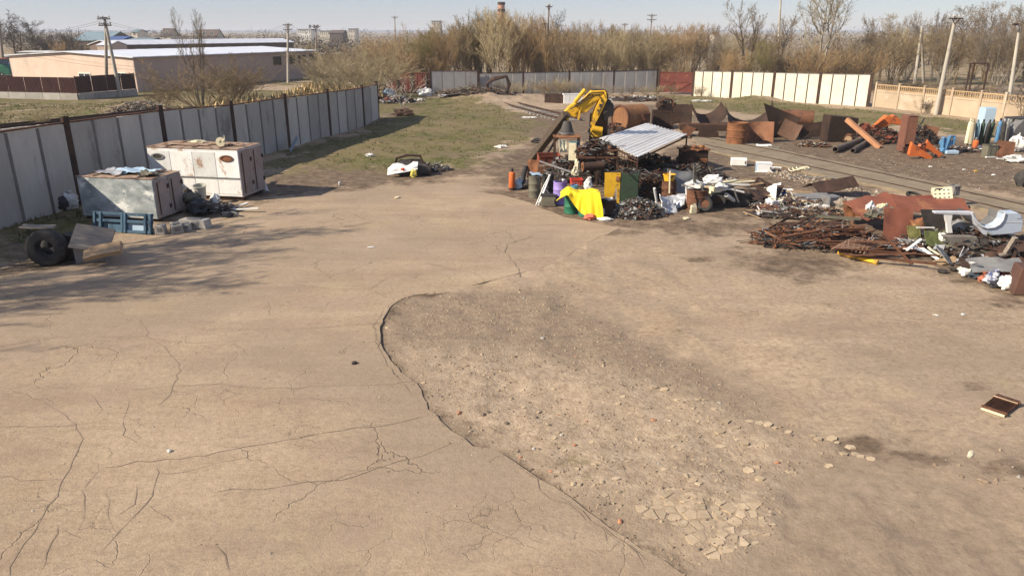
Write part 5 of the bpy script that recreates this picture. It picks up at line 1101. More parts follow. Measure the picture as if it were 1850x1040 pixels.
sack('white stuffed sack slumped at the foot of the panel fence', G(128, 378), (.75, .6, .75), SACK, 11)
sack('black plastic bag next to the white sack at the panel fence', G(112, 382) + Vector((-.1, .1, 0)), (.75, .6, .7), BSACK, 12)
# rubbish between the boxes
for k, (x, y, w, h, d, rz) in enumerate(((290, 424, .34, .36, .36, .1), (318, 420, .42, .32, .75, .5), (352, 412, 1.15, .34, .4, -.25), (335, 417, .4, .26, .35, .2))):
    b = MB(); b.side([(-w/2, 0), (w/2, 0), (w/2-.03, h), (-w/2+.02, h-.03)], -d/2, d/2); b.k = 1; b.box((0, -d/2-.004, h*.55), (w*.5, .02, h*.4)); b.box((0, 0, h+.004), (w*.55, d*.6, .02))
    solo(b, 'concrete_block', [CONC, GREY], ['smallest grey block standing beside the blue pallet frame', 'grey block pointing at the viewer beside the grey green box', 'longest grey block lying across beside the grey green box', 'low grey block between the long one and the pointed one'][k], 'block', G(x, y) + Vector((0, .1, 0)), rz, bev=.02)
sack('black rubbish bag between the two box bodies', G(362, 388), (1.0, .8, .65), BSACK, 14); sack('olive crumpled rag on the black rubbish bag between the boxes', G(348, 384, .45), (.8, .5, .4), OLIVE, 15, name='rag', cat='rag', tie=False)
sack('dark grey bag against the corner of the grey green box', G(337, 372), (.9, .7, .8), DARK, 16); sack('black bag low at the edge of the box shade', G(412, 392), (.5, .35, .22), BSACK, 17, tie=False)
sack('white torn pillow lying before the white box body', G(391, 374, .1), (.42, .4, .5), SACK, 18, name='pillow', cat='pillow', tie=False)
T = thing('plastic_tub', 'grey plastic tub leaning on the white box body', 'tub', G(361, 370, .2) + Vector((0, .25, 0)), rot=(R(10), 0, .2)); b = MB(); b.lathe([(.0, .0), (.2, .0), (.27, .6), (.29, .6), (.29, .63), (.25, .63), (.19, .04), (0, .04)], 18); b.obj('tub', mat('pale_tub', (.42, .42, .38), (.36, .35, .3)), T, smooth=True)
for k, (x, y, l, rz, m_) in enumerate(((402, 381, 1.1, .1, PLAST), (433, 383, 1.7, -.1, WHITE), (420, 390, .9, -.7, GREY), (405, 375, .6, .5, CREAM), (440, 374, .5, 1.0, WHITE))):
    board(['white plastic strip lying before the white box body', 'longest white strip in the rubbish before the white box body', 'grey stick lying aslant at the edge of the box shade', 'short cream slat before the white box body', 'short white slat standing off the corner of the white box body'][k], G(x, y, .1), .12, l, .04, m_, (0, R(-4), rz), 'strip', 'strip')
heap('litter', 'mixed dark litter heaped between the two box bodies', G(375, 384) + Vector((0, .3, 0)), 2.6, 1.3, .35, 160, [DARK, GREY, BSACK, SACK, OLIVE, RUST], 5, .06, .25)
plate('bluish glass sheet leaning on the panel fence', G(537, 273) + Vector((-.3, .4, .42)), 1.3, 1.0, LBLUE, (R(58), 0, R(-70)), 0, .02, .02)
pipe('short grey pipe leaning at the back corner of the white box body', G(483, 347), G(473, 330, .4), .09, mat('asbestos_pipe', (.42, .41, .38), (.36, .35, .32)))
# wreck on the grass edge
c = G(742, 318); k_ = px(c)
T = thing('burnt_wreck', 'burnt heap of a small vehicle with a pale bumper on the grass edge', 'wreck', c)
b = MB(); b.blob((0, .6, .25), (1.9, 1.3, 1.0), 4, .4, 1.6, 12, flat=.3); b.obj('burnt_shell', DARK, T, smooth=True)
b = MB(); b.grid(12, 6, lambda u, v: (-1.15 + 1.55*u, -.35 + .35*v + .12*noise.noise(Vector((u*4, v*3, 2))), .12 + .3*u + (.5 - .2*u)*v*(.6 + .5*abs(math.sin(u*5))) + .06*noise.noise(Vector((u*9, v*5, 8)))), .03); b.obj('front_panel', PLAST, T, smooth=True)
b = MB(); b.tube([(-.95, .7, .3), (-.75, .5, .85), (-.2, .5, 1.0), (.45, .6, .95), (.6, .6, .5)], .07, 7); b.obj('roof_bar', RUSTD, T, smooth=True)
b = MB(); b.blob((.2, -.3, .22), (.32, .25, .36), 8, .9, 3); b.obj('yellow_foam', mat('yellow_foam', (.72, .62, .14), (.6, .5, .12)), T, smooth=True)
b = MB(); b.blob((-.35, -.3, .42), (.22, .1, .12), 3, .3); b.obj('lamp', REDP, T, smooth=True)
heap('litter', 'dark burnt litter trailing off the wreck on the grass edge', G(775, 308), 2.6, 1.2, .3, 110, [DARK, GREY, SACK, BSACK], 8, .06, .22)
# small litter on the slab, things one can point at
for k, (x, y, d, m_, lb) in enumerate(((614, 334, (.2, .1, .22), SACK, 'white scrap of plastic standing on the slab past the box shade'), (718, 358, (.3, .18, .08), CREAM, 'flat cream scrap lying on the middle of the yard'), (1240, 396, (.3, .2, .1), CREAM, 'cream crumb of foam on the slab before the fat rusty drum'), (670, 447, (.28, .1, .03), PLAST, 'thin white scrap on the slab near the branching crack'), (1775, 870, (.2, .12, .04), EC, 'pale flat scrap near the dark oil stain'), (1753, 822, (.28, .09, .03), CREAM, 'torn cream wrapper by the dark oil stain'), (1690, 570, (.14, .07, .03), SACK, 'white smear of plastic left of the rust stain'), (1740, 568, (.18, .1, .03), SACK, 'white plastic scrap right of the rust stain'), (306, 816, (.08, .07, .05), SACK, 'tiny white pebble by the long crack'), (640, 657, (.14, .12, .06), DARK, 'dark crumb lying alone on the slab before the hollow'))):
    b = MB(); b.blob((0, 0, d[2]*.4), d, k + 30, .5, 2.2, 7); solo(b, 'litter_scrap', m_, lb, 'litter', G(x, y), rnd.random() * 3, smooth=True)
# cast iron radiator lying in the foreground
p0, p1 = G(1771, 741), G(1815, 756); p2 = G(1850, 741); rz = frame3(p0, p1); Lw = (p1 - p0).length
T = thing('radiator', 'cast iron radiator lying flat on the bare ground', 'radiator', p0, rz); nf = 11; Ld = .77; first = None
for k in range(nf):
    x = Lw * (k + .5) / nf
    if first is None:
        b = MB(); 
        for y0 in (.05, .17, .29): pass
        b.side([(-.011, .03), (.011, .03), (.011, .08), (0, .095), (-.011, .08)], .0, Ld); b.box((0, .02, .075), (.045, .05, .05)); b.box((0, Ld-.04, .06), (.045, .05, .07)); b.box((0, Ld-.15, .07), (.045, .03, .06)); first = b.obj('fin', RUST, T, loc=(x, 0, 0))
    else: share(first, T, (x, 0, 0))
b = MB(); b.box((Lw/2, -.015, .035), (Lw*.98, .025, .05)); b.obj('end_tank', CREAM, T, bev=.008)
b = MB(); b.box((Lw/2, Ld+.02, .06), (Lw*.98, .03, .07)); b.obj('end_tank', RUSTD, T, bev=.008)
b = MB(); b.tube([(0, Ld*.8, .1), (Lw, Ld*.8, .1)], .012, 6); b.obj('tie_rod', STONE, T)
b = MB(); b.tube([(Lw*1.0, .03, .07), (Lw*1.05, .03, .07)], .03, 10); b.tube([(Lw*1.0, Ld-.05, .07), (Lw*1.05, Ld-.05, .07)], .03, 10); b.obj('pipe_stub', RUST, T)
# ------------------------------------------------------------------ the hut and everything stacked round it
ZR = 1.75
CORR = mat('corrugated_zinc', (.70, .69, .66), (.60, .59, .57), (.42, .37, .31), sc=1.0, rough=.7, t3=.68)
c_l, c_b, c_r, c_f = P(1083, 250, ZR + .15), P(1168, 223, ZR + .25), P(1241, 243, ZR + .1), P(1152, 284, ZR)
HUT = thing('scrap_shelter', 'open scrap shelter with a corrugated zinc roof on thin posts', 'shelter', (c_f.x, c_f.y, 0)); O = Vector((c_f.x, c_f.y, 0))
for k in range(3):                              # three overlapping sheets, ribs running with the slope
    b = MB(); v0, v1 = k / 3 - (.012 if k else 0), (k + 1) / 3
    def fn(u, v, v0=v0, v1=v1):
        w = v0 + (v1 - v0) * v; p = (c_f * (1 - u) + c_r * u) * (1 - w) + (c_l * (1 - u) + c_b * u) * w - O
        return p + Vector((0, 0, .03 * math.sin(w * 6.283 * 12) + .012 * k + .02 * noise.noise(Vector((u * 3, w * 3, 5)))))
    b.grid(4, 44, fn, .012); b.obj('roof_sheet', CORR, HUT)
for q in (c_f, c_r, c_l, c_b): b = MB(); b.box((q.x - O.x, q.y - O.y, q.z/2 - .06), (.07, .07, q.z - .1)); b.obj('post', RUSTD, HUT)
for p, q in ((c_f, c_r), (c_f, c_l), (c_l, c_b), (c_r, c_b)): b = MB(); dz = Vector((0, 0, -.12)); b.bar(p - O + dz, q - O + dz, .06); b.obj('beam', RUSTD, HUT)
for f_ in (.25, .5, .75): b = MB(); p = c_f.lerp(c_l, f_) - O; q = c_r.lerp(c_b, f_) - O; b.bar(p + Vector((0, 0, -.07)), q + Vector((0, 0, -.07)), .05); b.obj('purlin', RUSTD, HUT)
# cage of thin rods on the near left side
p, q = Vector((c_f.x, c_f.y, 0)), Vector((c_l.x, c_l.y, 0))
T = thing('rod_cage', 'cage of thin rusty rods closing the shelter on the side of the yellow cabinet', 'cage', p)
for k in range(1, 13): b = MB(); z = p.lerp(q, k / 13) - p; b.bar(z + Vector((0, -.06, .1)), z + Vector((rnd.gauss(0, .03), -.06, 1.75)), .022); b.obj('rod', RUSTD, T)
for z in (.5, 1.0, 1.5): b = MB(); b.bar(Vector((0, -.09, z)), q - p + Vector((0, -.09, z + .05)), .025); b.obj('cross_rod', RUST, T)
TANKM = mat('tank_rust', (.028, .018, .014), (.058, .031, .02), (.15, .07, .035), sc=1.1, rough=.85, t3=.64)
SCR = [DARK, RUSTD, RUST, GREY, OLIVE, DARK, BLACK, RUSTD]; SCRR = [RUSTD, RUST, RUST, DARK, GREY, RUSTO]; SCRW = [GREY, SILVER, SACK, WOOD, RUST, DARK, CREAM, GREY]
def Z(x, y, z, **k): p = P(x, y, z); return p
hc = (c_f + c_l + c_b + c_r) / 4
heap('scrap_heap', 'dark tangle of scrap filling the floor of the shelter', Vector((hc.x + .3, hc.y + .2, 0)), 4.2, 3.0, 1.0, 420, SCR, 61, .1, .5)
heap('scrap_heap', 'brown tangle of scrap left of the shelter under the yellow boom', G(1045, 330) + Vector((0, .8, 0)), 4.0, 2.6, 1.35, 520, [DARK, RUSTD, RUST, GREY, GREY, RUSTD, DARK], 62, .1, .5)
heap('scrap_heap', 'low scrap spread between the shelter and the stove like machine', G(1245, 335) + Vector((0, .3, 0)), 4.4, 3.2, .95, 480, SCR, 63, .08, .45)
heap('scrap_heap', 'grey heap of small cut scrap spilled in front of the green cabinet', G(1155, 397) + Vector((0, .75, 0)), 2.35, 1.5, .72, 900, [GREY, GREY, DARK, DARK, RUST, OLIVE, SILVER, RUSTD], 64, .06, .22, (.5, .1, .4), (.2, .5))
heap('scrap_heap', 'upright bundles of rusty rods and wire beside the green cabinet', G(1178, 362) + Vector((0, .4, 0)), 1.4, .9, 1.15, 300, [RUSTD, DARK, RUST, GREY], 65, .05, .2, (.2, .6, .2), (.5, 1.1))
# bottle, pump, barrels along the front, left to right
gasbottle('orange red gas bottle standing at the left end of the scrap', 925, 345, ORANGE, .88, .15, cap=DARK)
pipe('dark rubber hose stack leaning next to the orange gas bottle', G(940, 342), Z(950, 303, .95) + Vector((0, .35, 0)), .12, BLACK)
sack('pale bundle at the foot of the dark hose stack', G(937, 342), (.4, .4, .5), LBLUE, 71, name='bundle', cat='bundle'); sack('dark bundle with pale label between hose stack and olive barrel', G(950, 342), (.4, .4, .5), DARK, 72, name='bundle', cat='bundle', tie=False)
barrel('olive drab barrel, leftmost of the barrels, under a pale blue lid sheet', 966, 359, OLIVE, .27, .98)
plate('pale blue bent sheet lying on the olive barrel', G(968, 357, 1.03) + Vector((0, .2, 0)), .5, .42, LBLUE, (.1, .12, .3), 0, .06, seed=9)
plate('rusty orange plate standing behind the olive barrel', Z(963, 306, .95) + Vector((0, .7, -.1)), .5, .85, RUSTO, (R(78), 0, R(-12)), 0, .03, seed=3, jagk=.2)
T = thing('angle_frame', 'white painted leg frame leaning between the olive and violet barrels', 'frame', G(972, 371)); t_ = Z(994, 318, 1.05) + Vector((0, .25, 0)) - Vector(T.location)
b = MB(); b.bar((0, 0, 0), t_, .09, .05); b.obj('leg', WHITE, T); b = MB(); b.bar((-.08, 0, 0), (.28, .2, .85), .05, .05); b.obj('leg', WHITE, T); b = MB(); b.bar(t_*.55, t_*.55 + Vector((.25, .1, -.28)), .05, .04); b.obj('brace', WHITE, T); b = MB(); b.bar((.28, .2, .85), t_, .05); b.obj('top_bar', WHITE, T)
cabinet('khaki metal chest standing before the violet barrel', G(992, 374) + Vector((0, .25, 0)), (.62, .45, .45), OLIVE, -.1, 'chest', 'chest', top=BLACK)
barrel('violet plastic barrel heaped with scrap metal', 1012, 371, PURPLE, .29, .98, False, fill=14, fillm=[GREY, DARK, SILVER, DARK])
barrel('dark barrel of rags behind the white leg frame', 990, 352, BLACK, .27, .85, False, fill=6, fillm=[DARK, GREY])
openbox('red plastic tray on the scrap behind the yellow tarp', Z(1043, 337, .98) + Vector((0, .55, -.02)), (.45, .36, .24), REDP, .1, 'tray', 'tray', REDP)
T = thing('bucket', 'small blue bucket just above the yellow tarp', 'bucket', Z(1039, 348, .9) + Vector((0, .3, -.05))); b = MB(); b.lathe([(0, 0), (.11, 0), (.15, .28), (.16, .28), (.16, .3), (.14, .3), (.1, .02)], 16); b.obj('body', BLUE, T, smooth=True); b = MB(); b.tube([(-.15, 0, .28), (-.1, 0, .4), (.1, 0, .4), (.15, 0, .28)], .01, 5); b.obj('handle', GREY, T)
sack('white bag on the scrap right of the blue bucket', Z(1064, 343, .9) + Vector((0, .3, -.05)), (.34, .3, .45), SACK, 73)
sack('small pale yellow bag above the red tray', Z(1040, 318, 1.2) + Vector((0, .7, -.1)), (.28, .25, .3), CREAM, 74)
barrel('emerald green barrel under the left flap of the yellow tarp', 1032, 387, GREEN, .27, .88)
barrel('green barrel almost hidden by the long side of the yellow tarp', 1058, 392, GREEN, .27, .86)
ta, tb = G(1013, 386), G(1082, 393); b = MB()
def fn(u, v):
    drop = .16 + .95 * max(0, min(1, (u - .25) / .55)) ** .8; base = ta.lerp(tb, u); back = .7 * max(0, 1 - v / .5) - .26
    zz = 1.0 + .05 * math.sin(u * 9) - (.22 * max(0, .2 - u) / .2); s_ = max(0, (v - .5) / .5)
    z = zz - drop * s_ ** 1.15 + .05 * noise.noise(Vector((u * 7, v * 4, 2))); w = (1 + .25 * s_)
    return Vector((base.x + (u - .62) * .35 * s_ + .06 * noise.noise(Vector((u * 9, v * 3, 7))), base.y + .05 + back - .22 * s_ * w + .09 * noise.noise(Vector((u * 10, v * 2.5, 4))) * (.3 + s_), max(.06, z)))
b.grid(40, 26, fn, .012); solo(b, 'tarpaulin', YTARP, 'bright yellow tarpaulin draped over the green barrels', 'tarpaulin', smooth=True)
sack('salmon red bag at the foot of the yellow tarp', G(1065, 396) + Vector((0, -.05, 0)), (.42, .3, .24), mat('salmon_cloth', (.62, .16, .10), (.5, .13, .09)), 75, tie=False)
jug('white jug tipped over at the foot of the yellow tarp', G(1082, 391), .42, PLAST, .4, (0, R(40), .6)); sack('flat white bag on the ground before the dark drum', G(1092, 398), (.6, .35, .14), SACK, 76, tie=False)
barrel('cut down brown drum full of pale scrap beside the yellow cabinet door', 1099, 390, RUSTD, .31, .62, False, fill=10, fillm=[GREY, SACK, SILVER])
# green cabinet with its yellow door hanging out
Cb = G(1119, 367); Ce = G(1149, 368); rz = frame3(Cb, Ce)
CAB = thing('steel_cabinet', 'dark green steel cabinet with a torn yellow door swung open', 'cabinet', Cb, rz); cw = .8; ch = 1.32
b = MB(); b.box((cw/2, .28, ch/2 + .02), (cw, .5, ch)); b.obj('body', DGREEN, CAB, bev=.015)
b = MB(); b.box((cw/2, .012, ch/2 + .02), (cw - .06, .03, ch - .08)); fd = b.obj('front_panel', DGREEN, CAB, bev=.01)
for z in (.35, .7, 1.05): b = MB(); b.box((cw*.5, -.008, z), (.16, .02, .025)); b.obj('vent', DARK, fd)
b = MB(); b.side([(-.66, .1), (-.36, .05), (-.2, .55), (-.14, .06), (-.02, -.05), (0, ch), (-.68, ch)], -.02, .02); o = b.obj('door', YEL, CAB, rot=(0, 0, R(4))); tag(o, 'yellow door with its lower edge torn into a notch'); o.location = (0, .02, .04)
b = MB(); b.box((-.12, -.03, 1.1), (.16, .03, .2)); b.obj('lock_plate', RUSTO, CAB)
heap('scrap_heap', 'scraps thrown on top of the dark green cabinet', Cb + Vector((.3, .3, ch)), .9, .6, .14, 60, SCR, 66, .05, .2)
beam('thin steel prop leaning before the cut down drum', G(1113, 392), Z(1113, 340, 1.0), .04, GREY, 'steel_rod', 'rod', 'sq')
# rusty barrels and wheels to the right
barrel('rusty red barrel with an orange bucket on its lid', 1209, 366, RUST, .31, .9)
T = thing('bucket', 'battered orange bucket on the rusty red barrel', 'bucket', G(1209, 366, .9) + Vector((-.02, .26, 0)), .4); b = MB(); b.lathe([(0, 0), (.2, 0), (.26, .26), (.28, .26), (.28, .29), (.24, .29), (.19, .03)], 18, wob=.08); b.obj('body', YEL, T, smooth=True); b = MB(); b.bar((-.25, 0, .25), (-.05, -.05, .5), .02); b.obj('handle', RUST, T)
beam('white rod cross standing behind the orange bucket', Z(1214, 335, 1.3) + Vector((0, .4, -.4)), Z(1214, 312, 1.75) + Vector((0, .4, 0)), .05, CREAM, 'rod', 'rod', 'sq')
for k, (x, y, w, l, rx, ry, rz) in enumerate(((1205, 384, .75, .8, 52, 10, .5), (1222, 377, .85, .7, 40, -15, -.5), (1196, 388, .4, .6, 25, 20, 1.0))):
    plate(['bright crumpled tin sheet propped below the rusty red barrel', 'second bright tin sheet, curled at the right of the first', 'small bright tin scrap low at the left of the tin sheets'][k], G(x, y, .28) + Vector((0, .15, 0)), w, l, SILVER, (R(rx), R(ry), rz), .9, .12, seed=k + 5)
pipe('white plastic pipe standing left of the bright tin sheets', G(1189, 378), Z(1182, 340, .95), .05, PLAST, hollow=False); 
barrel('fat rusty drum topped with crumpled white film', 1261, 381, RUST, .47, .84)
sack('crumpled white film on the fat rusty drum', G(1257, 381, .84) + Vector((0, .4, 0)), (.75, .5, .36), SACK, 77, name='film', cat='film', tie=False, amp=.7)
pipe('grey pipe standing upright behind the fat rusty drum', G(1258, 372) + Vector((0, .5, 0)), Z(1261, 301, 2.0) + Vector((0, .5, 0)), .07, GREY)
beam('pale bar leaning over the left wheel', G(1279, 379), Z(1266, 332, 1.1), .06, CREAM, 'steel_rod', 'rod', 'sq')
beam('horizontal grey bar lying across the tops of the rusty drums', Z(1232, 335, 1.0), Z(1285, 333, 1.0), .08, GREY, 'bar', 'bar', 'sq')
plate('large grey sheet leaning behind the two rusty drums', Z(1238, 335, .8) + Vector((0, .8, 0)), 1.3, 1.1, GREY, (R(55), R(10), R(20)), 0, .08, seed=12)
board('white upright plank between the two rusty drums', Z(1238, 352, .6), .16, .75, .04, WHITE, (0, R(85), 0))
jug('cream jerry can standing before the fat rusty drum', G(1252, 385), .38, CREAM, .2)
wheel('small worn wheel tilted against the fat rusty drum', G(1273, 383) + Vector((0, .12, .31)), .33, .2, (R(62), R(10), R(-12)), RUST, tread=False)
wheel('small worn wheel standing right of the tilted one', G(1297, 377) + Vector((0, .1, .32)), .33, .2, (R(86), 0, R(-14)), RUSTD, tread=False)
# stove like machine, rusty orange on top
MB_ = G(1254, 313) + Vector((0, .5, 0))
T = thing('machine_block', 'rusty orange topped engine block standing right of the shelter', 'engine', MB_, .12)
b = MB(); b.box((0, 0, .65), (1.35, .8, .95)); b.box((0, .1, .12), (1.1, .6, .24)); b.obj('housing', RUSTD, T, bev=.03)
b = MB(); b.grid(14, 8, lambda u, v: ((u-.5)*1.5, (v-.5)*.95, 1.2 + .16*noise.noise(Vector((u*5, v*4, 2)))), .06); b.obj('cover', RUSTO, T)
for x in (-.45, 0, .42): b = MB(); b.lathe([(.13, 0), (.15, .05), (.11, .12), (0, .13)], 12, c=(x, -.05, 1.26)); b.obj('cap', RUSTO, T, smooth=True)
b = MB(); b.box((.38, -.45, .62), (.45, .14, .22)); b.obj('tray', RUSTO, T, bev=.02); b = MB(); b.lathe([(.2, 0), (.2, .1), (.06, .12), (.06, .2)], 16, axis=Vector((0, -1, 0)), c=(-.3, -.4, .6)); b.obj('flange', RUST, T)
b = MB(); b.tube([(-.65, -.2, .9), (-.95, -.3, .8), (-1.0, -.3, .2)], .07, 8); b.obj('exhaust', RUSTD, T, smooth=True)
# white goods beyond
T = cabinet('white enamel cooker body lying on its side by the lane', G(1335, 299) + Vector((0, .1, 0)), (.85, .5, .4), WHITE, -.2, 'cooker', 'cooker')
T = cabinet('white and pale blue fridge lying by the lane', G(1379, 309), (.75, .62, .45), LBLUE, -.15, 'fridge', 'fridge', doorm=PLAST, top=PLAST)
board('white strip lying before the white and pale blue fridge', G(1380, 311), .1, .9, .05, WHITE, (0, 0, -.2)); board('white strip on the far side of the pale blue fridge', G(1402, 303), .15, .6, .05, WHITE, (0, 0, -.3))
# right part of the scrap: boards, foam, panels
heap('scrap_heap', 'mixed pale and brown scrap heap right of the two wheels', G(1335, 366) + Vector((0, 1.0, 0)), 4.0, 2.6, .75, 560, SCRW + [RUSTD], 67, .08, .35)
heap('scrap_heap', 'low rubbish of foam and tins left of the rusty bar tangle', G(1425, 378) + Vector((0, .5, 0)), 3.4, 1.7, .35, 420, SCRW + [RUST, RUSTD, WOOD], 68, .06, .26)
for k, (x, y, z, l, rz, m_, w) in enumerate(((1325, 327, .85, 1.7, .12, WOOD, .16), (1338, 331, .8, 1.9, .2, CREAM, .18), (1322, 334, .78, 1.6, .08, WHITE, .14), (1345, 337, .7, 1.8, .25, WOOD, .15), (1335, 341, .65, 1.5, .05, WOODG, .2), (1312, 330, .85, 1.2, .5, CREAM, .2))):
    board(['yellowish plank at the top of the plank pile on the scrap heap', 'longest cream plank of the plank pile on the scrap heap', 'white plank near the middle of the plank pile', 'yellowish plank jutting right from the plank pile', 'grey plank lowest of the plank pile on the scrap heap', 'short cream plank at an angle on the plank pile'][k], Z(x, y, z), w, l, .05, m_, (0, R(rnd.uniform(-6, 6)), rz))
sack('white crumpled plastic hood left of the plank pile', Z(1287, 332, .9), (.75, .5, .4), PLAST, 81, name='plastic_hood', cat='plastic', tie=False, amp=.6)
cabinet('cream cardboard like box right below the white plastic hood', Z(1291, 350, .5), (.42, .35, .32), CREAM, .3, 'box', 'box'); sack('white foam lump above the right wheel', Z(1302, 345, .75), (.5, .4, .35), SACK, 82, name='foam', cat='foam', tie=False)
T = thing('duct_pipe', 'white pipe with open end pointing out of the dark bin', 'pipe', Z(1312, 352, .6)); d = G(1331, 371, .12) - Vector(T.location); b = MB(); b.lathe([(.07, 0), (.085, 0), (.085, d.length), (.07, d.length), (.06, d.length-.3)], 14, axis=d); b.obj('tube', PLAST, T, smooth=True)
openbox('black open bin between the right wheel and the white leaning door', G(1328, 374) + Vector((0, .4, 0)), (1.2, .7, .62), BLACK, -.1, 'bin', 'bin')
board('white slat lying along the top of the black bin', Z(1325, 345, .72), .14, .9, .05, WHITE, (0, R(8), -.1)); board('grey slat standing in the black bin', Z(1330, 354, .6), .08, .6, .04, GREY, (0, R(65), .2))
wheel('small white pulley wheel on the ground before the black bin', G(1352, 373) + Vector((0, .02, .13)), .13, .07, (R(80), 0, 0), CREAM, tread=False, name='pulley', cat='pulley')
for k, (x, y, w, l, rx, ry, rz) in enumerate(((1362, 331, 1.1, .8, 10, -8, .4), (1385, 342, 1.2, 1.0, 25, 14, -.5), (1362, 350, .9, .9, 18, -14, .9), (1376, 336, 1.0, .7, -6, 20, .1))):
    plate(['flat brown plate lying right of the plank pile', 'dark curled plate behind the white leaning door', 'dark brown plate beneath the plank pile', 'small brown plate highest right of the plank pile'][k], Z(x, y, .7 - .1 * k), w, l, [RUST, RUSTD, RUSTD, RUST][k], (R(rx), R(ry), rz), .6 if k % 2 else 0, .1, seed=k + 21, jagk=.15)
plate('white door panel leaning to the right on the scrap heap', Z(1392, 352, .45), .55, 1.15, WHITE, (R(38), R(-30), R(-40)), 0, .05, .04, 31); plate('second white panel propped beside the leaning white door', Z(1404, 346, .45), .35, .8, PLAST, (R(55), R(-20), R(-35)), 0, .04, .03, 32)
jug('fat cream canister under the white leaning door', G(1378, 366), .62, CREAM, .3, w=.5); jug('small white canister left of the fat cream one', G(1352, 364), .36, PLAST, 1.2, (R(70), 0, .8))
beam('white thin bar leaning left of the fat cream canister', G(1369, 369), Z(1359, 352, .4), .05, WHITE, 'rod', 'rod', 'flat')
jug('white canister lying on its side by the brown rags', G(1407, 374, .1), .8, PLAST, .6, (R(78), 0, R(-62)), w=.42); sack('brown rags beside the white lying canister', G(1385, 379), (.8, .5, .25), mat('brown_cloth', (.19, .09, .06), (.12, .06, .045)), 84, name='rags', cat='rags', tie=False, amp=.8)
sack('navy blue bag behind the white lying canister', G(1412, 364, .1), (.55, .4, .35), mat('navy_cloth', (.03, .05, .17), (.02, .035, .10)), 85); plate('white sheet strip over the navy blue bag', G(1416, 358, .4), .7, .2, WHITE, (R(10), 0, .1), 0, .04, seed=4)
for k, (x, y, l, rz, m_) in enumerate(((1445, 352, 1.1, -.12, WOOD), (1448, 356, .9, -.2, CREAM), (1435, 350, .8, .1, WOOD))): board(['pale board lying flat before the lane', 'cream board beside the pale flat board', 'short pale board at the left of the flat boards'][k], G(x, y, .12), .2, l, .04, m_, (0, 0, rz))
b = MB(); 
for k in range(3): b.tube([(math.cos(a) * .32 + k * .2, math.sin(a) * .3, .06 + .05 * k + .04 * math.sin(a * 3)) for a in (6.283 * i / 18 for i in range(19))], .028, 6)
solo(b, 'cable_coil', CREAM, 'pale coil of cable thrown down beside the lane', 'cable', G(1436, 309), smooth=True)
b = MB(); b.tube([(-1.2, 0, .05), (-.6, .25, .1), (0, .1, .05), (.6, .3, .12), (1.2, .05, .05)], .03, 6); solo(b, 'cable_coil', GREY, 'grey length of cable snaking beside the lane', 'cable', G(1472, 324), -.3, smooth=True)
# dark folded sheet, bumper, grey boxes
b = MB(); b.grid(10, 6, lambda u, v: ((u-.5)*2.1, (v-.5)*1.3*(1-.2*u), .55 - 1.2*abs(v-.55)*.6 + .05*noise.noise(Vector((u*5, v*4, 3))) + .25*u), .02); solo(b, 'metal_sheet', RUSTD, 'dark brown folded sheet standing like a tent before the lane', 'sheet', G(1508, 358) + Vector((0, .5, .1)), .25)
plate('grey channel like bumper lying before the dark folded sheet', G(1466, 366, .3), 1.5, .45, GREY, (R(20), 0, .1), 0, .03, .05, 41); cabinet('grey steel box with dented top before the dark folded sheet', G(1499, 370), (.6, .5, .4), GREY, .35, 'steel_box', 'box')
for k, (x, y) in enumerate(((1443, 372), (1472, 380), (1490, 379), (1462, 379))): sack(['white lump left of the grey bumper', 'white lump in front of the grey bumper', 'white lump below the grey steel box', 'smallest white lump between bumper and bar tangle'][k], G(x, y), (.45, .3, .3 - .04 * k), SACK, 86 + k, name='foam', cat='foam', tie=False)
sack('greenish brown mossy lump left of the red plates', G(1526, 384), (.8, .6, .65), WOODG, 92, name='moss_lump', cat='lump', tie=False, amp=.6)

# ------------------------------------------------------------------ tangle of bars and the red plates
BARL = 'rusty steel bar in the tangled heap before the red plates'
heap('scrap_heap', 'dark rusty crumbs and short ends under the bar tangle', G(1500, 452) + Vector((0, 1.1, 0)), 5.0, 2.6, .5, 520, SCRR, 69, .06, .35, (.25, .5, .25), (.4, 1.4))
g = random.Random(19)
for k in range(34):
    x0 = g.uniform(1392, 1560); y0 = 408 + (x0 - 1390) * .27 + g.uniform(-8, 16); p = P(x0, y0, g.uniform(.08, .5)); an = g.gauss(.06, .42); L_ = g.uniform(1.1, 3.2)
    q = p + Vector((math.cos(an) * L_, math.sin(an) * L_ * .8, g.uniform(-.12, .35)))
    beam(BARL, p, q, g.uniform(.05, .12), [RUST, RUSTD, RUST, RUST][k % 4], 'steel_bar', 'bar', ['L', 'sq', 'flat'][k % 3], g.random() * 3, group='rusty bars of the tangled heap')
beam('long pinkish rusty channel bar lying across the bar tangle', P(1392, 424, .25), P(1562, 416, .55), .12, RUST, 'steel_bar', 'bar', 'L', .4)
beam('long dark angle bar forming the point of the bar tangle', P(1383, 419, .1), P(1424, 396, .45), .09, RUSTD, 'steel_bar', 'bar', 'L')
beam('curved looking thick bar at the near edge of the bar tangle', P(1392, 425, .12), P(1470, 442, .1), .12, RUST, 'steel_bar', 'bar', 'sq')
beam('olive angle bar along the top of the bar tangle', P(1475, 393, .5), P(1555, 398, .5), .1, OLIVE, 'steel_bar', 'bar', 'L')
LAT = mat('pale_rust_rod', (.27, .17, .12), (.2, .12, .085))
T = thing('rod_lattice', 'diamond lattice of welded rusty rods lying on the near side of the bar tangle', 'lattice', P(1502, 450, .3)); o = Vector(T.location)
u_ = P(1560, 459, .15) - o; v_ = P(1547, 425, .75) - o
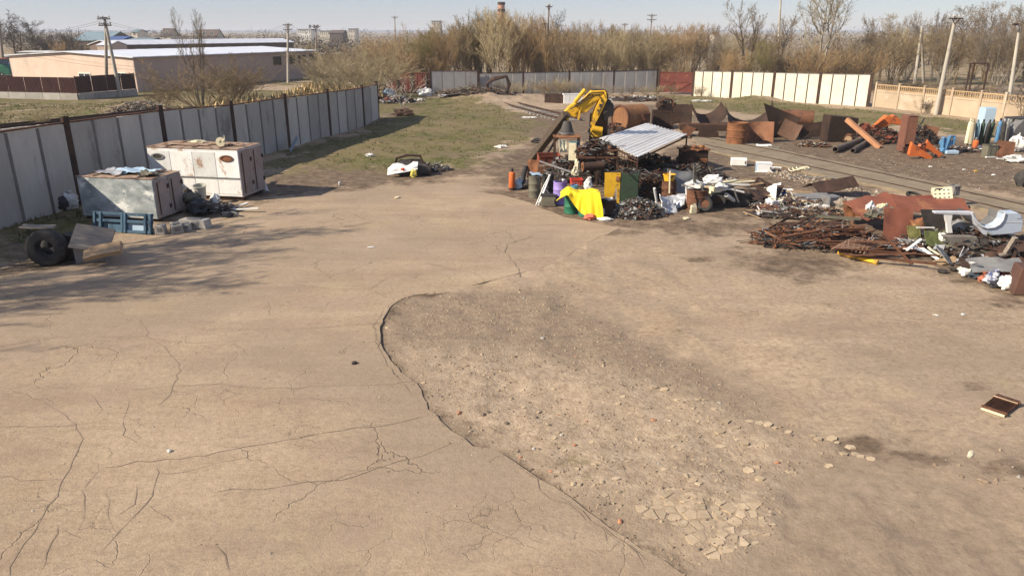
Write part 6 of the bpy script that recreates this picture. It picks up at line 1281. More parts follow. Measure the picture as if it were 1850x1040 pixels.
for k in range(9):
    f_ = k / 8
    for a, c in ((u_*f_, u_*max(0, f_-.45) + v_*min(1, f_+.15) if f_ > .3 else v_*(f_+.35)), (v_*f_*.9, u_*min(1, f_+.4) + v_*(.15 + f_*.6))):
        b = MB(); b.tube([a, c], .024, 5); b.obj('rod', LAT, T)
b = MB(); b.tube([(0, 0, 0), u_], .02, 5); b.obj('rod', RUSTD, T); b = MB(); b.tube([u_, P(1592, 440, .4) - o], .026, 5); b.obj('rod', CREAM, T)
b = MB(); d = P(1586, 474, .06) - P(1514, 456, .12); L_ = d.length; b.lathe([(.05, 0), (.06, .05), (.06, L_*.3), (.075, L_*.32), (.06, L_*.36), (.065, L_*.62), (.08, L_*.64), (.065, L_*.68), (.07, L_*.9), (.085, L_*.92), (.085, L_), (0, L_)], 12, axis=d, wob=.1); solo(b, 'hydraulic_strut', YEL, 'yellow strut lying at the near edge of the bar tangle', 'strut', P(1514, 456, .12), smooth=True)
beam('thin brown post leaning out from the bar tangle to the ground', G(1645, 478), P(1594, 424, .85), .07, RUST, 'steel_post', 'post', 'L')
RP = mat('red_brown_plate', (.20, .068, .040), (.145, .052, .034), (.26, .11, .055), sc=1.0, rough=.8, t3=.6)
plate('large red rusty plate lying highest on the right hand scrap', P(1585, 372, .75), 1.9, 1.5, RP, (R(16), R(-10), R(12)), 0, .07, .02, 51, jagk=.15)
plate('long red roof like plate behind the car side', P(1680, 372, .85), 2.7, .95, RP, (R(22), R(3), R(-5)), .35, .08, .02, 52, jagk=.12)
plate('red plate standing upright, facing the yard beside the bar tangle', P(1622, 407, .62), 1.0, 1.25, RP, (R(62), R(4), R(-4)), .25, .05, .02, 53, jagk=.1)
plate('small orange red plate tucked left of the large red one', P(1540, 380, .5), .75, .8, RUSTO, (R(48), R(12), R(10)), 0, .08, .02, 54, jagk=.2)
plate('narrow dark red plate along the back edge of the red plates', P(1640, 358, .85), 2.2, .5, RUSTR, (R(12), 0, R(4)), 0, .06, .02, 55)
plate('pale pinkish sheet at the left foot of the red plates', P(1548, 384, .4), .9, .7, mat('pinkish_sheet', (.36, .21, .15), (.28, .16, .12)), (R(30), R(-6), .2), 0, .05, .02, 56)
for k, (x, y, d, m_) in enumerate(((1572, 380, (.32, .28, .3), SACK), (1594, 380, (.36, .3, .28), CREAM), (1600, 388, (.6, .4, .3), GREY), (1606, 396, (.6, .4, .4), OLIVE), (1575, 394, (.5, .35, .3), OLIVE))): sack(['small white lump on the large red plate', 'cream lump on the large red plate', 'grey crumpled tin in front of the cream lump', 'olive tin bundle in front of the upright red plate', 'dark olive bundle beside the lattice of rods'][k], P(x, y, .7 - .04 * k), d, m_, 95 + k, name='bundle', cat='bundle', tie=False, amp=.7)
wheel('thin black tyre lying behind the red plates', P(1652, 353, .85), .32, .12, (R(12), R(8), 0), tread=False, hub=False, hole=.75)
T = thing('plastic_crate', 'cream plastic crate tilted up behind the red plates', 'crate', P(1701, 354, .6), rot=(R(48), R(-8), R(-22))); b = MB(); w, l = .72, .62
for x in (-w/2, w/2): b.box((x, 0, .08), (.03, l, .18))
for y in (-l/2, l/2): b.box((0, y, .08), (w, .03, .18))
b.box((0, 0, .16), (w, l, .02)); b.obj('body', CREAM, T)
for i in range(4):
    for j in range(3): b = MB(); b.box((-.24 + i*.16, -.18 + j*.18, .172), (.07, .05, .012)); b.obj('slot', DARK, T)
b = MB(); b.box((-.1, .24, .176), (.26, .06, .014)); b.obj('grip_hole', DARK, T)
openbox('small grey grate basket hanging behind the cream plastic crate', P(1722, 352, .55), (.3, .3, .4), GREY, .3, 'basket', 'basket')

# side of a pale blue car body lying on the scrap, its wheel arch upward
CY = P(1745, 452)[1]
def CZ(x, y): p = PY(1600 + x / 4.73, 330 + y / 4.73, CY); return (p.x, p.z)
cx0 = CZ(600, 500)[0]
CARB = mat('car_blue', (.42, .48, .56), (.36, .42, .49), (.40, .40, .38), sc=.9, rough=.3, t3=.7, spec=.5); CARW = mat('car_light_steel', (.56, .58, .62), (.46, .47, .50), (.3, .28, .26), sc=1.6, rough=.5, t3=.62)
CAR = thing('car_wreck', 'cut off pale blue car side with an open wheel arch lying on the scrap', 'car wreck', (cx0, CY, 0)); L2 = lambda pts: [(a - cx0, z) for a, z in (CZ(*q) for q in pts)]
b = MB(); b.side(L2([(815, 395), (835, 365), (880, 358), (925, 335), (955, 300), (972, 240), (1085, 236), (1128, 275), (1135, 330), (1118, 405), (1040, 422), (860, 436)]), -.28, .1); fnd = b.obj('fender', CARB, CAR, bev=.035)
b = MB(); b.side(L2([(1060, 250), (1105, 258), (1112, 285), (1075, 288)]), -.295, -.27); b.obj('fuel_flap', CARB, fnd); b = MB(); b.side(L2([(855, 322 + 60), (975, 316), (1130, 318), (1130, 324), (975, 322), (850, 392)]), -.29, -.27); b.obj('body_line', CARW, fnd)
arch = L2([(690, 235), (705, 275), (735, 315), (770, 350), (820, 368), (880, 362), (925, 338), (955, 300), (972, 240)])
b = MB(); b.tube([(x, -.3, z) for x, z in arch], .035, 7); b.obj('arch_rim', CARW, CAR, smooth=True)
b = MB(); a2 = [(x, z) for x, z in arch]
vs = [(x, y, z - (.03 if y > 0 else 0)) for y in (-.28, .55) for x, z in a2]; n = len(a2); b.add(vs, [(i, i+1, n+i+1, n+i) for i in range(n-1)]); b.obj('wheel_well', GREY, CAR)
b = MB(); b.side(L2([(375, 228), (700, 232), (715, 262), (640, 262), (380, 250)]), -.3, -.12); b.obj('roof_rail', CARW, CAR, bev=.02)
b = MB(); b.side(L2([(458, 250), (535, 252), (522, 330), (535, 412), (488, 414), (482, 330)]), -.28, -.18); b.obj('door_pillar', WHITE, CAR, bev=.01)
b = MB(); b.side(L2([(690, 262), (716, 240), (760, 345), (830, 380), (830, 435), (800, 430), (730, 350)]), -.26, -.1); b.obj('rear_pillar', CARW, CAR, bev=.015)
b = MB(); b.side(L2([(375, 262), (690, 268), (800, 430), (760, 470), (420, 440)]), .55, .6); b.obj('floor_pan', DARK, CAR)
b = MB(); b.side(L2([(420, 420), (700, 425), (740, 520), (720, 552), (500, 540), (470, 470)]), -.55, -.3); b.obj('sill_panel', mat('grimy_panel', (.24, .215, .185), (.17, .15, .13), (.13, .09, .07), sc=2), CAR, bev=.02)
b = MB(); b.blob((CZ(660, 385)[0] - cx0, .25, CZ(660, 385)[1]), (.5, .5, .45), 5, .3); b.obj('spare_well', GREY, CAR, smooth=True)
b = MB(); b.tube([(CZ(500, 530)[0]-cx0, -.58, CZ(500, 530)[1]), (CZ(735, 548)[0]-cx0, -.58, CZ(735, 548)[1])], .035, 6); b.obj('sill_edge', WHITE, CAR)
# underneath and beside it
heap('scrap_heap', 'dark scrap and car parts banked under the pale blue car side', G(1760, 468) + Vector((.3, 1.3, 0)), 5.0, 3.0, .75, 560, [DARK, RUSTD, RUSTD, GREY, RUST, OLIVE, DARK, SILVER], 70, .08, .45)
T = thing('rear_axle', 'grimy rear axle with springs lying below the pale blue car side', 'axle', P(1790, 465, .45)); a = Vector((-.55, -.15, -.05)); c = Vector((.75, .2, .08)); b = MB(); b.tube([a, a*.3, c*.3, c], [.07, .08, .08, .07], 10); b.obj('tube', mat('dusty_metal', (.30, .25, .19), (.22, .18, .14), sc=3), T, smooth=True)
b = MB(); b.blob((.02, .02, 0), (.42, .36, .36), 7, .15); b.obj('differential', RUSTD, T, smooth=True)
b = MB(); b.lathe([(.05, -.06), (.2, -.05), (.2, .05), (.05, .06)], 16, axis=c - a, c=c); b.obj('hub', RUSTD, T, smooth=True); b = MB(); b.bar(c*.7 + Vector((0, 0, .05)), c*.7 + Vector((.05, -.2, .6)), .12); b.obj('shock_absorber', WOODG, T)
for k, (x0, y0, z0, x1, y1, z1, m_, w) in enumerate(((1638, 452, .3, 1664, 432, .55, WHITE, .1), (1632, 450, .25, 1670, 449, .3, WHITE, .08), (1668, 450, .3, 1697, 470, .06, WHITE, .09), (1650, 447, .35, 1690, 462, .1, SILVER, .08), (1676, 446, .3, 1700, 463, .08, CREAM, .06), (1730, 472, .1, 1742, 446, .5, SILVER, .06), (1725, 474, .05, 1750, 450, .4, SILVER, .05))):
    beam(['white strip slanting up left of the green plate', 'white strip lying level left of the green plate', 'longest white strip sliding towards the yard below the car side', 'silvery strip beside the longest white one', 'cream strip closest to the grey flat plate', 'silver trim bent upright before the axle', 'second silver trim crossing the bent one'][k], P(x0, y0, z0), P(x1, y1, z1), w, m_, 'strip', 'strip', 'flat', .3 * k)
plate('moss green plate standing left of the grimy sill', P(1688, 431, .5), .65, .55, mat('moss_green', (.10, .115, .035), (.075, .085, .03)), (R(55), R(4), .1), 0, .04, .02, 61)
sack('white foam lump by the moss green plate', P(1700, 436, .38), (.3, .25, .3), SACK, 101, name='foam', cat='foam', tie=False); plate('grey flat plate slanting below the grimy sill', P(1708, 462, .25), .42, .75, GREY, (R(35), R(20), .5), 0, .02, .02, 62)
plate('yellow brown cardboard lying below the grey flat plate', G(1710, 475, .08), .8, .35, WOOD, (R(8), R(-6), .3), 0, .06, .02, 63)
plate('brown orange cloth like sheet left of the door pillar', P(1668, 402, .75), .8, .5, RUSTO, (R(25), R(-8), .2), 0, .14, .02, 64); plate('yellow green plate left below the orange sheet', P(1652, 420, .55), .45, .5, mat('yellow_green', (.20, .19, .06), (.15, .14, .05)), (R(60), 0, .1), 0, .04, .02, 65); beam('white slat below the orange sheet', P(1656, 411, .75), P(1688, 411, .75), .07, WHITE, 'slat', 'slat', 'flat')
heap('litter', 'small mixed debris lying between the white lumps and the bar tangle', G(1465, 392) + Vector((0, .3, 0)), 5.2, 1.6, .25, 420, [DARK, RUST, RUSTD, GREY, SACK, RUSTD, WOOD, OLIVE], 98, .05, .26)
heap('litter', 'small dark litter heaped between upright red plate and white strips', G(1655, 462) + Vector((0, .4, 0)), 2.2, 1.1, .3, 200, [DARK, GREY, SACK, RUST, SILVER], 72, .05, .2)
for k, (x, y, w, l, rx, ry, rz, m_) in enumerate(((1835, 430, 1.5, .6, 12, 4, .1, RUSTD), (1800, 478, 1.4, .8, 14, -6, -.3, GREY), (1822, 462, 1.2, .5, 20, 8, .4, RUST), (1838, 447, 1.3, .5, 8, -8, -.1, RUSTD), (1770, 478, 1.1, .5, 16, 5, -.25, RUSTD), (1845, 480, .9, .8, 24, 0, .5, RUST))):
    plate(['dark plate right behind the pale blue fender end', 'grey plate lying before the axle', 'rusty plate beside the axle hub', 'dark plate lower down by the picture edge', 'dark narrow plate left of the grey plate by the axle', 'rusty plate slanting above the brown steel tank'][k], P(x, y, .45 - .03 * k), w, l, m_, (R(rx), R(ry), rz), 0, .08, .02, 70 + k, jagk=.2)
b = MB(); b.side([(-.3, 0), (1.2, 0), (1.25, .75), (-.22, .8)], -.35, .35); solo(b, 'steel_tank', mat('brown_tank', (.10, .05, .036), (.075, .04, .03), sc=1.2), 'brown steel tank at the lower end of the scrap, cut by the picture edge', 'tank', G(1838, 535) + Vector((.35, .4, 0)), -.3, bev=.03)
for k, (x, y, d, m_, lb) in enumerate(((1748, 497, (.5, .4, .34), SACK, 'white bag with dark folds, leftmost of the bag row'), (1763, 502, (.42, .35, .3), mat('slate_cloth', (.06, .075, .095), (.04, .05, .06)), 'slate dark bag second in the bag row'), (1775, 507, (.3, .26, .2), mat('brick_cloth', (.35, .12, .07), (.28, .1, .06)), 'brick red scrap of cloth in the bag row'), (1792, 511, (.5, .4, .36), mat('navy_white_cloth', (.10, .12, .24), (.6, .6, .62), sc=6, edge=.2), 'navy and white patterned bag in the bag row'), (1805, 503, (.5, .34, .3), REDP, 'bright red bag in the bag row'), (1800, 517, (.4, .3, .22), BSACK, 'black bag in front of the red bag'), (1822, 520, (.6, .45, .42), PLAST, 'full white sack beside the brown steel tank'))): sack(lb, G(x, y), d, m_, 110 + k)
for k, (x, y) in enumerate(((1733, 478), (1702, 493), (1722, 489))): b = MB(); b.rock((0, 0, .06), (.35, .25, .14), 40 + k); solo(b, 'rusty_lump', DARK, ['flat dark lump above the bag row', 'flat dark lump lying alone left of the bag row', 'low dark lump between the two others by the bag row'][k], 'lump', G(x, y))

# ------------------------------------------------------------------ yellow excavator arm, its prop and the gear below
YB = 39.0
def poly(pts, ox, oy, s, Y, x0): return [(q.x - x0, q.z) for q in (PY(ox + a / s, oy + c / s, Y) for a, c in pts)]
bx0 = PY(1065, 300, YB).x
BOOM = thing('excavator_arm', 'yellow excavator boom and arm folded up over the scrap', 'excavator arm', (bx0, YB, 0)); Z1 = lambda pts: poly(pts, 900, 150, 7.43, YB, bx0)
b = MB(); b.side(Z1([(878, 392), (950, 305), (1020, 262), (1100, 262), (1245, 100), (1435, 92), (1448, 180), (1372, 190), (1330, 240), (1180, 388), (1100, 405), (1020, 458)]), -.28, .28); bo = b.obj('boom', YEL, BOOM, bev=.03)
b = MB(); b.side(Z1([(1252, 96), (1290, 82), (1436, 84), (1452, 100), (1476, 175), (1440, 330), (1425, 330), (1448, 180), (1435, 96), (1250, 104)]), -.2, .2); b.obj('back_plate', DARK, BOOM)
b = MB(); b.side(Z1([(1362, 196), (1440, 110), (1452, 215), (1398, 332), (1330, 470), (1290, 545), (1254, 535), (1262, 440), (1298, 330)]), -.36, -.285); b.side(Z1([(1362, 196), (1440, 110), (1452, 215), (1398, 332), (1290, 545), (1254, 535), (1262, 440), (1298, 330)]), .285, .33); b.obj('stick', YEL, BOOM, bev=.015)
for (x, y, w, h) in ((1365, 295, 18, 22), (1385, 235, 14, 10), (1330, 360, 10, 14), (1258, 158, 10, 10)): q = Z1([(x-w, y-h), (x+w, y-h), (x+w, y+h), (x-w, y+h)]); b = MB(); b.side(q, -.375 if x > 1300 else -.29, -.355 if x > 1300 else -.275); b.obj('bolt_plate', DARK, BOOM)
q = Z1([(1020, 250), (1160, 82)]); b = MB(); b.tube([(q[0][0], -.36, q[0][1]), (q[1][0], -.36, q[1][1])], .11, 12); b.obj('ram', YEL, BOOM, smooth=True)
q = Z1([(1250, 600), (1385, 622)]); b = MB(); b.tube([(q[0][0], -.35, q[0][1]), (q[1][0], -.35, q[1][1])], .16, 14); b.obj('ram', YEL, BOOM, smooth=True)
q = Z1([(1250, 640), (1390, 720)]); b = MB(); b.side([(q[0][0], q[1][1]), (q[1][0], q[1][1]), (q[1][0], q[0][1]), (q[0][0], q[0][1])], -.3, .3); b.obj('bracket', YEL, BOOM, bev=.04)
q = Z1([(1265, 520), (1270, 700)]); b = MB(); b.bar((q[0][0], -.1, q[0][1]), (q[1][0], -.1, q[1][1]), .22); b.obj('link', YEL, BOOM, bev=.02)
for a_, e_ in (((900, 400), (945, 520)), ((1090, 330), (1070, 480)), ((1010, 400), (1090, 330))):
    q = Z1([a_, e_]); b = MB(); b.bar((q[0][0], -.33, q[0][1]), (q[1][0], -.33, q[1][1]), .09); b.obj('lever', YEL, BOOM)
q = Z1([(1240, 560), (1200, 640), (1260, 690)]); b = MB(); b.tube([(x, -.3, z) for x, z in q], .05, 7); b.obj('hose', BLACK, BOOM, smooth=True)
for off, pts in ((0, [(1020, 300), (1100, 240), (1240, 130), (1400, 120), (1440, 200)]), (.06, [(960, 340), (1060, 290), (1200, 200), (1340, 150), (1400, 260), (1330, 420)])):
    q = Z1(pts); b = MB(); b.tube([(x, -.34 - off, z) for x, z in q], .03, 6); b.obj('hose', BLACK, BOOM, smooth=True)
b = MB(); b.blob((Z1([(1470, 300)])[0][0], .2, Z1([(1470, 360)])[0][1]), (.7, .6, 1.0), 4, .35); b.obj('pivot', DARK, BOOM, smooth=True)
q = Z1([(1490, 400), (1240, 780)]); b = MB(); b.side([(q[1][0], -.0), (q[0][0], -.0), (q[0][0], q[0][1]), (q[1][0], q[0][1] - .1)], .3, 1.0); b.obj('pedestal', RUSTD, BOOM, bev=.03)
pr0, pr1 = G(957, 292), PY(1023, 206, 38.6); b = MB(); d = pr1 - pr0; b.bar((0, 0, 0), d, .4, .34); b.bar(d*.02 + Vector((.06, -.22, .05)), d*.99 + Vector((.06, -.22, .05)), .1, .06); solo(b, 'box_beam', mat('brown_grey_beam', (.10, .075, .055), (.075, .055, .04), (.1, .06, .045)), 'long brown box beam propping up the yellow boom', 'beam', pr0, bev=.02)
pipe('thin dark pipe running behind the long brown box beam', G(975, 288) + Vector((.3, .6, 0)), PY(1018, 232, 38.2), .07, DARK)
T = thing('rubber_cone', 'dark grey upturned bucket like cone beneath the yellow boom', 'cone', PY(1024, 241, 38.0)); b = MB(); b.lathe([(.36, 0), (.35, .05), (.2, .55), (.18, .6), (0, .6)], 20); b.obj('cone', mat('grey_rubber', (.055, .05, .048), (.08, .075, .07)), T, smooth=True); b = MB(); b.lathe([(.36, -.01), (.39, .0), (.39, .05), (.35, .06)], 20); b.obj('rim', GREY, T)
T = thing('work_bench', 'rusty work bench with an orange sheet top under the boom', 'bench', (PY(1024, 246, 37.4).x, 37.4, 0)); zt = PY(1024, 246, 37.4).z
b = MB(); b.grid(12, 5, lambda u, v: ((u-.5)*1.35, (v-.5)*.9, zt + .06*noise.noise(Vector((u*4, v*3, 1))) + .1*(u-.5)**2), .04); b.obj('top', RUSTO, T)
for x in (-.6, .6):
    for y in (-.38, .38): b = MB(); b.box((x, y, zt/2 - .03), (.08, .08, zt - .05)); b.obj('leg', RUSTD, T)
cabinet('cream and teal meter cabinet in the middle of the scrap', Vector((PY(1036, 290, 36).x, 36, PY(1036, 290, 36).z)), (.42, .4, .9), mat('teal_paint', (.05, .14, .15), (.04, .1, .11)), -.35, 'meter_cabinet', 'cabinet', doorm=CREAM); 
b = MB(); q = PY(1036, 290, 36); b.bar((-.12, 0, 0), (-.12, 0, q.z), .06); b.bar((.14, .05, 0), (.14, .05, q.z), .06); b.box((0, 0, q.z-.02), (.5, .45, .04)); solo(b, 'stand', RUSTD, 'thin stand carrying the cream and teal meter cabinet', 'stand', (q.x, 36, 0))
sack('cream rag hanging below the meter cabinet', Vector((PY(1042, 306, 34.8).x, 34.8, PY(1042, 306, 34.8).z - .3)), (.3, .25, .8), CREAM, 120, name='rag', cat='rag', tie=False)
plate('pale yellow torn sheet left of the meter cabinet', PY(1017, 264, 36.6), .38, .6, CREAM, (R(80), 0, R(15)), 0, .08, .02, 81, jagk=.3)
T = thing('rack', 'rusty pipe rack behind the rod cage', 'rack', (PY(1078, 300, 35.2).x, 35.2, 0))
for z_ in (PY(1078, 283, 35.2).z, PY(1078, 270, 35.2).z): b = MB(); b.box((0, 0, z_), (1.9, .7, .07)); b.obj('shelf', RUST, T)
for x in (-.92, 0, .92): b = MB(); b.box((x, -.3, .85), (.06, .06, 1.7)); b.obj('upright', RUSTD, T); b = MB(); b.box((x, .3, .95), (.06, .06, 1.9)); b.obj('upright', RUSTD, T)
heap('scrap_heap', 'machine parts piled on the rusty pipe rack', Vector((PY(1078, 283, 35.2).x, 35.2, PY(1078, 271, 35.2).z)), 2.0, .8, .45, 130, [RUSTD, DARK, RUST, GREY], 83, .08, .4)
T = thing('roller', 'rusty roller drum with a bright orange end below the pipe rack', 'roller', PY(1072, 300, 34.4)); b = MB(); b.lathe([(0, -.5), (.2, -.5), (.2, .5), (0, .5)], 18, axis=Vector((1, .15, .05))); b.obj('drum', RUSTD, T, smooth=True); b = MB(); b.lathe([(.09, -.53), (.22, -.53), (.22, -.48)], 18, axis=Vector((1, .15, .05))); b.lathe([(0, -.5), (.1, -.5)], 18, axis=Vector((1, .15, .05))); b.obj('end_ring', RUSTO, T)
openbox('red brown trough beside the foot of the long box beam', G(992, 318) + Vector((0, .9, .55)), (1.1, .6, .42), RUSTR, .15, 'trough', 'trough', rot=(R(8), 0, .15)); plate('brown rusty panel standing under the red brown trough', G(992, 330) + Vector((0, .7, .3)), 1.2, .7, RUST, (R(80), 0, .1), 0, .05, .02, 82)
beam('long grey rod sloping down over the barrels', PY(975, 291, 34.6), PY(1033, 311, 33.2), .06, GREY, 'steel_rod', 'rod', 'sq'); sack('dark tyre like coil of hose left of the long brown beam', G(972, 258), (.9, .5, .3), DARK, 121, name='hose_coil', cat='hose', tie=False)
heap('scrap_heap', 'gears and rods piled under the yellow rams', Vector((PY(1085, 250, 38).x, 38, 0)), 2.8, 1.8, PY(1085, 255, 38).z, 300, [RUSTD, DARK, RUST, GREY, RUSTO], 84, .1, .45)
openbox('faded white tank sunk in the debris left of the boom', G(1031, 188) + Vector((.2, .5, 0)), (1.9, 1.0, .95), PLAST, .1, 'tank', 'tank'); openbox('dark half buried container left of the faded white tank', G(1003, 187) + Vector((0, .4, 0)), (2.0, 1.2, .85), RUSTD, -.2, 'container', 'container')

# ------------------------------------------------------------------ row of cut up tanks
def S(label, x, y, r, L_, arc, a0, rot, m_, dz=0.0, seed=0, **k): return shell(label, G(x, y) + Vector((0, r * .6, dz)), r, L_, arc, a0, rot, m_, seed=seed, **k)
TB = G(1140, 240)
T = thing('cut_tank', 'orange rusted tank lying on its side, left of the dark container', 'tank', TB + Vector((0, 1.0, 0)), -.5)
b = MB(); b.lathe([(0, -1.0), (.86, -1.0), (.95, -.92), (.95, 1.1), (.86, 1.18), (.0, 1.18)], 26, axis=Vector((.55, 1, 0)), c=(0, .2, .92), wob=.02); b.obj('shell', mat('orange_tank', (.29, .14, .06), (.19, .085, .04), (.40, .24, .11), sc=1.2, t3=.6), T, smooth=True)
b = MB(); b.lathe([(.88, 0), (1.0, 0), (1.0, .08), (.88, .08)], 26, axis=Vector((.55, 1, 0)), c=(-.52, -.75, .92)); b.obj('rim', RUST, T)
T2 = barrel('upright rusty vat beside the orange rusted tank', 1160, 238, RUST, .62, 1.25)
openbox('dark rusty container carrying the engine', G(1200, 233) + Vector((0, .9, 0)), (1.55, 1.5, 1.25), TANKM, -.1, 'container', 'container'); b = MB(); b.box((-.95, 0, .75), (.16, .3, 1.5)); solo(b, 'steel_column', OLIVE, 'brown column between the vat and the dark container', 'column', G(1176, 232) + Vector((.6, .4, 0)), -.1, bev=.02)
T = thing('engine', 'grimy engine lying on top of the dark rusty container', 'engine', G(1204, 233) + Vector((0, .9, 1.25)), .2); b = MB(); b.box((0, 0, .3), (1.0, .6, .5)); b.blob((-.4, 0, .45), (.7, .6, .7), 3, .4); b.obj('block', TANKM, T, bev=.03)
b = MB(); b.lathe([(.12, 0), (.36, .02), (.36, .1), (.12, .12), (.1, .3)], 18, axis=Vector((1, -.3, 0)), c=(.5, -.05, .5)); b.obj('flywheel', RUST, T, smooth=True); b = MB(); b.tube([(-.6, -.2, .7), (-.2, -.35, .95), (.3, -.3, .85), (.5, -.1, .6)], .07, 8); b.obj('manifold', RUST, T, smooth=True)
for x in (-.25, 0, .25): b = MB(); b.lathe([(.11, .5), (.13, .6), (.09, .8), (0, .82)], 10, c=(x, .1, 0)); b.obj('cylinder_head', DARK, T, smooth=True)
S('dark half pipe trough tilted open towards the yard', 1283, 228, 1.25, 1.7, 2.95, 0, (R(24), 0, R(6)), TANKM, 1.5, 1)
plate('dark plate standing left of the half pipe trough', G(1236, 228) + Vector((0, .9, .85)), 1.5, 1.5, TANKM, (R(80), 0, R(-8)), .5, .06, .03, 91, jagk=.12); plate('brown narrow plate beside the dark container', G(1226, 222) + Vector((0, .4, .75)), .5, 1.3, RUST, (R(82), 0, R(20)), 0, .05, .03, 92)
T = thing('machine_chassis', 'long rusty machine frame lying below the half pipe trough', 'machine frame', G(1272, 250), -.12)
for y in (0, .75): b = MB(); b.box((0, y, .75), (3.4, .16, .42)); b.obj('beam', RUST if y else TANKM, T, bev=.01)
for x in (-1.6, -.7, .3, 1.2, 1.65): b = MB(); b.box((x, .37, .75), (.14, .65, .3)); b.obj('crossmember', TANKM, T)
for x in (-1.55, 1.5): b = MB(); b.bar((x, 0, 0), (x + .25, .3, .75), .2); b.obj('foot', TANKM, T)
b = MB(); b.side([(-1.75, .2), (-1.1, .1), (-.6, .72), (-1.3, .95)], -.2, -.12); b.obj('side_plate', RUST, T); b = MB(); b.side([(-.5, .2), (1.0, .05), (.9, .5), (-.3, .85)], -.22, -.15); b.obj('side_plate', TANKM, T)
S('large dark curved plate, deepest of the cut tanks', 1358, 242, 1.65, 2.2, 3.0, .1, (R(22), 0, R(-8)), TANKM, 1.8, 2, wave=.05); 
b = MB(); b.grid(10, 10, lambda u, v: ((u-.5)*2.6*(.35+.65*v) , .5*math.sin(u*2.2), 2.35*v - 1.1*u*v*.9), .03); solo(b, 'tank_section', TANKM, 'dark pointed plate rising above the other cut tanks', 'scrap', G(1408, 252) + Vector((.2, .5, 0)), -.25, smooth=True)
S('short brown pipe end lying behind the dark pointed plate', 1440, 226, .55, 2.6, 5.6, 0, (0, 0, R(68)), RUST, .6, 3, jagk=.05)
T = barrel('orange rusted half drum, foremost of the cut tanks', 1334, 263, RUSTO, .66, 1.4, False); S('reddish open half shell right of the orange half drum', 1376, 262, 1.1, 1.35, 2.7, 0, (R(82), 0, R(6)), mat('red_rust', (.20, .085, .045), (.27, .13, .07), (.13, .06, .035), sc=1.2), .7, 4, jagk=.06)
plate('rusty plate with an orange patch leaning by the pointed plate', G(1428, 252) + Vector((0, .3, .6)), 1.3, 1.2, mat('patchy_rust', (.13, .07, .04), (.09, .05, .035), (.42, .22, .08), sc=1.0, t3=.66), (R(64), R(20), R(-25)), .7, .05, .03, 93); plate('low dark plate between the patched plate and the black tank box', G(1466, 252) + Vector((0, .4, .6)), 1.9, 1.0, TANKM, (R(70), R(-4), R(10)), .4, .05, .03, 94)
b = MB(); b.side([(-1.0, 0), (1.05, .05), (1.1, 1.55), (-.95, 1.75)], -.5, .5); solo(b, 'steel_tank', TANKM, 'black brown tank box behind the orange leaning beam', 'tank', G(1518, 257) + Vector((0, .6, 0)), .1, bev=.05)
plate('white slab lying before the orange half drum', G(1380, 266, .12), .95, .5, PLAST, (R(6), 0, -.15), 0, .04, .1, 95); plate('dark slab right beside the white slab', G(1398, 268, .1), .7, .45, OLIVE, (R(4), 0, -.15), 0, .04, .08, 96)
heap('litter', 'rusty cuttings scattered before the black brown tank box', G(1470, 264), 2.4, 1.0, .3, 150, SCRR + [CREAM], 85, .08, .3); heap('scrap_heap', 'brown scrap between the boom pedestal and the orange tank', G(1112, 246) + Vector((0, .8, 0)), 2.2, 1.6, .8, 220, SCRR, 86, .1, .5)
# far scrap by the fence
T = thing('cab_frame', 'rusty bent cab frame lying near the grey fence', 'cab frame', G(901, 177), .25)
for pts in ([(-1.2, 0, .2), (-1.35, 0, 1.3), (-.6, 0, 1.75), (.9, .1, 2.1), (1.15, .1, 1.2), (.8, 0, .15)], [(-.9, 1.2, .2), (-1.0, 1.2, 1.3), (-.3, 1.2, 1.9), (1.2, 1.2, 2.1), (1.6, 1.2, 1.2), (1.2, 1.2, .2)]): b = MB(); b.tube(pts, .15, 8); b.obj('hoop', RUSTD, T, smooth=True)
for p, q in (((-1.35, 0, 1.3), (-1.0, 1.2, 1.3)), ((-.6, 0, 1.75), (-.3, 1.2, 1.9)), ((.9, .1, 2.1), (1.2, 1.2, 2.1)), ((-1.2, 0, .2), (.8, 0, .15)), ((-1.2, 0, .2), (-.9, 1.2, .2))): b = MB(); b.bar(p, q, .18); b.obj('cross_tube', RUST, T)
for k, (x, y, d, m_, nm) in enumerate(((768, 174, (1.7, 1.0, .9), PLAST, 'white crumpled car bonnet shape before the taller grey fence section'), (748, 168, (1.6, .9, .8), SACK, 'white sheet heap left against the dark red gate'), (703, 174, (1.3, .9, .8), LBLUE, 'pale blue junk heap in the shaded far corner'), (760, 184, (.7, .4, .3), SACK, 'small white bag on the grass below the white bonnet'), (800, 176, (1.0, .5, .3), SACK, 'flat white bag by the brown brush heap'), (955, 214, (1.1, .3, .15), WHITE, 'white curved strip lying across the overgrown track'), (1258, 184, (.9, .4, .2), SACK, 'white bag on the grass before the white fence'), (1275, 184, (1.6, .5, .2), SACK, 'longer flat white bag right of the other on the grass'), (730, 210, (1.8, 1.0, .6), RUSTD, 'dark brown lump of scrap in the shade of the far corner'), (905, 268, (.7, .3, .2), SACK, 'white scrap on the grass edge left of the long box beam'), (668, 282, (.4, .3, .2), SACK, 'white scrap on the grass right of the leaning glass sheet'))): sack(nm, G(x, y), d, m_, 130 + k, name='junk_bundle', cat='junk', tie=False, amp=.7)
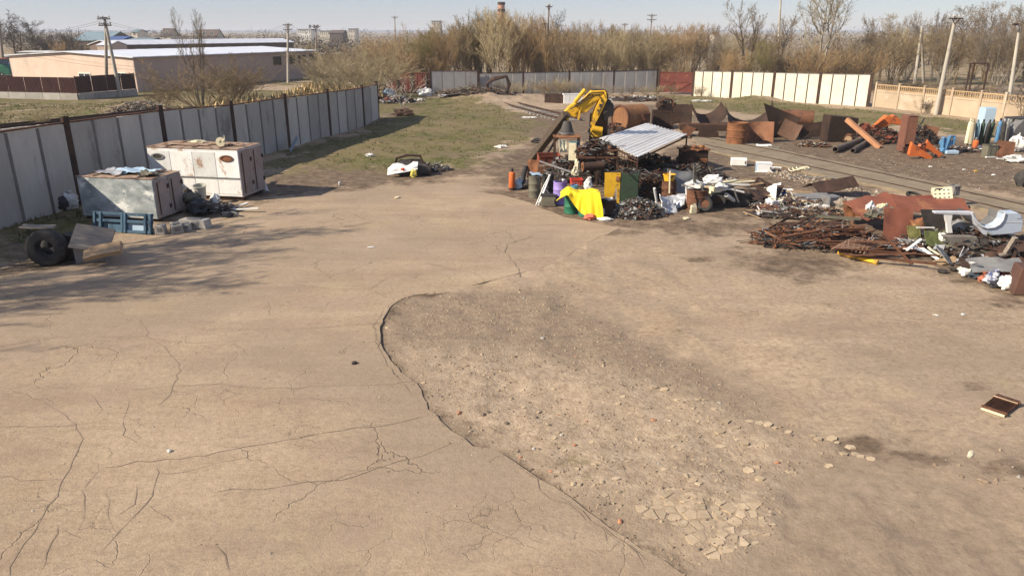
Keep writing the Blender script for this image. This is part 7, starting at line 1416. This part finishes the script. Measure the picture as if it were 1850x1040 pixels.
heap('litter', 'brown brush and debris banked before the grey fence', G(860, 182), 9, 3, .6, 420, [RUSTD, BK['dark'], RUST, BK['brown'], WOODG, OLIVE], 88, .1, .5, (.2, .65, .15), (.6, 2.0)); heap('litter', 'brown debris strewn near the red metal gate', G(1150, 182) + Vector((0, .5, 0)), 9, 3.5, .5, 380, [RUSTD, WOODG, RUST, SACK, DARK], 89, .1, .5, (.3, .5, .2), (.6, 1.6)); heap('litter', 'dark debris heaped under the small white barked tree', G(715, 185), 4.5, 3, .7, 260, [RUSTD, DARK, RUSTR, GREY, SACK], 90, .12, .6)
heap('brushwood', 'grey pile of brushwood and rubble outside the panel fence', G(255, 206), 6.5, 3.2, 1.0, 420, [WOODG, CONC, WOODG, DKST, WOOD], 91, .12, .6, (.1, .6, .3), (.6, 2.0))

# ------------------------------------------------------------------ orange farm gear, gas bottles
ORB = mat('dusty_orange', (.40, .20, .10), (.32, .15, .08), (.20, .10, .06), sc=1.5, rough=.8)
beam('dusty orange box beam leaning down to the ground', G(1590, 268), PY(1530, 216, P(1575, 262).y + .8), .27, ORB, 'box_beam', 'beam', 'sq')
OG = G(1600, 258) + Vector((0, .8, 0)); ox0, OYp = OG.x, OG.y; Z2 = lambda pts: poly(pts, 1480, 150, 5.0, OYp, ox0)
T = thing('loader_arm', 'bright orange loader arm reaching up behind the leaning beam', 'loader arm', (ox0, OYp, 0))
b = MB(); b.side(Z2([(480, 400), (600, 290), (650, 300), (670, 285), (740, 345), (715, 380), (640, 365), (520, 432)]), -.25, .25); b.obj('arm', ORANGE, T, bev=.03); b = MB(); b.side(Z2([(400, 370), (440, 360), (520, 480), (600, 560), (540, 575), (420, 420)]), -.2, .2); b.obj('lower_arm', RUSTR, T, bev=.02)
q = Z2([(470, 385), (560, 318)]); b = MB(); b.tube([(q[0][0], -.32, q[0][1]), (q[1][0], -.32, q[1][1])], .11, 10); b.obj('ram', ORANGE, T, smooth=True); q = Z2([(605, 380), (620, 450)]); b = MB(); b.bar((q[0][0], 0, q[0][1]), (q[1][0], 0, q[1][1]), .14); b.obj('link', DARK, T)
q = Z2([(420, 380), (480, 470), (600, 520)]); b = MB(); b.tube([(x, -.25, z) for x, z in q], .06, 7); b.obj('hose', RUSTD, T, smooth=True); b = MB(); q = Z2([(400, 420)])[0]; b.blob((q[0], 0, q[1]), (.8, .6, .8), 4, .4); b.obj('joint', RUSTR, T, smooth=True)
heap('scrap_heap', 'brown machine scrap below the bright orange loader arm', G(1600, 262) + Vector((0, 1.2, 0)), 4.5, 2.4, .9, 380, [RUSTD, RUST, DARK, RUSTR, RUSTD], 92, .1, .55)
T = thing('roller', 'short wooden looking roller lying left of the loader arm', 'roller', G(1537, 258) + Vector((0, .4, .28))); b = MB(); b.lathe([(0, -.5), (.26, -.5), (.28, -.45), (.28, .6), (0, .6)], 18, axis=Vector((.5, 1, .1))); b.obj('roll', RUST, T, smooth=True); b = MB(); b.lathe([(0, -.515), (.22, -.512)], 18, axis=Vector((.5, 1, .1))); b.obj('end_face', WOOD, T)
b = MB(); p, q = G(1508, 276, .22), G(1560, 258, .25); d = q - p; n = 12; b.lathe([(.15, 0)] + [(.17 + (.03 if k % 2 else 0), d.length * k / (2*n)) for k in range(2*n + 1)] + [(.14, d.length), (.14, .05)], 14, axis=d); solo(b, 'corrugated_pipe', mat('grimy_pipe', (.09, .075, .06), (.13, .10, .08)), 'ribbed dark pipe lying before the roller', 'pipe', p, smooth=True)
pipe('smooth dark pipe lying right of the ribbed pipe', G(1540, 277, .18), G(1572, 258, .2), .15, mat('grimy_pipe2', (.085, .07, .06), (.12, .095, .08))); 
T = thing('control_cabinet', 'rust red steel cabinet standing open on its end', 'cabinet', G(1640, 277), .15); b = MB(); b.box((-.28, .35, 1.15), (.06, .7, 2.1)); b.box((.28, .35, 1.15), (.06, .7, 2.1)); b.box((0, .69, 1.15), (.6, .05, 2.1)); b.box((0, .35, 2.2), (.6, .7, .06)); b.box((0, .35, 1.1), (.6, .7, .05)); b.obj('body', mat('rust_red', (.17, .07, .045), (.12, .055, .04)), T, bev=.01); b = MB(); b.box((-.06, -.02, 1.35), (.62, .05, 1.6)); b.obj('door', mat('rust_red2', (.23, .10, .065), (.17, .08, .05)), T, rot=(0, 0, -.2)); b = MB(); b.box((.0, -.05, .2), (.8, .12, .4)); b.obj('base', RUST, T)
heap('scrap_heap', 'black machine parts right of the rust red cabinet', G(1668, 262) + Vector((0, .6, 0)), 2.8, 1.5, 1.1, 260, [DARK, DARK, RUSTD, RUST, BLACK], 93, .1, .45)
plate('rusty bent plate standing above the orange plough', G(1678, 262) + Vector((.2, .5, .6)), .9, 1.1, RUST, (R(75), R(10), R(-20)), .5, .06, .03, 97); beam('dark post sticking up above the black machine parts', G(1670, 262) + Vector((0, .6, 0)), PY(1672, 226, P(1670, 262).y), .14, RUSTD, 'steel_post', 'post', 'sq'); beam('dark lever sticking up at an angle behind the rust red cabinet', PY(1655, 238, 51), PY(1670, 214, 51), .07, DARK, 'lever', 'lever', 'sq')
PG = G(1672, 288) + Vector((0, .2, 0)); px0, PYp = PG.x, PG.y; Z3 = lambda pts: poly(pts, 1480, 150, 5.0, PYp, px0)
T = thing('plough', 'bright orange plough like implement lying on the dark soil', 'plough', (px0, PYp, 0)); b = MB(); b.side(Z3([(800, 640), (830, 530), (860, 560), (1015, 660), (1010, 705), (900, 660), (810, 662)]), -.12, .1); b.obj('share', ORANGE, T, bev=.02)
b = MB(); b.side(Z3([(990, 600), (1020, 520), (1050, 560), (1150, 650), (1180, 700), (1130, 705), (1040, 620)]), .45, .62); b.obj('share', ORANGE, T, bev=.02)
q = Z3([(900, 560), (1000, 640)]); b = MB(); b.bar((q[0][0], -.1, q[0][1]), (q[1][0], .5, q[1][1]), .16); b.obj('brace', ORANGE, T); q = Z3([(830, 600), (1000, 560)]); b = MB(); b.bar((q[0][0], .1, q[0][1]), (q[1][0], .5, q[1][1]), .12); b.obj('crossbar', RUSTR, T)
for (x, y) in ((880, 600), (1060, 660), (1140, 680)): q = Z3([(x, y)])[0]; b = MB(); b.lathe([(.05, -.2), (.1, -.2), (.1, .2), (.05, .2)], 10, axis=Vector((0, 1, 0)), c=(q[0], .3, q[1])); b.obj('bearing', DARK, T)
BG = G(1713, 279) + Vector((0, .2, 0)); gx0, GYp = BG.x, BG.y; Z4 = lambda pts: poly(pts, 1480, 150, 5.0, GYp, gx0)
T = thing('pump_frame', 'blue painted pump frame right of the orange plough', 'pump', (gx0, GYp, 0))
for a_, e_, w in (((1120, 490), (1120, 600), .2), ((1180, 480), (1140, 610), .2), ((1180, 485), (1235, 490), .16), ((1225, 490), (1215, 560), .14), ((1105, 600), (1205, 640), .24), ((1110, 500), (1180, 510), .14)):
    q = Z4([a_, e_]); b = MB(); b.bar((q[0][0], 0, q[0][1]), (q[1][0], .1, q[1][1]), w); b.obj('strut', BLUE, T, bev=.02)
q = Z4([(1160, 545)])[0]; b = MB(); b.lathe([(0, -.25), (.28, -.2), (.3, .2), (.12, .3)], 16, axis=Vector((0, 1, 0)), c=(q[0], .2, q[1])); b.obj('casing', BLUE, T, smooth=True); q = Z4([(1185, 630)])[0]; b = MB(); b.box((q[0], 0, .12), (.75, .5, .2)); b.obj('base', LBLUE, T, bev=.02)
for k, (x, yb, m_, h_, lb) in enumerate(((1747, 263, CREAM, 1.55, 'cream white gas bottle, first in the row by the pale blue locker'), (1755, 264, mat('khaki_bottle', (.45, .40, .28), (.36, .32, .22)), 1.55, 'khaki gas bottle second in the row by the pale blue locker'), (1765, 263, mat('steel_blue_bottle', (.14, .24, .28), (.11, .18, .21)), 1.5, 'steel blue gas bottle in the middle of the row'), (1772, 262, DGREEN, 1.5, 'dark green gas bottle in the row by the pale blue locker'), (1779, 262, BLACK, 1.48, 'black gas bottle beside the dark green one'), (1785, 261, DGREEN, 1.46, 'last dark bottle of the row by the pale blue locker'))):
    gasbottle(lb, x, yb, m_, h_, .125, rot=(R(-4), R(3), k), cap=DARK if k > 2 else m_)
for k, (x, yb, m_, h_, lb) in enumerate(((1801, 262, BLUE, 1.55, 'bright blue gas bottle, first of the cluster at the lamp pole'), (1811, 264, BLACK, 1.55, 'black gas bottle nearest in the cluster at the lamp pole'), (1818, 262, GREY, 1.5, 'grey gas bottle in the cluster at the lamp pole'), (1824, 260, DGREEN, 1.45, 'dark green gas bottle at the end of the cluster at the lamp pole'), (1807, 258, DARK, 1.5, 'dark gas bottle at the back of the cluster at the lamp pole'))):
    gasbottle(lb, x, yb, m_, h_, .13, rot=(R(-3), R(2), k), cap=SILVER if k in (1, 2) else DARK)
gasbottle('short orange red gas bottle before the row of tall ones', 1763, 273, ORANGE, .68, .17)
cabinet('pale blue metal locker standing behind the gas bottles', G(1784, 250) + Vector((0, .6, .0)), (.85, .6, 1.95), LBLUE, .1, 'locker', 'locker', doorm=mat('ice_blue', (.55, .70, .78), (.5, .64, .72)), legs=.12)
openbox('olive ammunition like box before the cluster of gas bottles', G(1791, 286) + Vector((0, .3, 0)), (.6, .5, .75), OLIVE, .1, 'box', 'box'); plate('brown plate leaning in front of the bottle cluster', G(1818, 287) + Vector((0, .25, .5)), .95, 1.0, RUST, (R(66), R(6), R(-14)), .2, .05, .03, 98)
board('white plank lying before the olive box', G(1792, 286, .04), .12, .8, .06, WHITE, (0, 0, .1)); board('white plank lying before the brown plate', G(1812, 289, .04), .12, .7, .06, WHITE, (0, 0, -.1))
for k, (x, y, d) in enumerate(((1835, 275, (.8, .6, 1.1)), (1832, 294, (1.1, .7, .45)), (1847, 240, (.8, .6, .7)))): sack(['tall white heap of torn sacks at the picture edge', 'low white heap of foam before the torn sacks', 'white bundle higher up at the picture edge'][k], G(x, y), d, SACK, 150 + k, name='sack_heap', cat='sacks', tie=False, amp=.7)
heap('litter', 'dark pipes and litter around the gas bottles', G(1745, 274) + Vector((0, .2, 0)), 5.5, 1.4, .3, 240, [DARK, SACK, RUST, GREY, RUSTD], 94, .08, .35)
T = thing('car_shell', 'dusty car shell with windscreen behind the torn sacks', 'car wreck', G(1862, 262) + Vector((0, 1.0, 0)), .2); b = MB(); b.side([(-1.6, .3), (1.8, .3), (1.8, 1.0), (1.0, 1.1), (.4, 1.6), (-1.0, 1.6), (-1.5, 1.05)], -.75, .75); b.obj('body', GREY, T, bev=.08); b = MB(); b.side([(-1.42, 1.12), (-.98, 1.54), (-.94, 1.5), (-1.36, 1.1)], -.65, .65); b.obj('windscreen', GLASS, T); b = MB(); b.box((-.3, 0, 1.62), (1.6, 1.3, .05)); b.obj('roof', DARK, T)
b = MB(); b.blob((0, 0, .35), (.9, .7, .9), 3, .3); solo(b, 'rubber_lump', BLACK, 'black rubber lump at the picture edge beside the lane', 'rubber', G(1850, 336), smooth=True)
for k, (x, y, m_) in enumerate(((1762, 311, YEL), (1815, 315, DARK), (1795, 318, SACK), (1680, 303, SACK), (1742, 308, SACK))): b = MB(); b.rock((0, 0, .03), (.26, .2, .1), 60 + k); solo(b, 'litter_scrap', m_, ['yellow crumb of paint on the dark soil', 'dark offcut on the dark soil at the right', 'pale crumb on the dark soil by the dark offcut', 'pale crumb on the dark soil below the orange plough', 'pale crumb on the dark soil beside the yellow one'][k], 'litter', G(x, y))

# ------------------------------------------------------------------ farm yard beyond the brown fence
def far(x, y, Y): p = PY(x, y, Y); return Vector((p.x, Y, 0)), p.z
for k, (x0, x1, yt, Y, m_, lb) in enumerate(((-12, 22, 107, 112, GREEN, 'green combine harvester parked at the picture edge'), (12, 34, 104, 118, mat('tractor_blue', (.06, .10, .22), (.05, .08, .17)), 'dark blue tractor parked behind the green combine'))):
    p, zt = far((x0 + x1) / 2, yt, Y); w = (PY(x1, yt, Y).x - PY(x0, yt, Y).x); T = thing('combine' if k == 0 else 'tractor', lb, 'harvester' if k == 0 else 'tractor', p)
    b = MB(); b.side([(-w/2, .9), (w/2, .9), (w/2, zt*.55), (w*.2, zt*.75), (-w*.1, zt*.8), (-w/2, zt*.7)], -1.1, 1.1); b.obj('body', m_, T, bev=.08); b = MB(); b.side([(-w*.3, zt*.8), (w*.05, zt*.76), (0, zt), (-w*.28, zt)], -.9, .9); b.obj('cab', GLASS, T); b = MB(); b.side([(-w*.33, zt), (w*.06, zt), (w*.06, zt+.1), (-w*.33, zt+.1)], -1, 1); b.obj('cab_roof', ORANGE if k == 0 else m_, T)
    for x, r in ((-w*.28, .85), (w*.32, .6)):
        b = MB(); b.lathe([(r*.4, -.25), (r, -.22), (r, .22), (r*.4, .25), (0, .2)], 18, axis=Vector((0, -1, 0)), c=(x, -1.25, r)); b.obj('wheel', BLACK, T, smooth=True)
p, zt = far(56, 122, 108); 
for k in range(3):
    T = thing('cable_drum', ['rusty wooden cable drum, first of the three beyond the brown fence', 'rusty cable drum in the middle of the three beyond the brown fence', 'rusty cable drum, last of the three beyond the brown fence'][k], 'cable drum', p + Vector((k * 1.5, rnd.uniform(-.4, .4), 1.0)), .2 * k); b = MB(); b.lathe([(0, -.6), (1.05, -.6), (1.05, -.5), (.6, -.5), (.6, .5), (1.05, .5), (1.05, .6), (0, .6)], 22, axis=Vector((1, -.25, 0))); b.obj('drum', [RUST, RUSTO, RUSTD][k], T, smooth=True)
heap('scrap_heap', 'farm machine parts and rusty bars beyond the brown fence', Vector((PY(90, 130, 110).x, 108, 0)), 16, 5, 2.0, 420, [RUSTD, RUST, DARK, GREY, RUSTO, CREAM], 96, .2, .9, (.3, .45, .25), (.8, 3)); heap('scrap_heap', 'low row of farm implements beyond the brown fence at the edge', Vector((PY(15, 136, 108).x, 105, 0)), 12, 4, 1.5, 260, [DARK, GREEN, GREY, RUSTD, PLAST], 97, .2, .9, (.3, .45, .25), (.8, 3))
b = MB(); b.box((0, 0, 1.6), (9.5, .3, .5)); b.box((-4.5, 0, .8), (.3, .3, 1.6)); b.box((4.5, 0, .8), (.3, .3, 1.6)); solo(b, 'canopy', RUSTD, 'low dark canopy between the brick hut and the warehouse gable', 'canopy', (PY(95, 118, 122).x, 122, 0))
# ------------------------------------------------------------------ the air
hz = bpy.data.materials.new('air'); hz.use_nodes = True; hn = hz.node_tree.nodes; hn.remove(hn['Principled BSDF'])
pv = hn.new('ShaderNodeVolumePrincipled'); pv.inputs['Color'].default_value = (.86, .89, .95, 1); pv.inputs['Density'].default_value = .00028; pv.inputs['Anisotropy'].default_value = 0
hz.node_tree.links.new(pv.outputs[0], hn['Material Output'].inputs['Volume'])
b = MB(); b.box((0, 3000, 12), (13800, 8400, 34)); o = b.obj('haze', hz); tag(o, kind='stuff'); o.display_type = 'WIRE'
